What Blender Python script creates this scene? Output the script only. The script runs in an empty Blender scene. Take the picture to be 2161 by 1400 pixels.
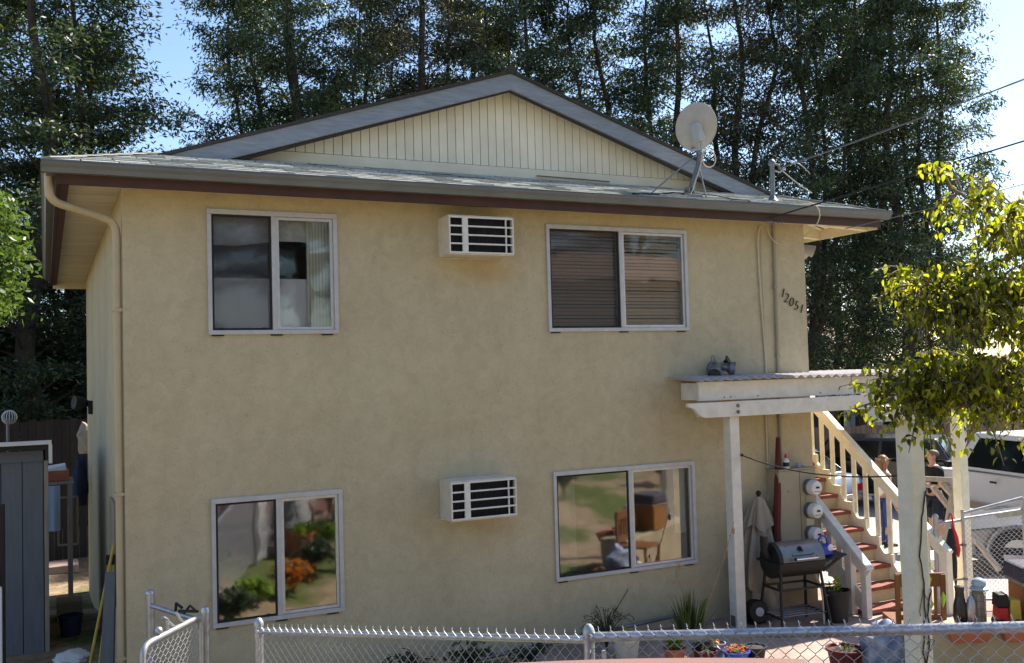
import bpy, bmesh, math, random
import numpy as np
from mathutils import Vector, Matrix, Euler
SC = bpy.context.scene
COL = SC.collection
RND = random.Random(7)
NPR = np.random.default_rng(11)
R = math.radians

# ------------------------------------------------------------------ camera
def make_camera():
    yaw, pitch, roll = 0.44975, 0.04044, -0.02780
    fw = Vector((math.sin(yaw)*math.cos(pitch), math.cos(yaw)*math.cos(pitch), math.sin(pitch)))
    r0 = Vector((math.cos(yaw), -math.sin(yaw), 0.0)); u0 = r0.cross(fw)
    c, s = math.cos(roll), math.sin(roll)
    r = c*r0 + s*u0; u = -s*r0 + c*u0
    cd = bpy.data.cameras.new('camera'); cam = bpy.data.objects.new('camera', cd); COL.objects.link(cam)
    m = Matrix((r, u, -fw)).transposed().to_4x4(); m.translation = Vector((-0.638, -9.357, 2.97))
    cam.matrix_world = m
    cd.sensor_width = 36.0; cd.lens = 36.0*2046.6/2161.0
    cd.clip_start = 0.05; cd.clip_end = 2000
    SC.camera = cam
make_camera()

# ------------------------------------------------------------------ sky, sun, exposure
SUN_DIR = Vector((1.0, 0.25, 1.02)).normalized()
SUN_EL = math.asin(SUN_DIR.z); SUN_AZ = math.atan2(SUN_DIR.x, SUN_DIR.y)     # clockwise from +Y
W = bpy.data.worlds.new('World'); SC.world = W; W.use_nodes = True
nt = W.node_tree; nt.nodes.clear()
wo = nt.nodes.new('ShaderNodeOutputWorld'); bg = nt.nodes.new('ShaderNodeBackground')
sky = nt.nodes.new('ShaderNodeTexSky'); sky.sky_type = 'NISHITA'; sky.sun_disc = False
sky.sun_elevation = SUN_EL; sky.sun_rotation = SUN_AZ
sky.air_density = 1.0; sky.dust_density = 0.5; sky.ozone_density = 2.4
bg.inputs['Strength'].default_value = 0.100
nt.links.new(sky.outputs[0], bg.inputs['Color']); nt.links.new(bg.outputs[0], wo.inputs['Surface'])
sd = bpy.data.lights.new('sun', 'SUN'); sd.energy = 5.0; sd.angle = R(0.53); sd.color = (1.0, 0.93, 0.82)
so = bpy.data.objects.new('sun', sd); COL.objects.link(so)
so.rotation_euler = SUN_DIR.to_track_quat('Z', 'Y').to_euler()
SC.view_settings.view_transform = 'Standard'; SC.view_settings.look = 'None'
SC.view_settings.gamma = 1.0; SC.view_settings.exposure = 1.25
try: SC.view_settings.use_curve_mapping = False
except Exception: pass
SC.cycles.max_bounces = 7; SC.cycles.transparent_max_bounces = 12

# ------------------------------------------------------------------ materials
def nodes_of(m): return m.node_tree.nodes, m.node_tree.links
def mat(name, col, rough=0.7, var=0.18, scale=6.0, bump=0.0, bscale=None, metal=0.0, col2=None, island=0.0, spec=0.4, trans=0.0, detail=6, stretch=None, obj_rand=0.0):
    """principled with noise-driven colour variation (grain, wear) and fine relief"""
    m = bpy.data.materials.new(name); m.use_nodes = True
    N, L = nodes_of(m); b = N['Principled BSDF']
    b.inputs['Roughness'].default_value = rough; b.inputs['Metallic'].default_value = metal
    b.inputs['Specular IOR Level'].default_value = spec
    tc = N.new('ShaderNodeTexCoord'); src = tc.outputs['Object']
    if stretch:
        mp = N.new('ShaderNodeMapping'); mp.inputs['Scale'].default_value = stretch
        L.new(src, mp.inputs['Vector']); src = mp.outputs[0]
    nz = N.new('ShaderNodeTexNoise'); nz.inputs['Scale'].default_value = scale; nz.inputs['Detail'].default_value = detail
    nz.inputs['Roughness'].default_value = 0.62
    L.new(src, nz.inputs['Vector'])
    rp = N.new('ShaderNodeValToRGB'); rp.color_ramp.elements[0].position = 0.3; rp.color_ramp.elements[1].position = 0.7
    c2 = col2 if col2 else tuple(min(1, c*(1+var)) for c in col)
    c1 = col if col2 else tuple(c*(1-var) for c in col)
    rp.color_ramp.elements[0].color = (*c1, 1); rp.color_ramp.elements[1].color = (*c2, 1)
    L.new(nz.outputs['Fac'], rp.inputs['Fac']); out = rp.outputs['Color']
    if island or obj_rand:
        if island:
            g = N.new('ShaderNodeNewGeometry'); ro = g.outputs['Random Per Island']; amt = island
        else:
            g = N.new('ShaderNodeObjectInfo'); ro = g.outputs['Random']; amt = obj_rand
        mr = N.new('ShaderNodeMapRange'); mr.inputs['To Min'].default_value = 1-amt; mr.inputs['To Max'].default_value = 1+amt
        L.new(ro, mr.inputs['Value'])
        hs = N.new('ShaderNodeHueSaturation'); L.new(out, hs.inputs['Color']); L.new(mr.outputs[0], hs.inputs['Value'])
        out = hs.outputs['Color']
    L.new(out, b.inputs['Base Color'])
    if bump:
        n2 = N.new('ShaderNodeTexNoise'); n2.inputs['Scale'].default_value = bscale or scale*8; n2.inputs['Detail'].default_value = 5
        L.new(src, n2.inputs['Vector'])
        bp = N.new('ShaderNodeBump'); bp.inputs['Strength'].default_value = bump; bp.inputs['Distance'].default_value = 0.01
        L.new(n2.outputs['Fac'], bp.inputs['Height']); L.new(bp.outputs[0], b.inputs['Normal'])
    if trans:
        tr = N.new('ShaderNodeBsdfTranslucent'); L.new(out, tr.inputs['Color'])
        mx = N.new('ShaderNodeMixShader'); mx.inputs[0].default_value = trans
        L.new(b.outputs[0], mx.inputs[1]); L.new(tr.outputs[0], mx.inputs[2])
        L.new(mx.outputs[0], N['Material Output'].inputs['Surface'])
    return m

def leaf_mat(name, cols, trans=0.35, tcol=None, rough=0.45):
    m = bpy.data.materials.new(name); m.use_nodes = True
    N, L = nodes_of(m); b = N['Principled BSDF']; b.inputs['Roughness'].default_value = rough
    g = N.new('ShaderNodeNewGeometry'); rp = N.new('ShaderNodeValToRGB')
    els = rp.color_ramp.elements
    while len(els) < len(cols): els.new(0.5)
    for i, c in enumerate(cols): els[i].position = i/(len(cols)-1); els[i].color = (*c, 1)
    oi = N.new('ShaderNodeObjectInfo'); ad = N.new('ShaderNodeMath'); ad.operation = 'ADD'
    L.new(g.outputs['Random Per Island'], ad.inputs[0]); L.new(oi.outputs['Random'], ad.inputs[1])
    fr = N.new('ShaderNodeMath'); fr.operation = 'FRACT'; L.new(ad.outputs[0], fr.inputs[0])
    L.new(fr.outputs[0], rp.inputs['Fac']); L.new(rp.outputs[0], b.inputs['Base Color'])
    tr = N.new('ShaderNodeBsdfTranslucent')
    mu = N.new('ShaderNodeMix'); mu.data_type = 'RGBA'; mu.blend_type = 'MULTIPLY'; mu.inputs[0].default_value = 1.0
    mu.inputs[7].default_value = (*(tcol or (1.5, 1.6, 0.7)), 1)
    L.new(rp.outputs[0], mu.inputs[6]); L.new(mu.outputs[2], tr.inputs['Color'])
    mx = N.new('ShaderNodeMixShader'); mx.inputs[0].default_value = trans
    L.new(b.outputs[0], mx.inputs[1]); L.new(tr.outputs[0], mx.inputs[2])
    L.new(mx.outputs[0], N['Material Output'].inputs['Surface'])
    return m

def glass_mat(name, refl=0.22, tint=(0.75, 0.78, 0.76), wav=0.004, rough=0.03):
    m = bpy.data.materials.new(name); m.use_nodes = True
    N, L = nodes_of(m); N.remove(N['Principled BSDF'])
    t = N.new('ShaderNodeBsdfTransparent'); t.inputs[0].default_value = (*tint, 1)
    g = N.new('ShaderNodeBsdfGlossy'); g.inputs['Roughness'].default_value = rough
    g.inputs['Color'].default_value = (0.95, 0.96, 0.97, 1)
    tc = N.new('ShaderNodeTexCoord'); nz = N.new('ShaderNodeTexNoise'); nz.inputs['Scale'].default_value = 2.2; nz.inputs['Detail'].default_value = 2
    L.new(tc.outputs['Object'], nz.inputs['Vector'])
    bp = N.new('ShaderNodeBump'); bp.inputs['Strength'].default_value = 0.25; bp.inputs['Distance'].default_value = wav
    L.new(nz.outputs['Fac'], bp.inputs['Height']); L.new(bp.outputs[0], g.inputs['Normal'])
    lw = N.new('ShaderNodeLayerWeight'); lw.inputs['Blend'].default_value = 0.35
    mr = N.new('ShaderNodeMapRange'); mr.inputs['To Min'].default_value = refl; mr.inputs['To Max'].default_value = 0.95
    L.new(lw.outputs['Fresnel'], mr.inputs['Value'])
    mx = N.new('ShaderNodeMixShader'); L.new(mr.outputs[0], mx.inputs[0])
    L.new(t.outputs[0], mx.inputs[1]); L.new(g.outputs[0], mx.inputs[2])
    L.new(mx.outputs[0], N['Material Output'].inputs['Surface'])
    return m

def screen_mat(name, col, open_=0.45):
    m = bpy.data.materials.new(name); m.use_nodes = True
    N, L = nodes_of(m); b = N['Principled BSDF']; b.inputs['Base Color'].default_value = (*col, 1); b.inputs['Roughness'].default_value = 0.8
    t = N.new('ShaderNodeBsdfTransparent'); mx = N.new('ShaderNodeMixShader'); mx.inputs[0].default_value = open_
    L.new(b.outputs[0], mx.inputs[1]); L.new(t.outputs[0], mx.inputs[2])
    L.new(mx.outputs[0], N['Material Output'].inputs['Surface'])
    return m

def stucco_mat():
    m = bpy.data.materials.new('stucco'); m.use_nodes = True
    N, L = nodes_of(m); b = N['Principled BSDF']; b.inputs['Roughness'].default_value = 0.92; b.inputs['Specular IOR Level'].default_value = 0.15
    tc = N.new('ShaderNodeTexCoord'); P = tc.outputs['Object']
    def noise(sc, det=5, dist=0.0, rough=0.6):
        n = N.new('ShaderNodeTexNoise'); n.inputs['Scale'].default_value = sc; n.inputs['Detail'].default_value = det
        n.inputs['Distortion'].default_value = dist; n.inputs['Roughness'].default_value = rough; L.new(P, n.inputs['Vector']); return n.outputs['Fac']
    def ramp(f, a, b_, c1, c2):
        r = N.new('ShaderNodeValToRGB'); r.color_ramp.elements[0].position = a; r.color_ramp.elements[1].position = b_
        r.color_ramp.elements[0].color = (*c1, 1); r.color_ramp.elements[1].color = (*c2, 1); L.new(f, r.inputs[0]); return r.outputs[0]
    def mix(f, a, b_, mode='MIX', fac=1.0):
        x = N.new('ShaderNodeMix'); x.data_type = 'RGBA'; x.blend_type = mode
        if f is None: x.inputs[0].default_value = fac
        else: L.new(f, x.inputs[0])
        for s, v in ((6, a), (7, b_)):
            if isinstance(v, tuple): x.inputs[s].default_value = (*v, 1)
            else: L.new(v, x.inputs[s])
        return x.outputs[2]
    base = ramp(noise(0.9, 6), 0.32, 0.7, (0.492, 0.408, 0.268), (0.562, 0.476, 0.326))
    blot = ramp(noise(7.5, 8, 0.8), 0.34, 0.68, (0.905, 0.90, 0.895), (1.05, 1.05, 1.05))
    base = mix(None, base, blot, 'MULTIPLY', 1.0)
    sw = ramp(noise(21, 4, 3.4), 0.59, 0.64, (1, 1, 1), (0.77, 0.76, 0.75))          # trowel swirls
    base = mix(None, base, sw, 'MULTIPLY', 0.75)
    base = mix(None, base, ramp(noise(120, 2), 0.3, 0.7, (0.93, 0.93, 0.93), (1.05, 1.05, 1.05)), 'MULTIPLY', 0.9)
    # run-off streaks (tall thin noise)
    mp = N.new('ShaderNodeMapping'); mp.inputs['Scale'].default_value = (5.0, 1.0, 0.35); L.new(P, mp.inputs['Vector'])
    n = N.new('ShaderNodeTexNoise'); n.inputs['Scale'].default_value = 1.2; n.inputs['Detail'].default_value = 4; L.new(mp.outputs[0], n.inputs['Vector'])
    base = mix(None, base, ramp(n.outputs['Fac'], 0.45, 0.72, (1, 1, 1), (0.88, 0.87, 0.86)), 'MULTIPLY', 0.3)
    # rust weeping out under the two air conditioners, an orange-tan patch at pergola beam height
    def spot(cx, cz, rx, rz, amt=0.45):
        s = N.new('ShaderNodeSeparateXYZ'); L.new(P, s.inputs[0])
        def q(o, c, r_):
            a = N.new('ShaderNodeMath'); a.operation = 'SUBTRACT'; L.new(o, a.inputs[0]); a.inputs[1].default_value = c
            d = N.new('ShaderNodeMath'); d.operation = 'DIVIDE'; L.new(a.outputs[0], d.inputs[0]); d.inputs[1].default_value = r_
            e = N.new('ShaderNodeMath'); e.operation = 'POWER'; L.new(d.outputs[0], e.inputs[0]); e.inputs[1].default_value = 2; 
            return e.outputs[0]
        ab = N.new('ShaderNodeMath'); ab.operation = 'ADD'; L.new(q(s.outputs[0], cx, rx), ab.inputs[0]); L.new(q(s.outputs[2], cz, rz), ab.inputs[1])
        nn = N.new('ShaderNodeMath'); nn.operation = 'ADD'; L.new(ab.outputs[0], nn.inputs[0])
        nf = N.new('ShaderNodeMath'); nf.operation = 'MULTIPLY'; L.new(noise(6, 4), nf.inputs[0]); nf.inputs[1].default_value = 0.8; L.new(nf.outputs[0], nn.inputs[1])
        mr = N.new('ShaderNodeMapRange'); mr.inputs['From Min'].default_value = 0.3; mr.inputs['From Max'].default_value = 1.5
        mr.inputs['To Min'].default_value = amt; mr.inputs['To Max'].default_value = 0.0; L.new(nn.outputs[0], mr.inputs['Value']); return mr.outputs[0]
    base = mix(spot(3.62, 4.02, 0.40, 0.15), base, (0.46, 0.26, 0.09))
    base = mix(spot(3.65, 1.32, 0.36, 0.12, 0.35), base, (0.42, 0.26, 0.12))
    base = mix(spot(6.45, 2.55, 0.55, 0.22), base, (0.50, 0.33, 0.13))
    L.new(base, b.inputs['Base Color'])
    bp = N.new('ShaderNodeBump'); bp.inputs['Strength'].default_value = 0.5; bp.inputs['Distance'].default_value = 0.010
    ad = N.new('ShaderNodeMath'); ad.operation = 'ADD'; L.new(noise(11, 3, 3.0), ad.inputs[0])
    h = N.new('ShaderNodeMath'); h.operation = 'MULTIPLY'; h.inputs[1].default_value = 0.35; L.new(noise(70, 3), h.inputs[0]); L.new(h.outputs[0], ad.inputs[1])
    L.new(ad.outputs[0], bp.inputs['Height']); L.new(bp.outputs[0], b.inputs['Normal'])
    return m

M = {}
M['stucco'] = stucco_mat()
M['roof'] = mat('roof_shingle', (0.34, 0.345, 0.315), 0.95, 0.2, 30, 0.6, 300, col2=(0.47, 0.475, 0.44), obj_rand=0.22, spec=0.1)
M['roofdark'] = mat('roof_edge', (0.055, 0.05, 0.045), 0.95, 0.3, 40, 0.5, 200, spec=0.1)
M['bluetrim'] = mat('blue_grey_paint', (0.225, 0.25, 0.295), 0.75, 0.2, 5.0, 0.25, 40, stretch=(1, 1, 9), spec=0.25)
M['cream'] = mat('cream_paint', (0.70, 0.615, 0.44), 0.7, 0.08, 4, 0.15, 60, spec=0.25)
M['siding'] = mat('siding_paint', (0.74, 0.68, 0.545), 0.75, 0.08, 2.5, 0.2, 50, spec=0.2, obj_rand=0.05)
M['white'] = mat('white_wood_paint', (0.68, 0.63, 0.56), 0.6, 0.12, 7, 0.3, 40, spec=0.3)
M['litwhite'] = mat('lit_white_paint', (0.84, 0.79, 0.61), 0.6, 0.12, 7, 0.25, 40, spec=0.3)  # white paint brightened and yellowed to carry light bounced onto the far rail
M['brownfascia'] = mat('brown_fascia_paint', (0.062, 0.026, 0.020), 0.6, 0.2, 4, 0.1)
M['gutter'] = mat('gutter_grey', (0.145, 0.15, 0.155), 0.45, 0.14, 3, 0.05, metal=0.0, spec=0.5)
M['soffit'] = mat('soffit_boards', (0.55, 0.48, 0.36), 0.8, 0.1, 3, 0.15, 30, stretch=(1, 6, 1), obj_rand=0.07)
M['tan'] = mat('tan_metal_paint', (0.33, 0.275, 0.195), 0.5, 0.07, 4, 0.05, spec=0.35)
M['downspout'] = mat('downspout_paint', (0.46, 0.375, 0.24), 0.5, 0.08, 5, spec=0.35)
M['alu'] = mat('mill_aluminium', (0.58, 0.56, 0.58), 0.42, 0.1, 12, 0.05, metal=0.55)
M['aluw'] = mat('window_frame_aluminium', (0.50, 0.485, 0.50), 0.5, 0.1, 10, 0.05, metal=0.25)
M['glass'] = glass_mat('window_glass', 0.22, wav=0.006, rough=0.045)
M['glass_up'] = glass_mat('window_glass_upper', 0.07, (0.97, 0.98, 0.98), wav=0.006)
M['screen'] = screen_mat('insect_screen', (0.05, 0.045, 0.055), 0.62)
M['dark'] = mat('dark_void', (0.015, 0.014, 0.015), 0.9, 0.2, 5)
M['room'] = mat('room_paint', (0.42, 0.38, 0.33), 0.9, 0.08, 2)
M['acwhite'] = mat('air_conditioner_enamel', (0.62, 0.56, 0.47), 0.5, 0.12, 8, spec=0.4)
M['acbar'] = mat('air_conditioner_bar_enamel', (0.72, 0.68, 0.64), 0.45, 0.1, 10, spec=0.4)
M['fin'] = mat('condenser_fins', (0.05, 0.046, 0.055), 0.5, 0.5, 60, metal=0.5, stretch=(8, 1, 0.1))
M['galv'] = mat('galvanised_steel', (0.42, 0.43, 0.47), 0.42, 0.22, 14, 0.1, 80, metal=0.8)
M['wire'] = mat('galvanised_wire', (0.44, 0.44, 0.46), 0.4, 0.12, 20, metal=0.65)
M['dish'] = mat('dish_enamel', (0.40, 0.39, 0.38), 0.55, 0.08, 9, spec=0.3)
M['steel'] = mat('weathered_steel', (0.20, 0.20, 0.205), 0.5, 0.2, 12, metal=0.7)
M['blackcable'] = mat('black_cable', (0.018, 0.018, 0.02), 0.6, 0.2, 10)
M['whitecable'] = mat('pale_cable', (0.55, 0.47, 0.34), 0.6, 0.1, 10)
M['redwood'] = mat('red_tread_paint', (0.19, 0.042, 0.026), 0.75, 0.3, 9, 0.3, 60, col2=(0.31, 0.115, 0.075))
M['riser'] = mat('riser_paint', (0.64, 0.53, 0.32), 0.75, 0.12, 7, 0.2)
M['patio'] = mat('painted_concrete', (0.24, 0.155, 0.125), 0.9, 0.2, 2.2, 0.3, 50, col2=(0.46, 0.36, 0.30))
M['dirt'] = None
M['gravel'] = mat('gravel', (0.30, 0.27, 0.235), 0.95, 0.3, 18, 0.8, 30, col2=(0.52, 0.49, 0.44))
M['umbrella'] = mat('beige_canvas', (0.29, 0.24, 0.185), 0.9, 0.1, 8, 0.2, 120)
M['redfab'] = mat('dark_red_canvas', (0.11, 0.018, 0.015), 0.85, 0.2, 8)
M['black'] = mat('black_plastic', (0.011, 0.011, 0.012), 0.6, 0.3, 9, spec=0.4)
M['grilldark'] = mat('grill_black_enamel', (0.012, 0.011, 0.011), 0.55, 0.3, 10, spec=0.4)
M['grillsilver'] = mat('grill_silver_enamel', (0.20, 0.195, 0.19), 0.38, 0.15, 8, metal=0.7)
M['blueplastic'] = mat('blue_plastic', (0.03, 0.06, 0.42), 0.4, 0.15, 9)
M['bark'] = mat('bark_dark', (0.060, 0.046, 0.036), 0.95, 0.35, 9, 0.8, 40, stretch=(3, 3, 0.6))
M['barklight'] = mat('bark_light', (0.20, 0.15, 0.11), 0.9, 0.3, 12, 0.5, 50)
M['needle'] = leaf_mat('conifer_leaves', [(0.016, 0.032, 0.024), (0.030, 0.055, 0.033), (0.048, 0.074, 0.032), (0.085, 0.105, 0.036)], 0.35, (1.5, 1.55, 0.6))
M['needle2'] = leaf_mat('brown_tinged_leaves', [(0.026, 0.032, 0.026), (0.045, 0.056, 0.034), (0.066, 0.074, 0.042), (0.095, 0.085, 0.055)], 0.35, (1.4, 1.3, 0.6))
M['bright'] = leaf_mat('bright_leaves', [(0.06, 0.10, 0.025), (0.11, 0.165, 0.04), (0.16, 0.22, 0.06)], 0.42, (1.4, 1.5, 0.6))
M['leaf'] = leaf_mat('broad_leaves', [(0.16, 0.21, 0.018), (0.24, 0.28, 0.02), (0.25, 0.26, 0.022), (0.045, 0.035, 0.018), (0.045, 0.055, 0.018), (0.19, 0.23, 0.02), (0.36, 0.35, 0.03), (0.07, 0.085, 0.02), (0.035, 0.030, 0.018), (0.16, 0.22, 0.018)], 0.62, (2.0, 1.9, 0.4))
M['grass'] = leaf_mat('grass_blades', [(0.06, 0.11, 0.025), (0.10, 0.14, 0.04), (0.19, 0.17, 0.06)], 0.3)
M['lime'] = leaf_mat('lime_leaves', [(0.16, 0.27, 0.02), (0.25, 0.35, 0.04), (0.3, 0.4, 0.06)], 0.4)
M['dry'] = leaf_mat('dry_leaves', [(0.12, 0.10, 0.05), (0.07, 0.09, 0.035), (0.05, 0.075, 0.03)], 0.25)
M['orangeleaf'] = leaf_mat('orange_leaves', [(0.55, 0.17, 0.02), (0.62, 0.27, 0.03), (0.4, 0.12, 0.02)], 0.4)
M['shed'] = mat('shed_blue_grey_paint', (0.17, 0.18, 0.20), 0.85, 0.12, 5, 0.3, 50, stretch=(4, 4, 0.5), obj_rand=0.05)
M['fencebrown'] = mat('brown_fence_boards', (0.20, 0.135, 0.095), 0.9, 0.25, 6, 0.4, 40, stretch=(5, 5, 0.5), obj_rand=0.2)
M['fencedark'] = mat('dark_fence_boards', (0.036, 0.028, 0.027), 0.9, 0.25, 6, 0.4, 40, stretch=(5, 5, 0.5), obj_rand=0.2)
M['brownwood'] = mat('brown_chair_wood', (0.22, 0.085, 0.03), 0.5, 0.25, 6, 0.1, stretch=(1, 1, 0.2))
M['greywood'] = mat('weathered_wood', (0.33, 0.28, 0.23), 0.85, 0.2, 8, 0.3, stretch=(4, 4, 0.5))
M['planter'] = mat('planter_plaster', (0.42, 0.34, 0.225), 0.9, 0.15, 3, 0.3, 30)
M['terracotta'] = mat('terracotta', (0.42, 0.13, 0.075), 0.8, 0.15, 6)
M['skin'] = mat('skin', (0.52, 0.28, 0.19), 0.55, 0.06, 12)
M['hairblond'] = mat('light_brown_hair', (0.27, 0.15, 0.075), 0.5, 0.3, 30, stretch=(6, 6, 0.6))
M['hairdark'] = mat('short_grey_hair', (0.16, 0.11, 0.08), 0.6, 0.3, 30)
M['navy'] = mat('black_cotton', (0.008, 0.008, 0.011), 0.85, 0.2, 9)
M['shorts'] = mat('navy_cotton', (0.016, 0.02, 0.035), 0.85, 0.2, 9)
M['darkblue'] = mat('dark_blue_cloth', (0.022, 0.028, 0.06), 0.9, 0.2, 10)
M['jeans'] = mat('blue_denim', (0.03, 0.06, 0.22), 0.85, 0.2, 12)
M['whitecloth'] = mat('white_cotton', (0.75, 0.73, 0.72), 0.85, 0.06, 9)
M['carwhite'] = mat('white_car_paint', (0.70, 0.70, 0.72), 0.25, 0.03, 2, spec=0.6)
M['cartan'] = mat('tan_car_trim', (0.36, 0.27, 0.19), 0.4, 0.05, 3)
M['cargrey'] = mat('grey_car_paint', (0.22, 0.23, 0.25), 0.3, 0.05, 2, metal=0.4)
M['cardark'] = mat('black_car_paint', (0.02, 0.018, 0.02), 0.25, 0.1, 2, spec=0.6)
M['carsilver'] = mat('silver_blue_car_paint', (0.38, 0.45, 0.58), 0.3, 0.04, 2, metal=0.3)
M['carpink'] = mat('faded_salmon_car_paint', (0.25, 0.135, 0.115), 0.42, 0.05, 3, spec=0.4)
M['tyre'] = mat('tyre_rubber', (0.022, 0.021, 0.021), 0.85, 0.2, 12)
M['rim'] = mat('wheel_rim', (0.42, 0.42, 0.44), 0.35, 0.1, 8, metal=0.7)
M['carglass'] = mat('car_glass', (0.008, 0.012, 0.012), 0.06, 0.1, 2, spec=0.35)
M['chrome'] = mat('chrome', (0.7, 0.7, 0.72), 0.2, 0.05, 4, metal=0.9)
M['lens'] = mat('lamp_lens', (0.75, 0.74, 0.70), 0.15, 0.05, 5)
M['redplastic'] = mat('red_plastic', (0.5, 0.02, 0.025), 0.45, 0.1, 8)
M['yellow'] = mat('yellow_paint', (0.50, 0.36, 0.06), 0.5, 0.15, 9)
M['orange'] = mat('orange_flowers', (0.7, 0.16, 0.03), 0.7, 0.2, 20)
M['wicker'] = mat('orange_brown_wicker', (0.33, 0.13, 0.03), 0.7, 0.4, 14, 0.5, 60, stretch=(8, 8, 0.8))
M['speckle'] = mat('dark_speckled_fabric', (0.025, 0.02, 0.03), 0.8, 0.3, 40, col2=(0.10, 0.09, 0.12))
M['glasspale'] = mat('pale_blue_glazed_globe', (0.36, 0.42, 0.52), 0.15, 0.15, 5, spec=0.7)
M['bluebag'] = mat('blue_white_plastic_bag', (0.06, 0.09, 0.22), 0.45, 0.4, 7, col2=(0.42, 0.47, 0.58))
M['digit'] = mat('black_numeral', (0.02, 0.018, 0.016), 0.6, 0.2, 9)
M['paleblue'] = mat('pale_blue_house_paint', (0.42, 0.52, 0.68), 0.8, 0.05, 1)
M['palehouse'] = mat('pale_house_paint', (0.62, 0.54, 0.44), 0.8, 0.07, 1)
M['tileroof'] = mat('brown_house_roof', (0.27, 0.19, 0.14), 0.9, 0.25, 2)
M['brickred'] = mat('dark_red_house_wall', (0.11, 0.045, 0.032), 0.9, 0.25, 4)
M['curtain'] = mat('white_curtain', (0.80, 0.79, 0.86), 0.9, 0.06, 5, trans=0.1)
M['valance'] = mat('lace_valance', (0.66, 0.63, 0.63), 0.9, 0.2, 14, trans=0.1)
M['vblind'] = mat('cream_vertical_blind', (0.82, 0.80, 0.68), 0.7, 0.05, 5)
M['blind'] = mat('tan_slat_blind', (0.62, 0.47, 0.35), 0.6, 0.08, 4)
M['asphalt'] = mat('packed_dirt_drive', (0.20, 0.145, 0.085), 0.95, 0.2, 3, 0.5, 60, col2=(0.36, 0.27, 0.165))
M['stalk'] = mat('dry_stalk', (0.36, 0.24, 0.13), 0.9, 0.2, 9)
M['corrugated'] = mat('corrugated_fibreglass', (0.50, 0.47, 0.49), 0.6, 0.15, 9, trans=0.15)

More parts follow.
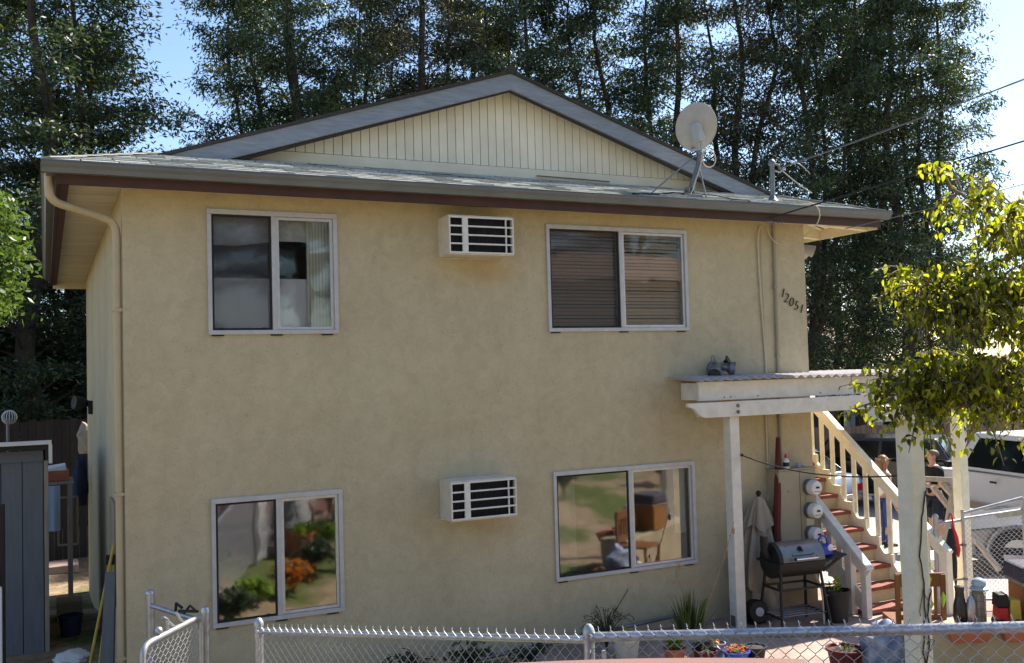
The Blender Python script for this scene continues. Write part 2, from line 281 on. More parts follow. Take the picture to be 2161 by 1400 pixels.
# ------------------------------------------------------------------ mesh builder
class MB:
    def __init__(s): s.v = []; s.f = []; s.mi = []
    def add(s, vs, fs, mi=0):
        o = len(s.v); s.v += [tuple(v) for v in vs]; s.f += [tuple(i+o for i in f) for f in fs]; s.mi += [mi]*len(fs); return s
    def box(s, x0, x1, y0, y1, z0, z1, mi=0):
        vs = [(x0,y0,z0),(x1,y0,z0),(x1,y1,z0),(x0,y1,z0),(x0,y0,z1),(x1,y0,z1),(x1,y1,z1),(x0,y1,z1)]
        return s.add(vs, [(0,3,2,1),(4,5,6,7),(0,1,5,4),(1,2,6,5),(2,3,7,6),(3,0,4,7)], mi)
    def hexa(s, vs, mi=0):                       # 8 corners, bottom ring then top ring
        return s.add(vs, [(0,3,2,1),(4,5,6,7),(0,1,5,4),(1,2,6,5),(2,3,7,6),(3,0,4,7)], mi)
    def bar(s, a, b, w, h, up=(0,0,1), mi=0):
        a = Vector(a); b = Vector(b); d = (b-a).normalized(); u = Vector(up)
        sd = d.cross(u)
        if sd.length < 1e-4: sd = d.cross(Vector((1,0,0)))
        sd.normalize(); u = sd.cross(d).normalized()
        x = sd*w/2; z = u*h/2
        return s.hexa([a-x-z, a+x-z, b+x-z, b-x-z, a-x+z, a+x+z, b+x+z, b-x+z], mi)
    def prism(s, poly, axis, a0, a1, mi=0):      # polygon in the two other axes, extruded along axis
        def p3(p, a):
            return {'x': (a, p[0], p[1]), 'y': (p[0], a, p[1]), 'z': (p[0], p[1], a)}[axis]
        n = len(poly); vs = [p3(p, a0) for p in poly] + [p3(p, a1) for p in poly]
        fs = [tuple(range(n)), tuple(range(2*n-1, n-1, -1))] + [(i, i+n, (i+1) % n + n, (i+1) % n) for i in range(n)]
        return s.add(vs, fs, mi)
    def tube(s, pts, r, n=8, mi=0, cap=True):
        pts = [Vector(p) for p in pts]; rs = r if isinstance(r, (list, tuple)) else [r]*len(pts)
        u = None; vs = []
        for i, p in enumerate(pts):
            d = (pts[min(i+1, len(pts)-1)] - pts[max(i-1, 0)])
            if d.length < 1e-9: d = Vector((0,0,1))
            d.normalize()
            if u is None:
                u = d.cross(Vector((0,0,1)))
                if u.length < 1e-3: u = d.cross(Vector((0,1,0)))
            u = (u - d*u.dot(d))
            if u.length < 1e-6: u = d.orthogonal()
            u.normalize(); w = d.cross(u)
            vs += [p + (u*math.cos(2*math.pi*k/n) + w*math.sin(2*math.pi*k/n))*rs[i] for k in range(n)]
        fs = []
        for i in range(len(pts)-1):
            for k in range(n): fs.append((i*n+k, i*n+(k+1) % n, (i+1)*n+(k+1) % n, (i+1)*n+k))
        if cap: fs += [tuple(range(n-1, -1, -1)), tuple((len(pts)-1)*n+k for k in range(n))]
        return s.add(vs, fs, mi)
    def lathe(s, prof, c=(0,0,0), n=20, mi=0, axis=None):   # profile (r,z) about an axis through c
        vs = []; q = Matrix.Identity(3)
        if axis is not None: q = Vector(axis).to_track_quat('Z', 'Y').to_matrix()
        for r, z in prof:
            for k in range(n):
                a = 2*math.pi*k/n; vs.append(Vector(c) + q @ Vector((r*math.cos(a), r*math.sin(a), z)))
        fs = []
        for i in range(len(prof)-1):
            for k in range(n): fs.append((i*n+k, i*n+(k+1) % n, (i+1)*n+(k+1) % n, (i+1)*n+k))
        if prof[0][0] > 1e-6: fs.append(tuple(range(n-1, -1, -1)))
        if prof[-1][0] > 1e-6: fs.append(tuple((len(prof)-1)*n+k for k in range(n)))
        return s.add(vs, fs, mi)
    def ball(s, c, rx, ry=None, rz=None, n=14, m=9, mi=0):
        ry = ry or rx; rz = rz or rx; vs = []; fs = []
        for i in range(m+1):
            t = math.pi*i/m
            for k in range(n):
                a = 2*math.pi*k/n; vs.append((c[0]+rx*math.sin(t)*math.cos(a), c[1]+ry*math.sin(t)*math.sin(a), c[2]+rz*math.cos(t)))
        for i in range(m):
            for k in range(n): fs.append((i*n+k, (i+1)*n+k, (i+1)*n+(k+1) % n, i*n+(k+1) % n))
        return s.add(vs, fs, mi)
    def mesh(s, name, mats, off=(0,0,0), smooth=False):
        me = bpy.data.meshes.new(name); ox, oy, oz = off
        me.from_pydata([(x-ox, y-oy, z-oz) for x, y, z in s.v], [], s.f)
        for m in (mats if isinstance(mats, (list, tuple)) else [mats]): me.materials.append(m)
        if len(me.materials) > 1: me.polygons.foreach_set('material_index', s.mi)
        me.update()
        if smooth:
            me.polygons.foreach_set('use_smooth', [True]*len(me.polygons))
            try: me.set_sharp_from_angle(angle=R(38))
            except Exception: pass
        return me
ORG = {}
def obj(name, mb, mats, parent=None, label=None, smooth=False, bevel=0.0, at=None, kind=None):
    """one mesh object from builder mb (world coordinates); a child keeps its thing's origin"""
    off = ORG[parent.name] if parent is not None else Vector(at) if at else Vector((0,0,0))
    me = mb.mesh(name, mats, off, smooth) if isinstance(mb, MB) else mb
    o = bpy.data.objects.new(name, me); COL.objects.link(o)
    if parent is not None: o.parent = parent
    else: o.location = off
    ORG[o.name] = off
    if label: o['label'] = label
    if kind: o['kind'] = kind
    if bevel:
        bv = o.modifiers.new('bevel', 'BEVEL'); bv.width = bevel; bv.segments = 2; bv.limit_method = 'ANGLE'; bv.angle_limit = R(40)
    return o
def thing(name, label, cat, loc, group=None):
    o = bpy.data.objects.new(name, None); COL.objects.link(o); o.location = loc; o.empty_display_size = 0.1
    o['label'] = label; o['category'] = cat
    if group: o['group'] = group
    ORG[o.name] = Vector(loc); return o
def tag(o, label, cat, group=None):
    o['label'] = label; o['category'] = cat
    if group: o['group'] = group
    return o
def struct(name, mb, m, kind='structure', smooth=False):
    o = obj(name, mb, m, smooth=smooth); o['kind'] = kind; return o
def dup(root, loc, rotz=0.0, label=None, scale=None):
    r = root.copy(); COL.objects.link(r); r.location = loc; r.rotation_euler = (0,0,rotz)
    if scale: r.scale = scale
    if label: r['label'] = label
    for ch in list(root.children):
        c = ch.copy(); COL.objects.link(c); c.parent = r
        for g in list(ch.children):
            d = g.copy(); COL.objects.link(d); d.parent = c
    return r
def smooth01(t): t = max(0.0, min(1.0, t)); return t*t*(3-2*t)
def bez(p0, p1, p2, p3, n=14):
    p0, p1, p2, p3 = map(Vector, (p0, p1, p2, p3)); o = []
    for i in range(n+1):
        t = i/n; o.append(p0*(1-t)**3 + p1*3*t*(1-t)**2 + p2*3*t*t*(1-t) + p3*t**3)
    return o
def sag(a, b, d, n=16):
    a = Vector(a); b = Vector(b); return [a.lerp(b, i/n) - Vector((0,0,d*4*(i/n)*(1-i/n))) for i in range(n+1)]
# ================================================================== ground
def vdep(x, y): return (x+0.638)*0.4347 + (y+9.357)*0.9006
def gh(x, y):
    v = vdep(x, y)
    if v < 2: h = 0.38 + (2-v)*0.49 if v > 0 else 1.36 + min(-v, 26)*0.17 + max(0, min(-v-26, 40))*0.02
    elif v < 5: h = 0.38
    elif v < 7.2: h = 0.38*(1-smooth01((v-5)/2.2))
    elif v < 12.2: h = 0.0
    else: h = -0.45*smooth01((v-12.2)/3.6)
    return h - 0.03
def ground_mat():
    m = bpy.data.materials.new('dirt_and_dry_grass'); m.use_nodes = True; N, L = nodes_of(m); b = N['Principled BSDF']
    b.inputs['Roughness'].default_value = 0.97; b.inputs['Specular IOR Level'].default_value = 0.1
    tc = N.new('ShaderNodeTexCoord')
    def nz(s, d=6):
        n = N.new('ShaderNodeTexNoise'); n.inputs['Scale'].default_value = s; n.inputs['Detail'].default_value = d; L.new(tc.outputs['Object'], n.inputs['Vector']); return n
    def rmp(f, p0, p1, c0, c1):
        r = N.new('ShaderNodeValToRGB'); r.color_ramp.elements[0].position = p0; r.color_ramp.elements[1].position = p1
        r.color_ramp.elements[0].color = (*c0, 1); r.color_ramp.elements[1].color = (*c1, 1); L.new(f, r.inputs[0]); return r
    a = rmp(nz(7).outputs[0], 0.3, 0.7, (0.22, 0.155, 0.095), (0.38, 0.29, 0.19))
    g = rmp(nz(11).outputs[0], 0.3, 0.7, (0.055, 0.085, 0.025), (0.16, 0.17, 0.06))
    k = rmp(nz(0.55, 4).outputs[0], 0.47, 0.56, (0, 0, 0), (1, 1, 1))
    mx = N.new('ShaderNodeMix'); mx.data_type = 'RGBA'; L.new(k.outputs[0], mx.inputs[0]); L.new(a.outputs[0], mx.inputs[6]); L.new(g.outputs[0], mx.inputs[7])
    L.new(mx.outputs[2], b.inputs['Base Color'])
    bp = N.new('ShaderNodeBump'); bp.inputs['Strength'].default_value = 0.7; bp.inputs['Distance'].default_value = 0.03
    L.new(nz(30).outputs[0], bp.inputs['Height']); L.new(bp.outputs[0], b.inputs['Normal'])
    return m
M['dirt'] = ground_mat()
def sheet(xs, ys, hf):
    mb = MB(); nx = len(xs)
    mb.v = [(x, y, hf(x, y)) for y in ys for x in xs]
    mb.f = [(j*nx+i, j*nx+i+1, (j+1)*nx+i+1, (j+1)*nx+i) for j in range(len(ys)-1) for i in range(nx-1)]
    mb.mi = [0]*len(mb.f); return mb
far = [-600, -300, -150, -90, -60, -45]
xs = far + list(np.arange(-36, 50.1, 0.8)) + [60, 80, 120, 200, 400, 700]
ys = far + list(np.arange(-36, 45.1, 0.8)) + [55, 80, 120, 200, 400, 800]
def rough(x, y):
    return gh(x, y) + (0.02*math.sin(2.1*x+1.3*y)*math.sin(1.7*y-0.6*x))
struct('ground', sheet([float(x) for x in xs], [float(y) for y in ys], rough), M['dirt'], smooth=True)
mb = MB(); mb.box(3.9, 9.9, -2.45, 0.6, -0.12, 0.0); pat = obj('patio', mb, M['patio'], bevel=0.01, kind='structure')
struct('parking_lot', sheet([float(x) for x in np.arange(9.9, 42, 0.8)], [float(y) for y in np.arange(-2.0, 17, 0.8)], lambda x, y: gh(x, y)+0.035), M['gravel'], smooth=True)
def street_h(x, y): return gh(x, y) + 0.035
st = MB()
us = np.arange(-30, 2.7, 1.0); vs_ = np.arange(2.0, 5.01, 0.5)
for v in vs_:
    for u in us:
        x = -0.638 + u*0.9006 + v*0.4347; y = -9.357 - u*0.4347 + v*0.9006
        st.v.append((x, y, gh(x, y)+0.03))
n = len(us)
st.f = [(j*n+i, j*n+i+1, (j+1)*n+i+1, (j+1)*n+i) for j in range(len(vs_)-1) for i in range(n-1)]; st.mi = [0]*len(st.f)
struct('driveway', st, M['asphalt'], smooth=True)

# ================================================================== house
H = thing('house', 'two storey yellow stucco house with a shallow gabled roof and brown fascia', 'house', (0, 0, 0))
HW, HD, ZT = 8.0, 8.4, 4.76
WIN = [(0.748, 1.968, 3.395, 4.555), (4.330, 6.178, 3.395, 4.555), (0.748, 1.968, 0.69, 1.85), (4.330, 6.178, 0.69, 1.85)]
def wall_front():
    mb = MB(); X = sorted({0.0, HW, *[a for w in WIN for a in w[:2]]}); Z = sorted({-1.0, ZT, *[a for w in WIN for a in w[2:]]})
    def hole(x, z): return any(w[0] < x < w[1] and w[2] < z < w[3] for w in WIN)
    for i in range(len(X)-1):
        for j in range(len(Z)-1):
            if hole((X[i]+X[i+1])/2, (Z[j]+Z[j+1])/2): continue
            for y, fl in ((0.0, 0), (0.16, 1)):
                q = [(X[i],y,Z[j]), (X[i+1],y,Z[j]), (X[i+1],y,Z[j+1]), (X[i],y,Z[j+1])]
                mb.add(q if not fl else q[::-1], [(0,1,2,3)])
    for x0, x1, z0, z1 in WIN:
        mb.add([(x0,0,z0),(x1,0,z0),(x1,.16,z0),(x0,.16,z0)], [(0,1,2,3)]); mb.add([(x0,0,z1),(x1,0,z1),(x1,.16,z1),(x0,.16,z1)], [(3,2,1,0)])
        mb.add([(x0,0,z0),(x0,.16,z0),(x0,.16,z1),(x0,0,z1)], [(0,1,2,3)]); mb.add([(x1,0,z0),(x1,.16,z0),(x1,.16,z1),(x1,0,z1)], [(3,2,1,0)])
    # side and rear walls
    mb.add([(0,0,-1),(0,HD,-1),(0,HD,ZT),(0,0,ZT)], [(3,2,1,0)]); mb.add([(HW,0,-1),(HW,HD,-1),(HW,HD,ZT),(HW,0,ZT)], [(0,1,2,3)])
    mb.add([(0,HD,-1),(HW,HD,-1),(HW,HD,ZT),(0,HD,ZT)], [(3,2,1,0)])
    return mb
obj('wall', wall_front(), M['stucco'], H)
mb = MB(); mb.box(0.02, 7.98, 0.165, 8.3, 2.36, 2.5); mb.box(0.02, 7.98, 0.165, 8.3, -0.12, -0.02); mb.box(0.02, 7.98, 0.165, 8.3, 4.66, 4.72)
mb.box(0.02, 7.98, 3.2, 3.3, -0.02, 2.36); mb.box(0.02, 7.98, 3.2, 3.3, 2.5, 4.66); mb.box(3.4, 3.5, 0.17, 3.2, -0.02, 2.36); mb.box(3.4, 3.5, 0.17, 3.2, 2.5, 4.66)
mb.box(7.80, 7.96, 0.165, 3.2, -0.02, 2.36); mb.box(7.80, 7.96, 0.165, 3.2, 2.5, 4.66); mb.box(0.03, 0.12, 0.165, 3.2, -0.02, 2.36); mb.box(0.03, 0.12, 0.165, 3.2, 2.5, 4.66)
obj('room_partition', mb, M['room'], H)

# ---- windows: aluminium sliders, screen over the left half
def window(x0, x1, z0, z1, split, glass, outer=True):
    fw = 0.036; f = MB(); xm = x0 + (x1-x0)*split
    f.box(x0-.01, x1+.012, -.022, .07, z1-fw, z1+.012); f.box(x0-.01, x1+.012, -.024, .07, z0-.012, z0+fw*.8)
    f.box(x0-.01, x0+fw*.8, -.021, .07, z0+fw*.8, z1-fw); f.box(x1-fw*.8, x1+.012, -.021, .07, z0+fw*.8, z1-fw)
    f.box(xm-.03, xm+.014, -.016, .066, z0+fw*.8, z1-fw)
    w = obj('window', f, M['aluw'], H, bevel=.003)
    s = MB(); a, b, c, d = xm+.016, x1-fw*.8-.002, z0+fw*.8+.002, z1-fw-.002; t = .028
    s.box(a, a+t, .0, .03, c, d); s.box(b-t, b, .0, .03, c, d); s.box(a+t, b-t, .0, .03, c, c+t); s.box(a+t, b-t, .0, .03, d-t, d)
    obj('sash', s, M['alu'], w, bevel=.002)
    p = MB(); p.add([(a+t-.003,.016,c+t-.003),(b-t+.003,.016,c+t-.003),(b-t+.003,.016,d-t+.003),(a+t-.003,.016,d-t+.003)], [(0,1,2,3)]); obj('pane', p, glass, w)
    a2, b2 = x0+fw*.8+.002, xm-.032
    p = MB(); gy = .045 if outer else .001; p.add([(a2,gy,c),(b2,gy,c),(b2,gy,d),(a2,gy,d)], [(0,1,2,3)]); obj('pane', p, glass, w)
    p = MB(); gy = .004 if outer else .03; p.add([(a2+.016,gy,c+.016),(b2-.016,gy,c+.016),(b2-.016,gy,d-.016),(a2+.016,gy,d-.016)], [(0,1,2,3)]); obj('insect_screen', p, M['screen'], w)
    p = MB(); t = .018
    p.box(a2, a2+t, -.004, .012, c, d); p.box(b2-t, b2, -.004, .012, c, d); p.box(a2+t, b2-t, -.004, .012, c, c+t); p.box(a2+t, b2-t, -.004, .012, d-t, d)
    for xx in (a2+.06, b2-.10): p.box(xx, xx+.035, -.012, -.004, c+.004, c+.022)
    obj('screen_frame', p, M['black'], w)
    for xx in (x0+.02, xm-.05, x1-.16): p = MB(); p.box(xx, xx+.11, -.02, .0, z0-.026, z0-.013); obj('weep_cover', p, M['black'], w)
    return w
window(*WIN[0], .505, M['glass_up']); window(*WIN[1], .515, M['glass_up']); window(*WIN[2], .505, M['glass'], False); window(*WIN[3], .53, M['glass'], False)
# ---- things hanging inside the windows
def wavy(x0, x1, y, z0, z1, amp, k, nx=60, nz=10, bot=0.0):
    mb = MB()
    for j in range(nz+1):
        for i in range(nx+1):
            x = x0+(x1-x0)*i/nx; t = j/nz; e = bot*math.sin(x*5.1)*(1-t)
            mb.v.append((x, y+amp*math.sin(k*x+0.8*math.sin(3*x))*(0.4+0.6*(1-t)), z0+(z1-z0)*t+e))
    mb.f = [(j*(nx+1)+i, j*(nx+1)+i+1, (j+1)*(nx+1)+i+1, (j+1)*(nx+1)+i) for j in range(nz) for i in range(nx)]; mb.mi = [0]*len(mb.f); return mb
tag(obj('valance', wavy(.78, 1.72, .13, 4.27, 4.55, .016, 26, bot=.03), M['valance'], smooth=True), 'lacy grey valance across the top of the upper window nearer the downspout', 'curtain')
tag(obj('cafe_curtain', wavy(.78, 1.72, .13, 3.38, 3.93, .010, 30, bot=.008), M['curtain'], smooth=True), 'pale half curtain across the bottom of the upper window nearer the downspout', 'curtain')
vb = thing('vertical_blind', 'cream vertical blind drawn to one side of the upper window nearer the downspout', 'blind', (1.83, .12, 3.4))
for i in range(8):
    mb = MB(); x = 1.70+.031*i; mb.hexa([(x,.10,3.41),(x+.035,.125,3.41),(x+.035,.127,3.41),(x,.102,3.41),(x,.10,4.53),(x+.035,.125,4.53),(x+.035,.127,4.53),(x,.102,4.53)]); obj('slat', mb, M['vblind'], vb)
ve = thing('venetian_blind', 'tan slatted blind lowered behind the upper window beside the house number', 'blind', (5.25, .12, 3.4))
mb = MB(); mb.box(4.36, 6.15, .095, .135, 4.49, 4.53); obj('head_rail', mb, M['blind'], ve)
for i in range(27):
    z = 3.43+.0405*i; mb = MB(); dz = .016+.003*math.sin(i*1.7); sg = .004*math.sin(i*2.3)
    mb.hexa([(4.36,.100,z-dz),(6.14,.100,z-dz+sg),(6.14,.128,z+dz+sg),(4.36,.128,z+dz),(4.36,.101,z-dz+.003),(6.14,.101,z-dz+.003+sg),(6.14,.129,z+dz+.003+sg),(4.36,.129,z+dz+.003)])
    obj('slat', mb, M['blind'], ve)
tag(obj('curtain_panel', wavy(5.98, 6.13, .12, 1.02, 1.84, .004, 60, nx=20), M['vblind'], smooth=True), 'narrow cream curtain at the edge of the lower window beside the pergola post', 'curtain')
tag(obj('shade_panel', wavy(4.37, 4.70, .2, .72, 1.84, .012, 30, nx=24), M['curtain'], smooth=True), 'dim grey drape behind the screen of the lower window beside the pergola post', 'curtain')

# ---- roof
SL = 0.325
def zl(x): return 4.84 + SL*(x+0.62)
def zr(x): return 4.84 + SL*(9.0-x)
XR = 4.19; ZR = zl(XR)
def za(y): return 4.85 + 0.33*(y+0.40)
rf = MB(); T = .036
hx0 = .43+.0; yb = .46
def slab(poly, th, mb, mi=0):
    n = len(poly); vs = [(x,y,z) for x,y,z in poly]+[(x,y,z-th) for x,y,z in poly]
    mb.add(vs, [tuple(range(n)), tuple(range(2*n-1, n-1, -1))]+[(i, i+n, (i+1) % n+n, (i+1) % n) for i in range(n)], mi)
xa = (za(yb)-4.84)/SL-.62
slab([(-.62,-.42,zl(-.62)), (xa,yb,zl(xa)), (XR,yb,ZR), (XR,9.1,ZR), (-.62,9.1,zl(-.62))], T, rf)
xb = 9.0-(za(yb)-4.84)/SL
slab([(9.0,-.42,zr(9.0)), (9.0,9.1,zr(9.0)), (XR+.002,9.1,ZR), (XR+.002,yb,ZR), (xb,yb,zr(xb))], T, rf)
slab([(-.60,-.40,za(-.40)-.012), (8.98,-.40,za(-.40)-.012), (8.98-1.14,.745,za(.745)-.012), (-.60+1.14,.745,za(.745)-.012)], .04, rf)
rf.tube([(XR, yb-.01, ZR+.005), (XR, 9.1, ZR+.005)], .05, 8)
roof = obj('roof', rf, M['roofdark'], H)
# shingles of the front apron: 12-inch tabs in overlapping rows
row = .131; ct = 1/math.sqrt(1+.33**2)
nsh = 0
for i in range(9):
    d0 = -.015+i*row; d1 = d0+row+.035
    y0 = -.40+d0*ct; y1 = min(-.40+d1*ct, .745); xl0 = -.62+(y0+.40)+.0; xr0 = 9.0-(y0+.40)
    x = xl0-(0.1525 if i % 2 else 0.0)-.05*RND.random()
    while x < xr0:
        a = max(x, xl0)+.0065; b = min(x+.305, xr0)-.0065; x += .305
        if b-a < .05: continue
        lift = RND.uniform(.015, .023); z0 = za(y0)+lift; z1 = za(y1)+.003; jy = RND.uniform(-.004, .004)
        al = a+ (y1-y0 if a <= xl0+.01 else 0); bl = b-(y1-y0 if b >= xr0-.01 else 0)
        if bl-al < .02: bl = al+.02
        mb = MB(); mb.hexa([(a,y0+jy,z0-.011),(b,y0+jy,z0-.011),(bl,y1,z1-.006),(al,y1,z1-.006),(a,y0+jy,z0),(b,y0+jy,z0),(bl,y1,z1),(al,y1,z1)])
        obj('shingle', mb, M['roof'], roof); nsh += 1
# hip caps
for sx, x0 in ((1, -.62), (-1, 9.0)):
    for k in range(7):
        t0 = k*.135; t1 = t0+.16
        a = Vector((x0+sx*t0, -.41+t0, za(-.41+t0)+.022)); b = Vector((x0+sx*t1, -.41+t1, za(-.41+t1)+.014))
        mb = MB(); mb.bar(a, b, .11, .012); obj('hip_cap', mb, M['roof'], roof)
# gable: barge boards, grooved siding, base trim
yw = .75
for s in (0, 1):
    f = zl if s == 0 else zr; sg = 1 if s == 0 else -1; hb = .182; zc = za(.5)+.006
    xt = (-.62 if s == 0 else 9.0)+sg*((zc-(4.84-.038))/SL); xq = (-.62 if s == 0 else 9.0)+sg*((zc+hb-(4.84-.038))/SL)
    poly = [(xt, zc), (xq, zc), (XR, ZR-.038-hb), (XR, ZR-.038)]
    mb = MB(); mb.prism(poly if s == 0 else poly[::-1], 'y', .485, .515)
    obj('barge_board', mb, M['bluetrim'], H)
    p2 = [(x, z-.0) for x, z in [(xq-sg*.0, zc-.001), (xq+sg*.12, zc-.001), (XR, ZR-.038-hb-.018), (XR, ZR-.038-hb-.001)]]
    mb = MB(); mb.prism(p2, 'y', .52, .56); obj('barge_backing', mb, M['roofdark'], H)
mb = MB(); mb.prism([(.60, za(yw)-.02), (7.80, za(yw)-.02), (XR, ZR-.06)], 'y', yw+.012, yw+.06); obj('gable_wall', mb, M['dark'], H)
mb = MB(); mb.box(.72, 7.68, yw-.028, yw+.008, za(yw)-.012, za(yw)+.105); obj('base_trim', mb, M['siding'], H, bevel=.004)
bw = .1016; x = .95
while x < 7.45:
    a, b = x+.004, x+bw-.004; zb = za(yw)+.112
    top = lambda q: min(zl(q), zr(q))-.055
    if min(top(a), top(b)) > zb+.01:
        mb = MB(); mb.hexa([(a,yw-.012,zb),(b,yw-.012,zb),(b,yw+.01,zb),(a,yw+.01,zb),(a,yw-.012,top(a)),(b,yw-.012,top(b)),(b,yw+.01,top(b)),(a,yw+.01,top(a))]); obj('siding_board', mb, M['siding'], H)
    x += bw
# flashing lip on the base trim, torn loose
mb = MB(); mb.bar((4.6,yw-.045,za(yw)+.028), (5.6,yw-.04,za(yw)+.018), .03, .006); obj('flashing', mb, M['gutter'], H)
# gutters (open troughs), fascias, soffits
def trough(mb, a, b, out, w=.115, h=.098):
    """a,b along the eave at the inner top edge; out = outward unit vector"""
    a = Vector(a); b = Vector(b); o = Vector(out); prof = [(0,-.004),(0,-h),(w*.62,-h),(w*.72,-h*.62),(w*.93,-h*.35),(w*.93,-.008),(w,-.008),(w,0),(w*.86,0),(w*.86,-h*.33),(w*.66,-h*.58),(w*.56,-h+.006),(.006,-h+.006),(.006,-.004)]
    n = len(prof); vs = [p+o*u+Vector((0,0,z)) for p in (a, b) for u, z in prof]
    mb.add(vs, [(i, (i+1) % n, (i+1) % n+n, i+n) for i in range(n)]+[tuple(range(n-1,-1,-1)), tuple(range(n,2*n))])
    # end plates
    for p in (a, b):
        d = (b-a).normalized()*(.003 if p is a else -.003)
        vs = [p+o*u+Vector((0,0,z)) for u, z in ((0,0),(0,-h),(w*.62,-h),(w*.93,-h*.35),(w*.93,0))]; vs2 = [v+d for v in vs]
        mb.add(vs+vs2, [(0,1,2,3,4),(9,8,7,6,5)]+[(i,(i+1) % 5,(i+1) % 5+5,i+5) for i in range(5)])
g = MB(); trough(g, (-.655,-.345,4.845), (9.07,-.345,4.86), (0,-1,0)); obj('gutter', g, M['gutter'], H)
g = MB(); trough(g, (-.545,-.34,4.843), (-.545,9.1,4.843), (-1,0,0)); obj('gutter', g, M['gutter'], H)
g = MB(); trough(g, (8.975,-.34,4.848), (8.975,9.1,4.848), (1,0,0)); obj('gutter', g, M['gutter'], H)
mb = MB(); mb.box(-.545, 8.95, -.342, -.31, 4.662, 4.825); obj('fascia', mb, M['brownfascia'], H, bevel=.003)
mb = MB(); mb.box(-.543, -.505, -.308, 9.08, 4.662, 4.825); obj('fascia', mb, M['brownfascia'], H, bevel=.003)
mb = MB(); mb.box(8.953, 8.972, -.340, 9.08, 4.645, 4.825); obj('fascia', mb, M['brownfascia'], H); mb = MB(); mb.box(8.932, 8.951, -.306, 9.06, 4.643, 4.80); obj('sub_fascia', mb, M['cream'], H)
mb = MB(); mb.box(-.50, 8.93, 9.04, 9.08, 4.60, 4.825); obj('fascia', mb, M['cream'], H)
mb = MB(); mb.box(-.50, 8.93, -.305, -.004, 4.712, 4.73); obj('soffit', mb, M['soffit'], H)
mb = MB(); mb.box(-.504, -.44, -.306, 9.03, 4.655, 4.735); obj('soffit_trim', mb, M['brownfascia'], H)
y = -.004
while y < 9.0:
    mb = MB(); mb.box(-.438, -.002, y+.004, min(y+.196, 9.03), 4.715+RND.uniform(-.003,.003), 4.74); obj('soffit_board', mb, M['soffit'], H); y += .2
# right-hand eave: bare rafters under roof boards
def undr(x, y): return min(zr(x), za(y)) - .066
for i, y in enumerate((-.10, .75, 1.5, 2.25, 3.0, 3.75, 4.5, 5.25, 6.0, 6.75, 7.5, 8.2)):
    mb = MB(); mb.prism([(8.003, min(zr(8.003)-.22, 4.70)), (8.933, 4.655), (8.933, undr(8.933,y-.05)), (8.003, undr(8.003,y-.05))], 'y', y-.045, y+.045); obj('rafter', mb, M['cream'], H)
mb = MB(); mb.hexa([(8.002,.62,5.07),(8.93,.62,4.765),(8.93,9.0,4.765),(8.002,9.0,5.07),(8.002,.62,5.075),(8.93,.62,4.77),(8.93,9.0,4.77),(8.002,9.0,5.075)]); mb.hexa([(8.002,-.30,4.79),(8.93,-.30,4.79),(8.93,.60,4.775),(8.002,.60,5.05),(8.002,-.30,4.795),(8.93,-.30,4.795),(8.93,.60,4.78),(8.002,.60,5.055)]); obj('roof_sheathing', mb, M['cream'], H)
mb = MB(); mb.hexa([(8.001,.0,4.70),(8.03,.0,4.70),(8.03,8.4,4.70),(8.001,8.4,4.70),(8.001,.0,4.85),(8.03,.0,4.85),(8.03,8.4,4.95),(8.001,8.4,4.96)]); obj('frieze_board', mb, M['cream'], H)
# downspout at the near corner
pts = [(-.595,-.20,4.76), (-.595,-.20,4.68)] + bez((-.595,-.20,4.66), (-.59,-.20,4.56), (-.56,-.17,4.54), (-.50,-.15,4.52), 7) + [(-.28,-.05,4.47)] + bez((-.16,.0,4.44), (-.07,.04,4.42), (-.042,.05,4.38), (-.042,.05,4.26), 7) + [(-.042,.05,2.3), (-.042,.05,-.6)]
mb = MB(); mb.tube(pts, .036, 12); obj('downspout', mb, M['downspout'], H, smooth=True)
for z in (3.6, 1.95, .5): mb = MB(); mb.box(-.085, -.002, .008, .092, z, z+.03); obj('downspout_strap', mb, M['downspout'], H)
# left wall fittings
mb = MB(); mb.box(-.03,-.002,1.3,1.9,.7,1.75); obj('utility_panel', mb, M['tan'], H, bevel=.01)
# house number
def digit(ch, x, z, h, rot=0.0):
    cu = bpy.data.curves.new('digit', 'FONT'); cu.body = ch; cu.size = h/0.68; cu.extrude = .006; cu.shear = .18; cu.resolution_u = 3; cu.offset = -.004
    tmp = bpy.data.objects.new('digit_tmp', cu); COL.objects.link(tmp); bpy.context.view_layer.update()
    me = bpy.data.meshes.new_from_object(tmp.evaluated_get(bpy.context.evaluated_depsgraph_get())); bpy.data.objects.remove(tmp)
    me.transform(Matrix.Translation((x, -.012, z)) @ Matrix.Rotation(rot, 4, 'Y') @ Matrix.Rotation(R(90), 4, 'X')); me.materials.clear(); me.materials.append(M['digit'])
    o = bpy.data.objects.new('numeral', me); COL.objects.link(o); o.parent = H
for ch, px, pz in (('1', 7.565, 3.79), ('2', 7.62, 3.73), ('0', 7.695, 3.68), ('5', 7.775, 3.635), ('1', 7.855, 3.595)): digit(ch, px, pz, .115, .12)
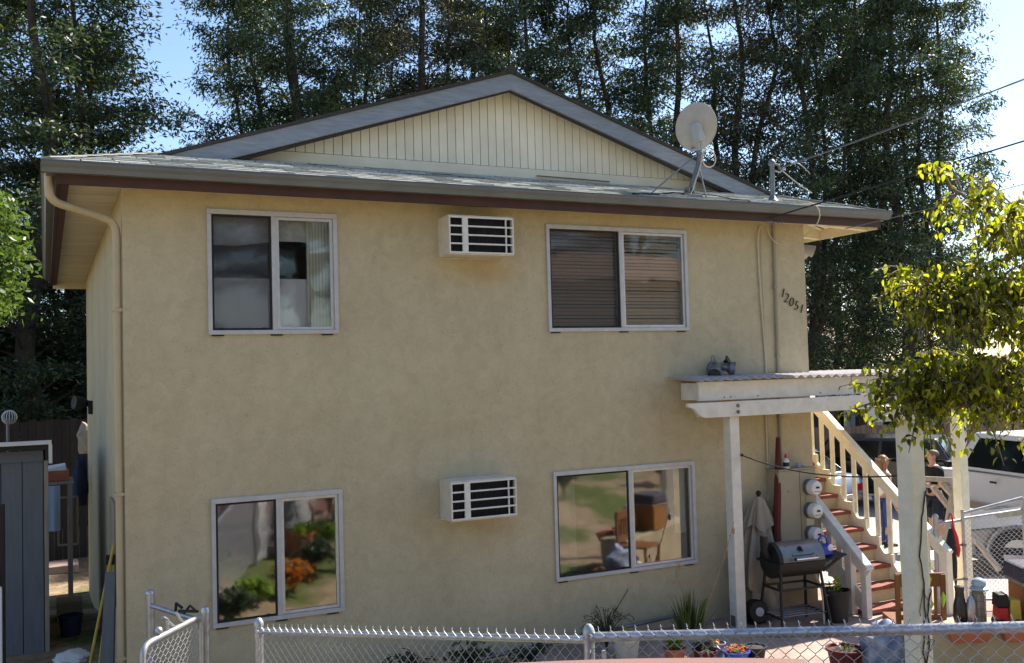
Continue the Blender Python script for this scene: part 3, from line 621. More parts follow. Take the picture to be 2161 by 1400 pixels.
# electrical conduit and pale cable run on the front wall
mb = MB(); mb.tube([(7.50,-.028,4.72), (7.49,-.028,3.7), (7.475,-.028,1.69)], .021, 10); obj('conduit', mb, M['tan'], H, smooth=True)
mb = MB(); mb.tube([(7.30,-.03,4.66), (7.26,-.03,4.60), (7.245,-.02,4.45), (7.25,-.02,4.1), (7.265,-.02,3.7), (7.29,-.02,3.2), (7.30,-.02,2.95), (7.285,-.02,2.7), (7.27,-.02,2.2), (7.27,-.02,1.75), (7.29,-.02,1.5), (7.25,-.02,1.32)], .011, 8)
mb.tube([(7.325,-.02,4.66), (7.30,-.018,4.3), (7.31,-.018,2.9), (7.30,-.018,1.5)], .006, 6); obj('cable_run', mb, M['whitecable'], H, smooth=True)
for z in (3.9, 3.05, 2.3): mb = MB(); mb.box(7.455, 7.515, -.052, -.001, z, z+.022); obj('conduit_clip', mb, M['tan'], H)

# ================================================================== air conditioners
def aircon(x0, z0, label, tilt=0.0):
    w, h, d = .725, .405, .30
    t = thing('air_conditioner', label, 'air conditioner', (x0, 0, z0), 'window air conditioners built through the stucco wall')
    mb = MB(); e = .016
    mb.box(x0, x0+w, -d, -.001, z0, z0+e); mb.box(x0, x0+w, -d, -.001, z0+h-e, z0+h); mb.box(x0, x0+e, -d, -.001, z0+e, z0+h-e); mb.box(x0+w-e, x0+w, -d, -.001, z0+e, z0+h-e)
    mb.box(x0-.02, x0+w+.02, -.03, .0, z0-.012, z0-.002); obj('housing', mb, M['acwhite'], t, bevel=.004)
    mb = MB(); mb.box(x0+e, x0+w-e, -d+.05, -d+.06, z0+e, z0+h-e); obj('condenser', mb, M['fin'], t)
    mb = MB()
    for k in range(46):
        xx = x0+e+.004+k*(w-2*e-.008)/45; mb.box(xx-.0015, xx+.0015, -d+.035, -d+.049, z0+e, z0+h-e)
    obj('fins', mb, M['fin'], t, kind='stuff')
    for k in range(5):
        zz = z0+.022+k*(h-.044)/4; mb = MB(); mb.box(x0+.004, x0+w-.004, -d-.012, -d+.01, zz-.008, zz+.008); obj('grille_bar', mb, M['acbar'], t, bevel=.002)
    for u, ww in ((.006,.012), (.205,.062), (.875,.012), (.988,.012)):
        xx = x0+w*u; mb = MB(); mb.box(xx, xx+ww, -d-.009, -d+.012, z0+.014, z0+h-.014); obj('grille_upright', mb, M['acbar'], t, bevel=.002)
    return t
aircon(3.055, 4.165, 'white air conditioner with barred grille high on the wall under the eave')
aircon(3.005, 1.475, 'white air conditioner with barred grille low on the wall above the chain fence')

# ================================================================== on the roof
t = thing('satellite_dish', 'grey satellite dish on a bent mast on the front roof edge', 'satellite dish', (6.17, -.12, 4.95))
bx, by, bz = 6.17, -.12, za(-.12)
mast = bez((bx,by,bz+.05), (bx+.08,by,bz+.26), (bx+.15,by,bz+.33), (bx+.17,by,bz+.52), 8)
mb = MB(); mb.tube(mast+[(bx+.172,by,bz+.70)], .026, 12); obj('mast', mb, M['steel'], t, smooth=True)
mb = MB(); mb.box(bx-.13, bx+.13, by-.09, by+.09, bz-.02, bz+.022); mb.box(bx-.04, bx-.02, by-.05, by+.05, bz+.02, bz+.11); mb.box(bx+.03, bx+.05, by-.05, by+.05, bz+.02, bz+.11)
mb.tube([(bx-.06,by,bz+.07),(bx+.08,by,bz+.07)], .014, 8); obj('foot_plate', mb, M['steel'], t, bevel=.003)
# reflector: shallow bowl turned away, up and to the right
cdir = Vector((.34, .84, .42)).normalized(); cc = Vector((6.385, -.02, 5.815))
q = cdir.to_track_quat('Z', 'Y').to_matrix()
mb = MB(); nr, na = 8, 40; ringv = []
for sgn in (0, 1):
    for i in range(nr+1):
        for k in range(na):
            a = 2*math.pi*k/na; r_ = i/nr
            p = Vector((.245*r_*math.cos(a), .285*r_*math.sin(a), .062*r_*r_-.062-(.004 if sgn else 0)))
            ringv.append(cc + q @ p)
fs = []
for sgn in (0, 1):
    o = sgn*(nr+1)*na
    for i in range(nr):
        for k in range(na):
            f = (o+i*na+k, o+i*na+(k+1) % na, o+(i+1)*na+(k+1) % na, o+(i+1)*na+k); fs.append(f if not sgn else f[::-1])
for k in range(na): fs.append((nr*na+k, nr*na+(k+1) % na, (nr+1)*na+nr*na+(k+1) % na, (nr+1)*na+nr*na+k))
mb.add(ringv, fs); obj('reflector', mb, M['dish'], t, smooth=True)
mb = MB(); rim = [cc + q @ Vector((.245*math.cos(a), .285*math.sin(a), -.001)) for a in np.linspace(0, 2*math.pi, 41)]; mb.tube(rim, .007, 6); obj('rim', mb, M['dish'], t, smooth=True)
back = cc + q @ Vector((0,0,-.07)); top = Vector((bx+.172, by, bz+.66))
mb = MB(); mb.bar(top-Vector((0,0,.10)), top+Vector((0,0,.10)), .06, .05, up=(0,1,0)); mb.bar(top, back+Vector((-.03,0,.04)), .10, .10); mb.bar(top+Vector((.02,0,.0)), back+Vector((.06,0,-.06)), .05, .12); obj('mount', mb, M['dish'], t, bevel=.004)
lnb = Vector((6.72, .22, 5.70)); lo = cc + q @ Vector((.03,-.27,-.01))
mb = MB(); mb.bar(lo+Vector((-.05,-.05,-.03)), lnb, .045, .03); obj('feed_arm', mb, M['dish'], t, bevel=.003)
mb = MB(); mb.tube([lnb, lnb+Vector((-.005,-.02,.10))], .02, 10); mb.bar(lnb+Vector((-.01,-.03,.10)), lnb+Vector((-.05,-.05,.17)), .06, .05); obj('feed_horn', mb, M['dish'], t)
for a, b in (((5.55,-.22,za(-.22)+.01), (bx+.14,by,bz+.52)), ((6.33,-.24,za(-.24)+.01), (bx+.15,by,bz+.40))):
    mb = MB(); mb.tube([a, b], .009, 8); mb.box(a[0]-.03, a[0]+.03, a[1]-.02, a[1]+.02, a[2]-.012, a[2]+.006); obj('brace', mb, M['steel'], t)
mb = MB(); lp = [(bx+.17,by-.02,bz+.55)]+[(bx+.28+.10*math.cos(a), by-.03, bz+.47+.105*math.sin(a)) for a in np.linspace(2.2, 2.2+2*math.pi, 22)]+[(bx+.12,by-.04,bz+.30), (bx+.02,by-.05,bz+.08), (bx-.05,by-.08,za(by-.08)+.02), (bx-.5,-.25,za(-.25)+.02)]
mb.tube(lp, .0075, 6); obj('coax_loop', mb, M['whitecable'], t, smooth=True)
mb = MB(); mb.tube([(bx-.1,by-.05,bz+.03), (bx-.25,by-.06,bz+.03), (bx-.5,by-.12,za(by-.12)+.025), (bx-.9,-.30,za(-.30)+.02)], .010, 6)
mb.tube([(bx+.05,by-.05,bz+.03), (bx+.25,by-.12,bz+.02), (bx+.55,-.22,za(-.22)+.025), (bx+.75,-.30,za(-.30)+.02)], .009, 6); obj('roof_cable', mb, M['blackcable'], t, smooth=True)

t = thing('service_mast', 'grey electric service mast standing on the roof near its far corner', 'mast', (7.55, .02, 5.0))
mz = za(.02)
mb = MB(); mb.tube([(7.54,.02,mz-.02), (7.55,.02,mz+.46)], .03, 12); mb.lathe([(.075,0),(.05,.03),(.034,.07)], (7.54,.02,mz+.0), 14); obj('pole', mb, M['steel'], t, smooth=True)
mb = MB(); mb.lathe([(.032,0),(.05,.02),(.048,.05),(.02,.085),(0,.09)], (7.55,.02,mz+.44), 12); mb.tube([(7.56,.02,mz+.48),(7.64,.01,mz+.46),(7.66,.0,mz+.40)], .016, 8); obj('weather_head', mb, M['steel'], t, smooth=True)
mb = MB(); mb.tube([(7.57,.0,mz+.38), (7.64,-.02,mz+.36), (7.70,-.02,mz+.41)], .012, 8); mb.ball((7.70,-.02,mz+.41), .025); obj('insulator', mb, M['dish'], t, smooth=True)
mb = MB(); mb.tube(bez((7.66,0,mz+.41), (7.8,-.02,mz+.30), (7.95,-.03,mz+.20), (8.12,-.05,mz+.12)), .007, 6); mb.tube(bez((7.65,0,mz+.44), (7.85,-.02,mz+.60), (8.02,-.04,mz+.45), (8.10,-.05,mz+.36)), .006, 6); obj('drip_loop', mb, M['steel'], t, smooth=True)
a, b = (7.68,-.02,mz+.42), (15.1,-5.7,8.6)
mb = MB(); mb.tube(sag(a, b, .12), .007, 6); mb.tube([Vector(p)+Vector((0,.01,.012+.006*math.sin(i*2.1))) for i, p in enumerate(sag(a, b, .12, 30))], .004, 5)
tag(obj('service_drop', mb, M['steel'], smooth=True), 'twisted grey overhead wires rising from the roof mast to the sky', 'overhead wire')
mb = MB(); mb.tube(sag((7.15,-.36,4.70), (14.9,-8.0,7.4), .05), .010, 6)
tag(obj('phone_cable', mb, M['blackcable'], smooth=True), 'thick black cable slanting across the gutter to the house corner', 'overhead wire')
mb = MB(); mb.tube(sag((8.35,-.36,4.62), (15.2,-6.6,7.2), .25), .005, 5)
tag(obj('thin_cable', mb, M['steel'], smooth=True), 'thin slack wire from the fascia end out through the leaves', 'overhead wire')
mb = MB(); mb.tube(bez((7.45,-.42,za(-.40)+.03), (7.85,-.60,5.0), (7.95,-.55,4.55), (7.62,-.10,4.44), 18)+bez((7.62,-.10,4.44), (7.5,-.04,4.42), (7.42,-.03,4.52), (7.40,-.03,4.62), 8), .008, 6)
tag(obj('loose_cable_loop', mb, M['whitecable'], smooth=True), 'pale cable looping down over the gutter above the house number', 'cable')
mb = MB()
for k in range(5): mb.tube(bez((7.20+.02*k,-.345,4.67), (7.12+.05*k,-.39,4.62), (7.05+.07*k,-.38,4.70), (7.13+.05*k,-.36,4.63)), .006, 5)
tag(obj('splice_wires', mb, M['steel'], smooth=True), 'tangle of short wire ends under the fascia beside the black cable', 'cable')
# lamp under the right eave
t = thing('eave_lamp', 'white twin floodlight hanging under the far eave beside the rafters', 'lamp', (8.2, .32, 4.5))
mb = MB(); mb.lathe([(.05,0),(.05,.03)], (8.10,.32,4.50), 12, axis=(1,0,0)); mb.tube([(8.12,.32,4.50),(8.20,.30,4.47)], .018, 8); obj('bracket', mb, M['whitecloth'], t)
for sx, d in ((0, (.55,-.35,-.25)), (1, (.5,.5,-.35))):
    mb = MB(); mb.lathe([(.03,0),(.05,.05),(.075,.17),(.078,.19),(0,.175)], (8.2+.05*sx,.30+.02*sx,4.47), 14, axis=d); obj('lamp_head', mb, M['paleblue'] if False else M['dish'], t, smooth=True)
# lamp on the left wall
t = thing('wall_lamp', 'dark security lamp on the shaded side wall of the house', 'lamp', (-.02, 6.4, 2.6))
mb = MB(); mb.box(-.06, -.001, 6.3, 6.5, 2.5, 2.7); obj('base_plate', mb, M['black'], t, bevel=.01)
mb = MB(); mb.lathe([(.04,0),(.09,.12),(.10,.22),(0,.2)], (-.05,6.4,2.66), 14, axis=(-.8,-.3,.1)); obj('lamp_shade', mb, M['black'], t, smooth=True)
# ================================================================== pergola over the side door
P = thing('pergola', 'white wooden pergola with carved beam end and corrugated roof beside the house', 'pergola', (6.42, -.43, 0))
mb = MB(); mb.box(6.345, 6.475, -.50, -.37, 0, 2.385); obj('post', mb, M['white'], P, bevel=.006)
mb = MB(); mb.box(6.335, 6.345, -.47, -.40, .02, .14); mb.box(6.475, 6.485, -.47, -.40, .02, .14); obj('post_bracket', mb, M['steel'], P)
mb = MB(); mb.box(9.45, 9.58, -.98, -.85, -.03, 2.385); obj('post', mb, M['litwhite'], P, bevel=.006)
end = [(5.74, 2.555), (5.74, 2.515), (5.80, 2.50), (5.84, 2.47), (5.87, 2.43), (5.92, 2.40), (5.98, 2.385), (6.02, 2.385)]
mb = MB(); mb.prism([(9.85, 2.56)]+end+[(9.85, 2.385)], 'y', -.555, -.505); obj('beam', mb, M['white'], P, bevel=.004)
mb = MB(); mb.box(6.02, 9.85, -.36, -.32, 2.385, 2.55); obj('beam', mb, M['white'], P)
mb = MB(); mb.box(5.93, 9.85, -.497, -.457, 2.572, 2.785); obj('fascia_board', mb, M['white'], P, bevel=.004)
mb = MB(); mb.box(9.46, 9.57, -1.1, .6, 2.388, 2.53); obj('cross_beam', mb, M['white'], P)
for x in (6.05, 6.75, 7.45, 8.4, 9.1, 9.7):
    mb = MB(); mb.box(x-.02, x+.02, -.455, -.02 if x < 8 else .5, 2.575, 2.77); obj('rafter', mb, M['white'], P)
for z in (2.505, 2.435):
    mb = MB(); mb.lathe([(.022,0),(.022,.008),(.012,.012),(.012,.022),(0,.024)], (6.42,-.556,z), 12, axis=(0,-1,0)); obj('bolt', mb, M['steel'], P)
mb = MB()
for x in (6.28, 6.37, 6.76, 7.7): mb.lathe([(.008,0),(.008,.004),(0,.005)], (x,-.498,2.605), 8, axis=(0,-1,0))
obj('nail', mb, M['black'], P)
for x0, x1, y1 in ((5.86, 8.0, -.01), (8.02, 9.95, .55)):
    mb = MB(); nx = int((x1-x0)/.012)
    for y, dz in ((-.60, 0), (y1, .03)):
        for s_ in (0, 1):
            for i in range(nx+1):
                x = x0+(x1-x0)*i/nx; mb.v.append((x, y, 2.812+dz+.016*math.sin(x*2*math.pi/.135)-(.005 if s_ else 0)+.004*math.sin(x*3)))
    n = nx+1
    mb.f = [(i, i+1, 2*n+i+1, 2*n+i) for i in range(nx)]+[(n+i+1, n+i, 3*n+i, 3*n+i+1) for i in range(nx)]+[(i, n+i, n+i+1, i+1) for i in range(nx)]; mb.mi = [0]*len(mb.f)
    obj('roof_panel', mb, M['corrugated'], P, smooth=False)
A = thing('arbor', 'nearer white arbor post wound with a bare vine and its leafy top beam', 'arbor', (5.46, -3.83, 0))
mb = MB(); mb.box(5.386, 5.533, -3.903, -3.757, gh(5.46,-3.83), 2.50); obj('post', mb, M['white'], A, bevel=.007)
mb = MB(); mb.box(5.10, 8.6, -3.905, -3.755, 2.503, 2.62); obj('beam', mb, M['white'], A, bevel=.006)
mb = MB(); mb.box(8.40, 8.54, -3.90, -3.76, gh(8.5,-3.83), 2.50); obj('post', mb, M['white'], A, bevel=.007)
vn = MB()
def vine(seq, r=.005):
    pts = []
    for (x, y, z) in seq: pts.append((x, y, z))
    out = []
    for a, b in zip(pts[:-1], pts[1:]):
        for k in range(5):
            p = Vector(a).lerp(Vector(b), k/5); out.append(p+Vector((RND.uniform(-.008,.008), RND.uniform(-.004,.004), 0)))
    out.append(Vector(pts[-1])); vn.tube(out, r, 5)
fy = -3.912
vine([(5.44,fy,.2), (5.47,fy,.5), (5.42,fy,.72), (5.45,fy,.95), (5.46,fy,1.2), (5.43,fy,1.45), (5.47,fy,1.75), (5.52,fy,1.95)], .006)
vine([(5.50,fy,.25), (5.44,fy,.62), (5.48,fy,.78), (5.49,fy,1.05), (5.53,fy,1.18), (5.55,-3.83,1.28), (5.60,-3.8,1.34)], .006)
vine([(5.40,fy,1.0), (5.44,fy,1.2), (5.52,fy,1.05)], .003); vine([(5.43,fy,.70), (5.50,fy,.73), (5.54,fy,.80)], .003); vine([(5.47,fy,.78),(5.50,fy,.81),(5.54,fy,.80)], .003)
vt = thing('bare_vine', 'thin bare vine climbing the nearer white arbor post', 'vine', (5.46, fy, .2)); obj('stem', vn, M['bark'], vt)
for (x, y, z, s) in ((5.60,-3.82,1.34,.07), (5.62,-3.80,1.22,.08), (5.58,-3.86,1.05,.05), (5.90,-3.7,1.02,.07)):
    mb = MB(); mb.add([(x,y,z+s),(x+s*.5,y-.01,z+.2*s),(x+.1*s,y+.01,z-s),(x-s*.5,y,z)], [(0,3,2,1)]); obj('leaf', mb, M['bright'], vt)
# security floodlight on the wall above the pergola
t = thing('security_light', 'grey twin floodlight fixed to the stucco just above the pergola roof', 'lamp', (6.56, -.02, 2.9))
mb = MB(); mb.lathe([(.10,0),(.10,.03),(.07,.06),(0,.06)], (6.52,-.003,2.92), 16, axis=(0,-1,0)); mb.box(6.47, 6.56, -.13, -.05, 2.90, 3.0); obj('housing', mb, M['steel'], t, smooth=True)
for d, o in (((-.55,-.6,-.55), (6.47,-.10,2.96)), ((.8,-.55,-.18), (6.56,-.10,2.95))):
    mb = MB(); mb.lathe([(.025,0),(.04,.02),(.045,.07),(.075,.10),(.08,.16),(.07,.165),(.06,.12),(0,.11)], o, 16, axis=d); obj('lamp_head', mb, M['steel'], t, smooth=True)
mb = MB(); mb.lathe([(.015,0),(.03,.04),(.062,.055),(.062,.065),(0,.07)], (6.60,-.10,3.0), 14, axis=(.5,-.7,.35)); obj('sensor', mb, M['black'], t, smooth=True)
mb = MB(); mb.tube(bez((6.49,-.02,3.0), (6.47,-.02,3.1), (6.53,-.02,3.12), (6.53,-.02,3.02)), .004, 5); obj('lead', mb, M['steel'], t)
mb = MB(); mb.tube(sag((6.475,-.505,1.945), (5.54,-3.76,2.06), .10), .007, 6); mb.ball((6.49,-.51,1.94), .018)
tag(obj('tie_rope', mb, M['blackcable'], smooth=True), 'thin dark rope strung between the two white posts', 'rope')

# ================================================================== staircase up the side of the house
S = thing('staircase', 'cream railed outdoor staircase with worn red treads climbing beside the house', 'staircase', (8.4, -.5, 0))
RISE, RUN = .193, .2105
def sy(k): return -.43+RUN*k
def sz(k): return .452+RISE*k
for k in range(-2, 14):
    y, z = sy(k), max(sz(k), .05); xl = 7.96 if y < -.25 else 8.03
    mb = MB(); mb.box(xl, 8.80, y, y+RUN+.03, z-.046, z); obj('tread', mb, M['redwood'], S, bevel=.006)
    if k > -2:
        zb = max(sz(k-1), .05)
        mb = MB(); mb.box(xl+.002, 8.80, y+.03, y+.05, zb+.002, z-.048); obj('riser', mb, M['riser'], S)
poly_t = []; poly_b = []
for k in range(-2, 14):
    poly_t += [(sy(k)-.03, sz(k)+.11), (sy(k)+RUN-.11, sz(k)+.11), (sy(k)+RUN-.03, sz(k)+.11+RISE*.55)]
yb0, yb1 = sy(-2)-.03, sy(13)+RUN
mb = MB()
for k in range(-2, 14):
    a = sy(k)-.03; b = a+RUN; zt = sz(k)+.11
    mb.prism([(a, max(sz(k)-.30, -.02)), (b-.001, max(sz(k+1)-.30, -.02)), (b-.001, zt+RISE*.45), (b-.075, zt), (a, zt)], 'x', 8.803, 8.845)
obj('stringer', mb, M['litwhite'], S)
mb = MB(); mb.prism([(sy(-2)-.02, 0), (-.02, sz(2)-.25), (-.02, sz(2)+.09), (sy(-2)-.02, .2)], 'x', 7.925, 7.957); obj('stringer', mb, M['white'], S)
def rz(y): return .745+(y+1.22)*.823                    # top of the far handrail
y = -1.13
while y < 2.3:
    zb = max(.02, .452+(y+.43)*RISE/RUN-.12); mb = MB(); mb.box(8.848, 8.872, y-.034, y+.034, zb, rz(y)-.03); obj('baluster', mb, M['litwhite'], S, bevel=.003); y += .187
mb = MB(); mb.bar((8.842,-1.24,rz(-1.24)-.085), (8.842,2.4,rz(2.4)-.085), .03, .11, up=(0,-.6,.8)); obj('rail_board', mb, M['litwhite'], S, bevel=.004)
mb = MB(); mb.bar((8.855,-1.27,rz(-1.27)+.0), (8.855,2.4,rz(2.4)+.0), .10, .04, up=(0,-.6,.8)); obj('handrail', mb, M['litwhite'], S, bevel=.005)
mb = MB(); mb.box(8.80, 8.89, -1.27, -1.18, -.02, rz(-1.22)-.02); obj('newel', mb, M['litwhite'], S, bevel=.005)
# nearer short rail
def lz(y): return .66+(y+.86)*.86
mb = MB(); mb.box(7.88, 7.96, -.92, -.835, 0, lz(-.88)-.03); obj('newel', mb, M['white'], S, bevel=.005)
mb = MB(); mb.box(7.87, 7.955, -.70, -.60, 0, lz(-.65)-.04); obj('newel', mb, M['white'], S, bevel=.005)
for y in (-.46, -.30, -.14):
    mb = MB(); mb.box(7.93, 7.955, y-.04, y+.04, max(.05, sz(0)+(y+.43)*.9-.2), lz(y)-.06); obj('baluster', mb, M['white'], S, bevel=.003)
mb = MB(); mb.bar((7.90,-.94,lz(-.94)-.085), (7.90,-.02,lz(-.02)-.085), .035, .14, up=(0,-.6,.8)); obj('rail_board', mb, M['white'], S, bevel=.004)
mb = MB(); mb.bar((7.905,-.97,lz(-.97)+.002), (7.905,-.02,lz(-.02)+.002), .11, .04, up=(0,-.6,.8)); obj('handrail', mb, M['white'], S, bevel=.005)

# ================================================================== against the wall by the stairs
t = thing('meter_panel', 'tan electric meter cabinet with three round meters on the wall by the stairs', 'meter cabinet', (7.55, -.1, .28))
mb = MB(); mb.box(7.255, 7.575, -.225, -.001, .25, 1.675); obj('cabinet', mb, M['tan'], t, bevel=.006)
mb = MB(); mb.box(7.583, 7.83, -.225, -.001, .25, 1.675); obj('cabinet', mb, M['tan'], t, bevel=.006)
mb = MB(); mb.box(7.245, 7.84, -.24, -.001, 1.678, 1.695); obj('lid', mb, M['tan'], t, bevel=.003)
mb = MB(); mb.box(7.38, 7.46, -.232, -.2255, 1.42, 1.445); obj('latch', mb, M['tan'], t, bevel=.003)
for z in (1.46, 1.18, .90):
    mb = MB(); mb.lathe([(.098,0),(.098,.05),(.088,.055),(0,.055)], (7.715,-.226,z), 24, axis=(0,-1,0)); mt = obj('meter', mb, M['steel'], t, smooth=True)
    mb = MB(); mb.lathe([(.088,.0),(.088,.07),(.078,.09),(.05,.098),(0,.10)], (7.715,-.276,z), 24, axis=(0,-1,0)); obj('meter_cover', mb, M['acbar'], mt, smooth=True)
    mb = MB(); mb.box(7.69, 7.74, -.382, -.376, z-.004, z+.018); mb.box(7.665, 7.765, -.3775, -.373, z-.045, z-.04); obj('dial', mb, M['black'], mt)
for z in (1.32, 1.04):
    mb = MB(); mb.box(7.655, 7.775, -.232, -.2255, z-.045, z+.045); obj('cover_plate', mb, M['cream'] if z < 1.2 else M['tan'], t, bevel=.002)
t = thing('glue_bottle', 'white bottle with a red cap standing on the meter cabinet', 'bottle', (7.425, -.17, 1.695))
mb = MB(); mb.lathe([(.035,0),(.037,.01),(.037,.10),(.02,.125),(.014,.13),(0,.13)], (7.425,-.17,1.695), 14); obj('body', mb, M['whitecloth'], t, smooth=True)
mb = MB(); mb.lathe([(.018,0),(.018,.02),(.008,.05),(0,.052)], (7.425,-.17,1.826), 12); obj('cap', mb, M['redplastic'], t, smooth=True)
mb = MB(); mb.lathe([(.0375,.0),(.0378,.0),(.0378,.05),(.0375,.05)], (7.425,-.17,1.725), 14); obj('paper_label', mb, M['black'], t)
mb = MB(); mb.lathe([(.025,0),(.032,.05),(.028,.05),(.022,.005),(0,.005)], (7.66,-.12,1.695), 12); tag(obj('glass_cup', mb, M['glasspale'], smooth=True), 'small clear cup on the meter cabinet near its right edge', 'cup')
mb = MB(); mb.tube([(7.47+.05*math.cos(a), -.13+.05*math.sin(a), 1.705+.004*a) for a in np.linspace(0, 12, 40)], .006, 5); tag(obj('cord_coil', mb, M['whitecable'], smooth=True), 'small coil of pale cord lying on the meter cabinet', 'cord')
# folded beige patio umbrella
t = thing('patio_umbrella', 'closed beige patio umbrella leaning on the wall behind the grill', 'umbrella', (6.86, -.26, 0))
def canopy(c0, prof, folds, amp, n=90, lean=(0,0), ph=0.0, ragged=0.0):
    mb = MB(); m_ = len(prof)
    for j, (r, z) in enumerate(prof):
        for k in range(n):
            a = 2*math.pi*k/n; f = 1+amp*math.cos(folds*a+ph+.7*math.sin(2*a))*min(1, j/2)+.06*math.sin(3*a+1)
            zz = z+(ragged*math.sin(folds*.5*a+ph) if j == m_-1 else 0)
            tt = (prof[0][1]-z); mb.v.append((c0[0]+lean[0]*tt+r*f*math.cos(a), c0[1]+lean[1]*tt+r*f*.62*math.sin(a), zz))
    mb.f = [(j*n+k, j*n+(k+1) % n, (j+1)*n+(k+1) % n, (j+1)*n+k) for j in range(m_-1) for k in range(n)]; mb.mi = [0]*len(mb.f); return mb
obj('canopy', canopy((6.955,-.20), [(.035,1.40),(.06,1.36),(.09,1.25),(.125,1.1),(.185,.85),(.22,.62),(.235,.42),(.20,.36)], 8, .30, lean=(-.10,-.05), ragged=.04), M['umbrella'], t, smooth=True)
obj('vent_flap', canopy((6.955,-.20), [(.04,1.405),(.075,1.36),(.12,1.24),(.165,1.12),(.185,1.05)], 7, .24, lean=(-.06,-.06), ph=1.0, ragged=.045), M['umbrella'], t, smooth=True)
obj('loose_cover', canopy((6.90,-.24), [(.13,.46),(.17,.36),(.19,.25),(.20,.14),(.19,.09)], 6, .42, lean=(.0,-.1), ph=2.0, ragged=.05), M['umbrella'], t, smooth=True)
mb = MB(); mb.tube([(6.86,-.27,.02), (6.97,-.19,1.44)], .02, 10); mb.ball((6.972,-.188,1.44), .032); obj('pole', mb, M['black'], t, smooth=True)
t = thing('black_canister', 'black round canister with white end cap at the foot of the beige umbrella', 'canister', (6.70, -.42, 0))
mb = MB(); mb.lathe([(.115,0),(.13,.02),(.13,.15),(.115,.17),(0,.17)], (6.70,-.34,.135), 24, axis=(-.25,-1,.12)); mb.box(6.60, 6.80, -.44, -.24, 0, .03); obj('body', mb, M['black'], t, smooth=True)
mb = MB(); mb.lathe([(.05,0),(.05,.012),(0,.015)], (6.66,-.506,.155), 20, axis=(-.25,-1,.12)); obj('cap', mb, M['dish'], t, smooth=True)
mb = MB(); rr = bez((7.375,-.10,2.07), (7.32,-.15,1.75), (7.21,-.24,1.3), (7.10,-.30,.66), 12); mb.tube(rr, [.026,.030,.033,.035,.037,.040,.042,.044,.046,.046,.044,.04,.036], 7)
tag(obj('folded_red_canopy', mb, M['redfab'], smooth=True), 'long folded dark red canopy leaning beside the meter cabinet', 'umbrella')

# barrel grill
G = thing('grill', 'black and silver barrel grill with a stub chimney on splayed legs', 'grill', (7.03, -.66, 0))
gc = Vector((7.03, -.66, .735)); L_ = .30
gm = Matrix.Rotation(R(-7), 3, 'Z')
def gp(x, y, z): return tuple(gc + gm @ Vector((x, y, z)))
def halfbarrel(r, x0, x1, a0, a1, n=14, th=.008, sq=1.0):
    mb = MB()
    for x in (x0, x1):
        for rr_ in (r, r-th):
            for i in range(n+1):
                a = a0+(a1-a0)*i/n; mb.v.append(gp(x, -rr_*math.cos(a), rr_*math.sin(a)*sq))
    m_ = n+1
    for i in range(n): mb.f += [(i, i+1, 2*m_+i+1, 2*m_+i), (m_+i+1, m_+i, 3*m_+i, 3*m_+i+1), (i, m_+i, m_+i+1, i+1), (2*m_+i+1, 3*m_+i+1, 3*m_+i, 2*m_+i)]
    mb.f += [tuple(range(m_)), tuple(range(2*m_+m_-1, 2*m_-1, -1))]
    mb.mi = [0]*len(mb.f); return mb
obj('bowl', halfbarrel(.205, -L_, L_, 0, -math.pi, sq=.92), M['grilldark'], G, smooth=True)
obj('lid_end', halfbarrel(.200, -L_+.0, -L_+.05, 0.02, math.pi-.02, sq=1.02), M['grilldark'], G, smooth=True)
obj('lid', halfbarrel(.203, -L_+.05, L_, 0.03, math.pi-.02, sq=1.03), M['grillsilver'], G, smooth=True)
mb = MB()
mb.v = []; 
for a, b in (((-L_-.02,-.225,-.006),(L_+.02,-.225,-.006)), ((-L_-.02,.225,-.006),(L_+.02,.225,-.006)), ((-L_-.015,-.225,-.006),(-L_-.015,.225,-.006)), ((L_+.015,-.225,-.006),(L_+.015,.225,-.006))): mb.bar(gp(*a), gp(*b), .03, .022)
obj('rim', mb, M['grilldark'], G, bevel=.003)
mb = MB(); mb.tube([gp(-.12,-.235,.045), gp(-.12,-.262,.05), gp(.16,-.262,.05), gp(.16,-.235,.045)], .010, 8); obj('handle', mb, M['chrome'], G, smooth=True)
for x in (-.12, .16): mb = MB(); mb.ball(gp(x,-.245,.047), .02); obj('handle_boss', mb, M['black'], G)
mb = MB(); mb.lathe([(.03,0),(.03,.012),(0,.015)], gp(.0,-.150,.142), 16, axis=(0,-.75,.66)); mb.bar(gp(-.005,-.16,.17), gp(.005,-.20,.12), .012, .012); obj('thermometer', mb, M['black'], G)
mb = MB(); mb.tube([gp(-.16,-.108,.176), gp(-.12,-.192,.075), gp(.12,-.192,.075), gp(.16,-.192,.09)], .005, 6); obj('emboss', mb, M['black'], G)
mb = MB(); mb.tube([gp(-.31,.0,.06), gp(-.35,-.01,.09), gp(-.375,-.02,.15), gp(-.378,-.02,.30)], [.055,.052,.045,.045], 14); obj('chimney', mb, M['grilldark'], G, smooth=True)
mb = MB(); mb.lathe([(.047,0),(.05,.01),(.04,.012)], gp(-.378,-.02,.298), 14); obj('chimney_rim', mb, M['grillsilver'], G)
for x, y in ((-.26,-.15), (.26,-.15), (-.26,.15), (.26,.15)):
    sx = 1 if x > 0 else -1; s2 = 1 if y > 0 else -1
    g0 = Vector(gp(x+.06*sx, y+.08*s2, 0)); mb = MB(); mb.tube([gp(x,y,-.11), gp(x+.02*sx,y+.02*s2,-.30), (g0.x, g0.y, .003)], .017, 8); obj('leg', mb, M['grilldark'], G, smooth=True)
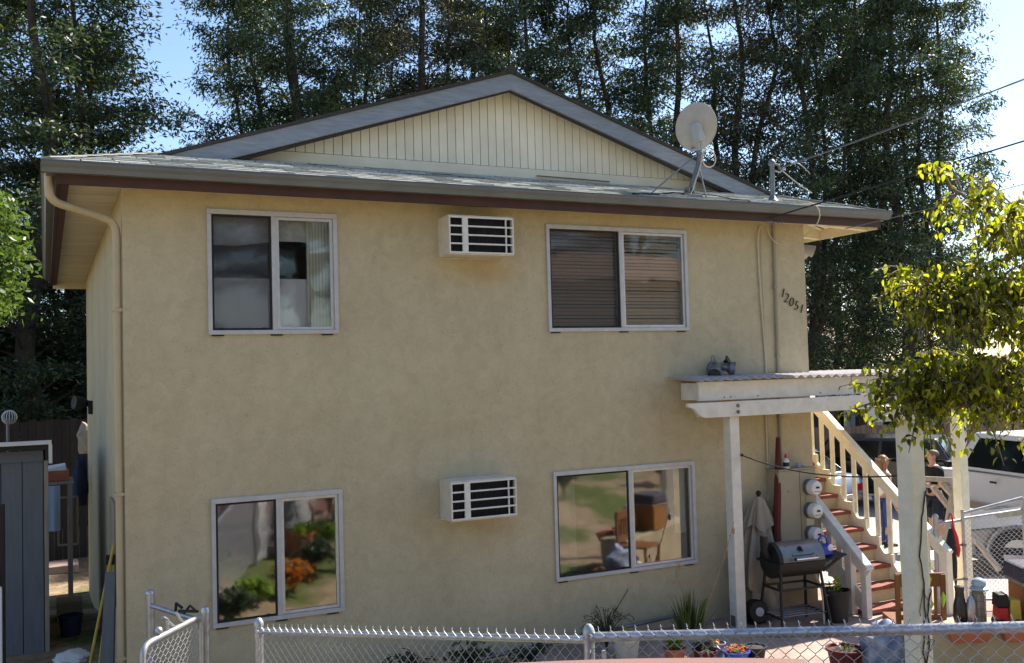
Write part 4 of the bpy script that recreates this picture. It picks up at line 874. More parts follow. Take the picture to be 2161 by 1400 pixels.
for a, b in (((-.28,-.17,-.30),(.28,-.17,-.30)), ((-.28,.17,-.30),(.28,.17,-.30)), ((-.28,-.17,-.30),(-.28,.17,-.30)), ((.28,-.17,-.30),(.28,.17,-.30)), ((-.31,-.21,-.60),(-.31,.21,-.60)), ((.31,-.21,-.60),(.31,.21,-.60))):
    mb = MB(); mb.bar(gp(*a), gp(*b), .022, .022); obj('brace', mb, M['grilldark'], G)
for k in range(5):
    y = -.17+.085*k; mb = MB(); mb.tube([gp(-.31,y,-.59), gp(.31,y,-.59)], .008, 6); obj('rack_bar', mb, M['steel'], G)
mb = MB(); mb.hexa([gp(L_+.03,-.17,-.03), gp(.62,-.17,.02), gp(.62,.15,.02), gp(L_+.03,.15,-.03), gp(L_+.03,-.17,-.012), gp(.62,-.17,.036), gp(.62,.15,.036), gp(L_+.03,.15,-.012)]); mb.bar(gp(L_+.02,-.12,-.14), gp(.60,-.12,.015), .02, .03); obj('side_shelf', mb, M['grilldark'], G, bevel=.003)
t = thing('blue_can', 'bright blue handled plastic can resting on the grill shelf', 'watering can', gp(.42,-.02,.02))
c = Vector(gp(.42,-.02,.012)); mb = MB(); mb.hexa([c+Vector(v) for v in ((-.09,-.06,0),(.09,-.06,.005),(.09,.06,.005),(-.09,.06,0),(-.08,-.05,.10),(.06,-.05,.13),(.06,.05,.13),(-.08,.05,.10))]); obj('body', mb, M['blueplastic'], t, bevel=.015)
mb = MB(); mb.tube(bez(c+Vector((-.08,0,.09)), c+Vector((-.12,0,.25)), c+Vector((.06,0,.27)), c+Vector((.05,0,.12))), .012, 8); obj('handle', mb, M['blueplastic'], t, smooth=True)
mb = MB(); mb.ball(c+Vector((.045,-.055,.09)), .042, .012, .04); obj('sticker', mb, M['whitecloth'], t, smooth=True)

def leafblade(mb, p, d, l, w, droop=.4, seg=4, up=Vector((0,0,1))):
    p = Vector(p); d = Vector(d).normalized(); s_ = d.cross(up)
    if s_.length < 1e-3: s_ = Vector((1,0,0))
    s_.normalize(); vs = []
    for i in range(seg+1):
        t_ = i/seg; q = p+d*(l*t_)-Vector((0,0,droop*l*t_*t_)); ww = w*(1-t_)**.7*(.6+.8*min(1,t_*4))*.5+.0008
        vs += [q-s_*ww, q+s_*ww]
    mb.add(vs, [(2*i, 2*i+1, 2*i+3, 2*i+2) for i in range(seg)])
def pot(label, x, y, r, h, m, cat='plant pot', plant=None, z=0.0, group=None):
    t = thing('plant_pot', label, cat, (x, y, z), group)
    mb = MB(); mb.lathe([(r*.78,0),(r*.98,h*.9),(r*1.08,h*.9),(r*1.08,h),(r*.95,h),(r*.92,h*.88),(0,h*.86)], (x,y,z), 22); obj('pot', mb, m, t, smooth=True)
    mb = MB(); mb.lathe([(r*.91,0),(0,.01)], (x,y,z+h*.87), 16); obj('soil', mb, M['bark'], t)
    if plant:
        m2, n, l, w, sp, up_, dr = plant; mb = MB()
        for i in range(n):
            a = RND.uniform(0, 6.28); u = RND.random()**.6
            leafblade(mb, (x+r*.5*u*math.cos(a), y+r*.5*u*math.sin(a), z+h*.87+RND.uniform(0,up_)), (sp*u*math.cos(a), sp*u*math.sin(a), RND.uniform(.3,1)), l*RND.uniform(.5,1.1), w, dr)
        obj('leaves', mb, m2, t, kind='stuff')
    return t
pp = pot('tall black nursery pot with a spindly sprout beside the stair newel', 7.53, -.80, .155, .36, M['black'], plant=(M['lime'], 60, .07, .02, .5, .16, .3))
mb = MB(); mb.tube([(7.52,-.80,.3), (7.51,-.81,.5), (7.50,-.80,.72)], .005, 5); mb.tube([(7.55,-.78,.3), (7.57,-.80,.42), (7.63,-.83,.52)], .004, 5)
obj('stem', mb, M['stalk'], pp)
mb = MB(); mb.tube(bez((7.28,-.86,.01), (7.30,-.84,.3), (7.33,-.8,.45), (7.30,-.72,.55)), .010, 6); mb.tube(bez((7.30,-.72,.55), (7.36,-.72,.40), (7.34,-.8,.28), (7.42,-.86,.33)), .010, 6)
tag(obj('garden_hose', mb, M['whitecable'], smooth=True), 'short length of tan hose looped beside the grill leg', 'hose')

# ================================================================== planter wall and its clutter
wa, wb = Vector((6.62,-2.92,0)), Vector((8.75,-4.13,0)); wd = (wb-wa).normalized(); wn = Vector((wd.y,-wd.x,0))
if wn.y > 0: wn = -wn
def wp(s_, o, z): p = wa+wd*s_+wn*o; return (p.x, p.y, z)
t = thing('planter_wall', 'low tan plastered planter wall behind the near chain fence', 'wall', (7.2,-3.2,0))
mb = MB(); L2 = (wb-wa).length
mb.hexa([wp(0,.0,-.1), wp(L2,.0,-.1), wp(L2,-.45,-.1), wp(0,-.45,-.1), wp(0,.0,.50), wp(L2,.0,.50), wp(L2,-.45,.50), wp(0,-.45,.50)]); obj('body', mb, M['planter'], t, bevel=.012)
for i, (s0, s1, l) in enumerate(((.13,.50,'shorter terracotta tray hanging over the planter wall edge nearer the arbor post'), (.60,1.15,'longer terracotta tray on the planter wall in front of the wicker stool'))):
    t = thing('tray', l, 'tray', wp((s0+s1)/2, .05, .5), 'terracotta trays on the planter wall')
    mb = MB(); mb.hexa([wp(s0+.03,.10,.41), wp(s1-.03,.10,.41), wp(s1-.03,.005,.41), wp(s0+.03,.005,.41), wp(s0,.14,.53), wp(s1,.14,.53), wp(s1,.005,.53), wp(s0,.005,.53)]); obj('body', mb, M['terracotta'], t, bevel=.01)
    mb = MB(); mb.hexa([wp(s0-.01,.15,.532), wp(s1+.01,.15,.532), wp(s1+.01,.003,.532), wp(s0-.01,.003,.532), wp(s0-.01,.15,.55), wp(s1+.01,.15,.55), wp(s1+.01,.003,.55), wp(s0-.01,.003,.55)]); obj('lip', mb, M['terracotta'], t, bevel=.004)
mb = MB(); mb.lathe([(.05,0),(.065,.08),(.06,.18),(.042,.26),(.038,.31),(.045,.36),(0,.37)], wp(.33,-.15,.5), 16); tag(obj('dark_bust', mb, M['cardark'], smooth=True), 'dark pear-shaped garden ornament on the planter wall', 'ornament')
t = thing('caged_lantern', 'wire-caged jar lantern under a pale blue globe on the planter wall', 'lantern', wp(.50,-.17,.5))
c = Vector(wp(.50,-.17,.5)); mb = MB(); mb.lathe([(.05,0),(.06,.05),(.06,.25),(.05,.31),(0,.32)], c, 16); obj('jar', mb, M['greywood'], t, smooth=True)
mb = MB()
for k in range(12): a = k*math.pi/6; mb.tube([c+Vector((.065*math.cos(a),.065*math.sin(a),z)) for z in (.0,.3)], .003, 5)
for z in (.02,.09,.16,.23,.30): mb.tube([c+Vector((.066*math.cos(a),.066*math.sin(a),z)) for a in np.linspace(0,6.283,17)], .003, 5)
obj('cage', mb, M['steel'], t)
mb = MB(); mb.ball(c+Vector((.02,0,.38)), .065, .065, .052); mb.lathe([(.08,0),(.09,.015),(.05,.04)], c+Vector((.02,0,.32)), 16); obj('globe', mb, M['glasspale'], t, smooth=True)
mb = MB(); mb.ball(wp(.41,-.10,.64), .045, .045, .15); tag(obj('glass_float', mb, M['galv'], smooth=True), 'slim grey bottle squeezed between ornament and lantern', 'bottle')
t = thing('toy_truck', 'toy truck in black red and yellow on the planter wall', 'toy', wp(.72,-.12,.5))
def tb(s0,s1,o0,o1,z0,z1): mb = MB(); mb.hexa([wp(s0,o0,z0),wp(s1,o0,z0),wp(s1,o1,z0),wp(s0,o1,z0),wp(s0+.01,o0,z1),wp(s1-.01,o0,z1),wp(s1-.01,o1,z1),wp(s0+.01,o1,z1)]); return mb
obj('cab', tb(.63,.74,-.06,-.20,.68,.80), M['black'], t, bevel=.01); obj('hood', tb(.63,.73,-.05,-.20,.56,.678), M['redplastic'], t, bevel=.01); obj('bed', tb(.735,.84,-.05,-.20,.56,.75), M['yellow'], t, bevel=.01)
for s_ in (.66, .80):
    mb = MB(); mb.lathe([(.04,0),(.04,.15),(0,.15)], wp(s_,-.05,.54), 14, axis=-wn); obj('wheel', mb, M['tyre'], t)
t = thing('wicker_stool', 'orange-brown wicker stool with dark speckled cushion on the planter wall', 'stool', wp(1.1,-.28,.5))
obj('basket', tb(.88,1.30,-.10,-.45,.5,.88), M['wicker'], t, bevel=.02); obj('cushion', tb(.85,1.33,-.07,-.48,.89,1.04), M['speckle'], t, bevel=.03); obj('rim', tb(.87,1.31,-.09,-.46,.865,.888), M['greywood'], t)
for k in range(14):
    s_ = .90+k*.028; mb = MB(); mb.bar(wp(s_,-.093,.51), wp(s_,-.093,.86), .018, .010, up=wn); obj('slat', mb, M['wicker'], t)
mb = MB(); mb.ball(wp(1.02,-.02,.62), .11, .09, .13); tag(obj('blue_jug', mb, M['blueplastic'], smooth=True), 'dark blue rounded jug in front of the wicker stool', 'jug')
# chair behind the wall
t = thing('wooden_chair', 'reddish-brown wooden chair with slatted back beyond the arbor post', 'chair', (6.75, -2.3, 0))
cx, cy = 6.86, -2.60; ca = Vector((.86,-.5,0)).normalized(); cb = Vector((-ca.y, ca.x, 0))
def cp(u, v, z): p = Vector((cx,cy,0))+ca*u+cb*v; return (p.x, p.y, z)
for u in (-.21, .21):
    mb = MB(); mb.bar(cp(u,0,0), cp(u,-.03,.93), .045, .035, up=cb); obj('leg', mb, M['brownwood'], t, bevel=.004)
    mb = MB(); mb.bar(cp(u,.42,0), cp(u,.42,.43), .04, .04, up=cb); obj('leg', mb, M['brownwood'], t, bevel=.004)
mb = MB(); mb.bar(cp(-.23,-.02,.875), cp(.23,-.02,.875), .03, .13); obj('top_rail', mb, M['brownwood'], t, bevel=.005)
mb = MB(); mb.bar(cp(-.2,-.01,.52), cp(.2,-.01,.52), .025, .05); obj('lower_rail', mb, M['brownwood'], t)
for k in range(5): u = -.14+.07*k; mb = MB(); mb.bar(cp(u,-.012,.545), cp(u,-.02,.81), .028, .014, up=cb); obj('slat', mb, M['brownwood'], t)
mb = MB(); mb.hexa([cp(-.23,-.02,.43), cp(.23,-.02,.43), cp(.23,.45,.43), cp(-.23,.45,.43), cp(-.23,-.02,.46), cp(.23,-.02,.46), cp(.23,.45,.46), cp(-.23,.45,.46)]); obj('seat', mb, M['brownwood'], t, bevel=.006)
# bags and pots on the patio
def lump(c, rx, ry, rz_, seed, n=22, m=12):
    mb = MB(); mb.ball((0,0,0), 1, n=n, m=m); r_ = random.Random(seed); ph = [r_.uniform(0,6.28) for _ in range(6)]; o = []
    for x, y, z in mb.v:
        f = 1+.10*math.sin(4*x+ph[0])*math.sin(3*y+ph[1])+.09*math.sin(7*z+5*x+ph[2])+.06*math.sin(11*y-6*z+ph[3])
        o.append((c[0]+rx*x*f, c[1]+ry*y*f, max(c[2]-rz_*.75, c[2]+rz_*z*f)))
    mb.v = o; return mb
tag(obj('plastic_bag', lump((6.62,-2.38,.20), .24, .2, .27, 3), M['bluebag'], smooth=True), 'crumpled blue and white bag on the patio left of the arbor post', 'bag')
tag(obj('plastic_bag', lump((6.72,-2.12,.10), .15, .14, .17, 8), M['whitecloth'], smooth=True), 'smaller whitish bag behind the blue one', 'bag')
pot('dark red tub on the patio in front of the blue bag', 6.28, -2.20, .17, .22, M['redfab'], plant=(M['dry'], 24, .10, .02, .8, .02, .3))
# planting along the wall
t = thing('strap_leaf_clump', 'clump of long arching green strap leaves at the wall by the pergola post', 'plant', (5.72,-.45,0)); mb = MB()
for i in range(150):
    a = RND.uniform(0, 6.28); u = RND.random(); leafblade(mb, (5.72+.16*u*math.cos(a), -.45+.10*u*math.sin(a), 0), (.45*u*math.cos(a), .35*u*math.sin(a), 1), RND.uniform(.3,.62), .016, .25*u+.1, 5)
obj('leaves', mb, M['grass'], t, kind='stuff')
mb = MB()
for x, y, z, dx in ((5.80,-.5,0,.07), (5.86,-.5,0,.02)):
    mb.tube(bez((x,y,z), (x+.03,y,z+.2), (x+.02,y,z+.32), (x+dx+.05,y-.02,z+.40)), [.008]*15, 5)
obj('shoot', mb, M['lime'], t)
mb = MB(); mb.tube(bez((5.85,-.55,.2), (5.95,-.58,.5), (6.12,-.60,.8), (6.27,-.60,1.22)), .004, 5)
for i in range(40):
    t_ = RND.random(); p = bez((5.85,-.55,.2), (5.95,-.58,.5), (6.12,-.60,.8), (6.27,-.60,1.22), 40)[int(t_*40)]; mb.ball(p+Vector((RND.uniform(-.015,.015), 0, RND.uniform(-.01,.01))), .006, n=5, m=4)
mb.ball((6.26,-.6,1.12), .018, .012, .04, n=8, m=6)
tag(obj('flower_stalk', mb, M['stalk']), 'long dry flower stalk leaning towards the pergola post', 'plant')
mb = MB(); mb.tube(bez((5.75,-.45,.3), (5.68,-.4,.5), (5.66,-.3,.62), (5.72,-.25,.78)), .003, 5)
for i in range(26): mb.ball((5.70+.06*i/26+RND.uniform(-.02,.02), -.27+RND.uniform(-.01,.01), .62+.16*i/26), .006, n=5, m=4)
tag(obj('flower_stalk', mb, M['stalk']), 'short dry flower spray under the lower window', 'plant')
def bush(name, label, x, y, z, h, rad, n, m, lw, ll, cat='bush', branches=True):
    t = thing(name, label, cat, (x, y, z)); st_ = MB(); lf = MB()
    for i in range(n):
        a = RND.uniform(0, 6.28); u = RND.random()**.5
        tip = Vector((x+rad*u*math.cos(a), y+.7*rad*u*math.sin(a), z+h*RND.uniform(.45,1)*(1-.35*u)))
        c_ = bez((x,y,z), (x+.02*math.cos(a),y,z+h*.5), tip+Vector((-.3*rad*u*math.cos(a),0,.25*h*u)), tip, 6); st_.tube(c_, .0035, 4, cap=False)
        for k in range(10):
            p = c_[RND.randint(2, 6)]; leafblade(lf, p+Vector((RND.uniform(-.02,.02),)*3), (RND.uniform(-1,1), RND.uniform(-1,1), RND.uniform(-.4,.8)), ll*RND.uniform(.6,1.2), lw, .2, 2)
    obj('stem', st_, M['bark'], t); obj('leaves', lf, m, t, kind='stuff'); return t
bush('dry_bush', 'wiry half-dry bush against the wall behind the fence post', 4.66, -.46, 0, .52, .34, 46, M['dry'], .012, .05)
b_ = Vector((4.66,-.46,0)); mb = MB()
mb.tube(bez((4.66,-.46,.2), (4.75,-.46,.4), (4.85,-.48,.5), (4.92,-.5,.62)), .005, 5)
tag(obj('bush_shoot', mb, M['bark']), 'single bare shoot rising out of the wiry bush', 'twig')
pot('white pot beside the fence post below the wiry bush', 4.72, -.75, .14, .2, M['acwhite'], plant=(M['lime'], 14, .16, .015, .5, .05, .3))
pot('low pot with lime green foliage behind the near fence rail', 5.06, -1.12, .11, .14, M['terracotta'], plant=(M['lime'], 110, .10, .035, .7, .12, .3))
pot('dark pot with arching pale bronze leaves behind the near fence rail', 5.32, -1.27, .12, .12, M['redfab'], plant=(M['orangeleaf'] if False else M['needle2'], 30, .26, .03, .8, .06, .7))
pp = pot('blue pot filled with small orange flowers on the patio edge', 5.56, -1.46, .13, .12, M['blueplastic'], plant=(M['lime'], 20, .06, .03, .7, .05, .3))
mb = MB()
for i in range(60): a = RND.uniform(0,6.28); u = RND.random()**.5; mb.ball((5.56+.12*u*math.cos(a), -1.46+.12*u*math.sin(a), .13+RND.uniform(0,.03)), .010, n=5, m=3)
obj('flowers', mb, M['orange'], pp, kind='stuff')
pot('dark round pot at the edge of the sunlit patio beside the orange flowers', 5.80, -1.46, .11, .13, M['black'])
pot('pot of small red flowers between the bronze leaves and the orange flowers', 5.48, -1.25, .09, .16, M['bluebag'], plant=(M['orangeleaf'], 30, .06, .03, .7, .05, .3))
for i, (x, y, h, l) in enumerate(((1.55,-.32,.30,'low leafy weed at the wall under the window corner'), (2.55,-.40,.40,'taller dark weed at the foot of the bare wall'), (3.15,-.35,.36,'dark weed at the wall below the lower air conditioner'), (3.75,-.5,.30,'spreading weed at the wall left of the wiry bush'))):
    bush('weed', l, x, y, -.02, h, .30, 20, M['needle'], .035, .075, cat='weed')
mb = MB(); mb.tube([(3.0,-.22,.05), (5.9,-.14,.16)], .022, 8); tag(obj('wall_pipe', mb, M['steel'], smooth=True), 'grey pipe lying along the foot of the wall', 'pipe')
# ================================================================== chain link
def chain(a, b, bot, pitch=.0715, r=.0019, over=.045, off=.0, n=4, barb=True):
    """woven zigzag wires between a and b (top line), bot = height of fabric below"""
    a = Vector(a); b = Vector(b); d = b-a; ln = math.hypot(d.x, d.y); ux = Vector((d.x/ln, d.y/ln, 0)); slope = d.z/ln
    nrm = Vector((ux.y, -ux.x, 0)); mb = MB(); hs = pitch*.5; nw = int(ln/hs)
    rows = int(bot/(pitch*.5))
    for w in range(nw):
        pts = []; flip = 1 if w % 2 else -1
        for k in range(rows+1):
            side = (k+w) % 2
            s_ = (w + (1.03 if side else -.03))*hs; zz = over-k*pitch*.5
            hk = .0028*(1 if side else -1)
            p = a+ux*s_+Vector((0,0,slope*s_+zz))+nrm*(off+hk)
            pts.append(p)
            # the little bend at the knuckle
            pts.append(p+Vector((0,0,-.006)))
        if barb: pts = [pts[0]+ux*(.006*flip)+Vector((0,0,.016))+nrm*.008*flip] + pts
        mb.tube(pts, r, n, cap=False)
    return mb
def fence(label, A, B, zA, zB, posts, rr=.0215, wr=.0018, cat='fence'):
    """A,B ground points; zA,zB top rail heights"""
    a = Vector((A[0], A[1], zA)); b = Vector((B[0], B[1], zB)); t = thing('chain_link_fence', label, cat, (A[0], A[1], gh(*A)), 'galvanised chain link fences of the front yard')
    mb = MB(); mb.tube([a, b], rr, 12); obj('top_rail', mb, M['galv'], t, smooth=True)
    d = (b-a); ux = Vector((d.x, d.y, 0)).normalized(); nrm = Vector((ux.y, -ux.x, 0))
    if nrm.y > 0 and abs(nrm.y) > .1: nrm = -nrm
    hgt = min(zA-gh(*A), zB-gh(*B)); ch = chain(a, b, hgt+.05, off=.03, r=wr)
    obj('chain_link_mesh', ch, M['wire'], t, kind='stuff')
    for u, rad, ext, cap in posts:
        p = a.lerp(b, u); g_ = gh(p.x, p.y); mb = MB(); mb.tube([(p.x,p.y,g_-.05), (p.x,p.y,p.z+ext)], rad, 14)
        po = obj('post', mb, M['galv'], t, smooth=True)
        if cap: mb = MB(); mb.lathe([(rad+.004,0),(rad+.004,.02),(rad*.8,.045),(rad*.4,.058),(0,.06)], (p.x,p.y,p.z+ext-.008), 14); obj('post_cap', mb, M['wire'], po, smooth=True)
        for zz in (p.z-.03, p.z-.35, p.z-.7): mb = MB(); mb.lathe([(rad+.004,0),(rad+.004,.022)], (p.x,p.y,zz), 14); obj('tension_band', mb, M['wire'], po)
    return t
FL, FM, FR = (0.78,-1.96), (2.03,-4.69), (4.02,-7.50)
f1 = fence('chain link fence receding from the white-capped post to the middle post', FL, FM, 1.09, 1.49, [(0, .032, .05, True)])
f2 = fence('nearer chain link fence with thick rail running past the arbor post', FM, FR, 1.505, 1.945, [(0, .030, .02, True), (.98, .03, .02, True)], .026, .0021)
# a stub of tension bar by the middle post
mb = MB(); mb.box(2.075, 2.095, -4.76, -4.745, .5, 1.44); obj('tension_bar', mb, M['wire'], f2)
# open gate at the left
gh0 = (.49,-1.20)
t = thing('chain_link_gate', 'open chain link gate with round-cornered pipe frame standing in front of the wall', 'gate', (*gh0, 0))
h0 = Vector((.46,-1.27,0)); h1 = Vector((-.03,-1.95,0)); gd = (h1-h0); gl = gd.length; gd.normalize(); ztop = 1.10
def gpt(s_, z): p = h0+gd*s_; return Vector((p.x, p.y, z))
fr = [gpt(0,.05), gpt(0,ztop)] 
mb = MB(); mb.tube([gpt(0,.05), gpt(0,ztop-.1)]+bez(gpt(0,ztop-.1), gpt(0,ztop-.03), gpt(.03,ztop), gpt(.1,ztop), 5)+bez(gpt(gl-.12,ztop), gpt(gl-.03,ztop), gpt(gl,ztop-.03), gpt(gl,ztop-.12), 6)+[gpt(gl,.05), gpt(0,.05)], .0215, 12); obj('frame', mb, M['wire'], t, smooth=True)
obj('chain_link_mesh', chain(gpt(.03,ztop-.05), gpt(gl-.03,ztop-.05), ztop-.12, off=.0, over=.03), M['wire'], t, kind='stuff')
mb = MB(); mb.tube([gpt(.5,ztop-.02), gpt(.5,ztop+.10), gpt(.56,ztop+.13)], .012, 8); mb.tube([gpt(.40,ztop+.02), gpt(.50,ztop+.09)], .009, 8); mb.ball(gpt(.62,ztop+.05), .028); mb.tube([gpt(.28,ztop+.02), gpt(.38,ztop+.12)], .01, 8); obj('latch', mb, M['wire'], t, smooth=True)
t = thing('gate_post', 'thick galvanised hinge post of the open chain link gate', 'post', (.50,-1.2,0))
mb = MB(); mb.tube([(.505,-1.205,-.1), (.505,-1.205,1.115)], .033, 14); obj('pole', mb, M['galv'], t, smooth=True)
mb = MB(); mb.lathe([(.036,0),(.036,.02),(.026,.045),(0,.055)], (.505,-1.205,1.105), 14); obj('cap', mb, M['galv'], t, smooth=True)
for z in (.35, .98): mb = MB(); mb.lathe([(.038,0),(.038,.035)], (.505,-1.205,z), 14); mb.bar((.50,-1.21,z+.015), (.46,-1.27,z+.015), .02, .03); obj('hinge', mb, M['wire'], t)
t = thing('gate_post', 'shaded round-topped grey post close to the stucco wall', 'post', (.17,-.33,0))
mb = MB(); mb.tube([(.17,-.33,-.1), (.17,-.33,1.13)], .036, 14); mb.ball((.17,-.33,1.13), .038); obj('pole', mb, M['galv'], t, smooth=True)
mb = MB(); mb.tube([(.17,-.33,1.03), (.49,-1.18,1.03)], .0215, 10); obj('rail', mb, M['galv'], t, smooth=True)
mb = MB(); mb.tube([(.33,-.76,1.04), (.33,-.80,1.12), (.37,-.86,1.09)], .012, 6); mb.tube([(.38,-.9,1.05), (.42,-.95,1.12), (.45,-1.08,1.10)], .010, 6); mb.bar((.35,-.82,1.06), (.46,-1.1,1.10), .02, .02); obj('latch', mb, M['black'], t)

# farther gate by the white corner post
t = thing('chain_link_gate', 'farther chain link gate standing ajar beside the white pergola corner post', 'gate', (9.2,-1.2,0))
ga, gb = Vector((9.14,-1.22,1.13)), Vector((9.78,-1.55,1.30))
mb = MB(); mb.tube([ga, gb], .020, 10); mb.tube([ga-Vector((0,0,.06)), gb-Vector((0,0,.14))], .016, 8); mb.tube([gb, Vector((gb.x,gb.y,.1))], .020, 10); mb.tube([ga+Vector((.01,0,.05)), Vector((ga.x+.01,ga.y,.02))], .020, 10); mb.tube([(ga.x,ga.y,.12), (gb.x,gb.y,.12)], .018, 8)
obj('frame', mb, M['galv'], t, smooth=True)
obj('chain_link_mesh', chain(ga-Vector((0,0,.06)), gb-Vector((0,0,.14)), 1.0, off=.0, over=.0, pitch=.06, r=.0022), M['wire'], t, kind='stuff')
mb = MB(); mb.hexa([(9.48,-1.43,1.07),(9.74,-1.57,1.10),(9.74,-1.56,1.10),(9.48,-1.42,1.07),(9.48,-1.43,1.13),(9.74,-1.57,1.17),(9.74,-1.56,1.17),(9.48,-1.42,1.13)]); obj('sign_plate', mb, M['galv'], t)
for z in (.75, .35): mb = MB(); mb.lathe([(.03,0),(.03,.03)], (ga.x+.01,ga.y,z), 12); mb.bar((ga.x,ga.y,z+.015), (ga.x-.13,ga.y+.03,z+.015), .015, .02); obj('hinge', mb, M['steel'], t)
t = thing('gate_post', 'short grey capped post left of the farther gate', 'post', (8.86,-1.08,0))
mb = MB(); mb.tube([(8.86,-1.08,-.1), (8.86,-1.08,1.10)], .033, 12); mb.ball((8.86,-1.08,1.10), .037); obj('pole', mb, M['galv'], t, smooth=True)
mb = MB(); mb.tube([(8.86,-1.08,1.02), (9.14,-1.2,1.05)], .018, 8); obj('rail', mb, M['galv'], t, smooth=True)
t = thing('hung_umbrella', 'closed black and red umbrella hooked over the rail of the farther gate', 'umbrella', (9.0,-1.16,.45))
mb = MB(); mb.tube(bez((8.96,-1.18,1.08), (8.97,-1.19,1.16), (9.01,-1.19,1.17), (9.015,-1.19,1.06), 6)+[(9.02,-1.19,.95)], .010, 8); obj('handle', mb, M['redplastic'], t, smooth=True)
mb = MB(); mb.tube([(9.0,-1.17,.96), (8.99,-1.17,.80), (9.02,-1.17,.55), (9.045,-1.17,.36), (9.05,-1.17,.26)], [.02,.055,.045,.02,.006], 10); obj('canopy', mb, M['black'], t, smooth=True)
mb = MB(); mb.tube([(9.02,-1.18,1.0), (9.05,-1.18,.86), (9.09,-1.18,.70), (9.10,-1.18,.62)], [.015,.04,.035,.01], 8); obj('panel', mb, M['redplastic'], t, smooth=True)

# ================================================================== left side yard
def boards_wall(parent, p0, p1, z0, z1, w, th, m, gap=.008, name='board', jz=0.0, normal=None):
    p0 = Vector((p0[0], p0[1], 0)); p1 = Vector((p1[0], p1[1], 0)); d = p1-p0; ln = d.length; d.normalize(); n_ = Vector((-d.y, d.x, 0)); s_ = 0.0
    while s_ < ln-.02:
        e = min(s_+w-gap, ln); a = p0+d*s_; b = p0+d*e; zt = z1+RND.uniform(-jz, jz); o = RND.uniform(0, .006)
        mb = MB(); mb.hexa([(a+n_*o).to_tuple()[:2]+(z0,), (b+n_*o).to_tuple()[:2]+(z0,), (b+n_*(o+th)).to_tuple()[:2]+(z0,), (a+n_*(o+th)).to_tuple()[:2]+(z0,),
                             (a+n_*o).to_tuple()[:2]+(zt,), (b+n_*o).to_tuple()[:2]+(zt,), (b+n_*(o+th)).to_tuple()[:2]+(zt,), (a+n_*(o+th)).to_tuple()[:2]+(zt,)])
        obj(name, mb, m, parent); s_ += w
t = thing('garden_shed', 'blue-grey grooved garden shed with white roof edge beside the house', 'shed', (-1.8, 3.9, gh(-1.8,3.9)))
mb = MB(); mb.box(-3.0, -.64, 2.93, 5.2, -.15, 2.08); obj('wall', mb, M['dark'], t)
boards_wall(t, (-3.0,2.90), (-.66,2.90), -.12, 2.12, .213, .02, M['shed'], name='siding_board')
mb = MB(); mb.box(-.655, -.61, 2.885, 2.93, -.12, 2.1); obj('corner_trim', mb, M['greywood'], t); mb = MB(); mb.box(-3.0,-.66,2.875,2.895,2.10,2.22); obj('header_board', mb, M['shed'], t)
mb = MB(); mb.hexa([(-3.2,2.75,2.24),(-.58,2.75,2.24),(-.58,5.3,2.10),(-3.2,5.3,2.10),(-3.2,2.75,2.29),(-.58,2.75,2.29),(-.58,5.3,2.125),(-3.2,5.3,2.125)]); obj('roof', mb, M['roofdark'], t)
mb = MB(); mb.hexa([(-3.2,2.70,2.293),(-.575,2.70,2.293),(-.575,2.80,2.293),(-3.2,2.80,2.293),(-3.2,2.70,2.335),(-.575,2.70,2.335),(-.575,2.80,2.335),(-3.2,2.80,2.335)]); obj('roof_edge', mb, M['whitecloth'], t)
mb = MB(); mb.box(-.605,-.568,2.70,2.80,2.08,2.292); obj('edge_trim', mb, M['whitecloth'], t)
mb = MB(); mb.box(-1.12, -1.0, 1.42, 1.50, gh(-1,1.4), 1.80); tag(obj('dark_plank', mb, M['fencedark'], bevel=.01), 'dark upright plank standing in front of the blue-grey shed', 'plank')
mb = MB(); mb.box(-1.09,-.99, .30,.40, gh(-1,.3), 1.2); tag(obj('stub_post', mb, M['whitecloth'], bevel=.015), 'short pale post at the corner of the side yard', 'post')
# poles and boards leaning on the wall
for (a, b, r_, m, l) in (((-.035,1.10,1.36), (-.33,.92,gh(-.3,.9)), .014, 'yellow', 'longer yellow pole leaning on the house wall'), ((-.045,1.24,1.17), (-.215,1.0,gh(-.2,1)), .013, 'yellow', 'shorter yellow pole leaning on the house wall')):
    mb = MB(); mb.tube([a, b], r_, 8); mb2 = mb; tag(obj('leaning_pole', mb2, M[m], smooth=True), l, 'pole')
mb = MB(); mb.hexa([(-.20,.85,-.04),(-.08,.82,-.04),(-.06,.86,-.04),(-.18,.89,-.04),(-.12,1.02,1.10),(-.03,1.0,1.10),(-.015,1.03,1.10),(-.10,1.06,1.10)]); tag(obj('leaning_board', mb, M['shed']), 'grey-blue board leaning on the house wall behind the poles', 'board')
mb = MB(); mb.box(-.10,-.02,1.18,1.26,1.15,1.24); tag(obj('broom_head', mb, M['black']), 'black brush head at the top of the leaning poles', 'brush')
tag(obj('ground_rag', lump((-.12,.6,.02), .16, .14, .1, 5), M['shed'], smooth=True), 'grey bundle on the ground at the house corner', 'bundle')
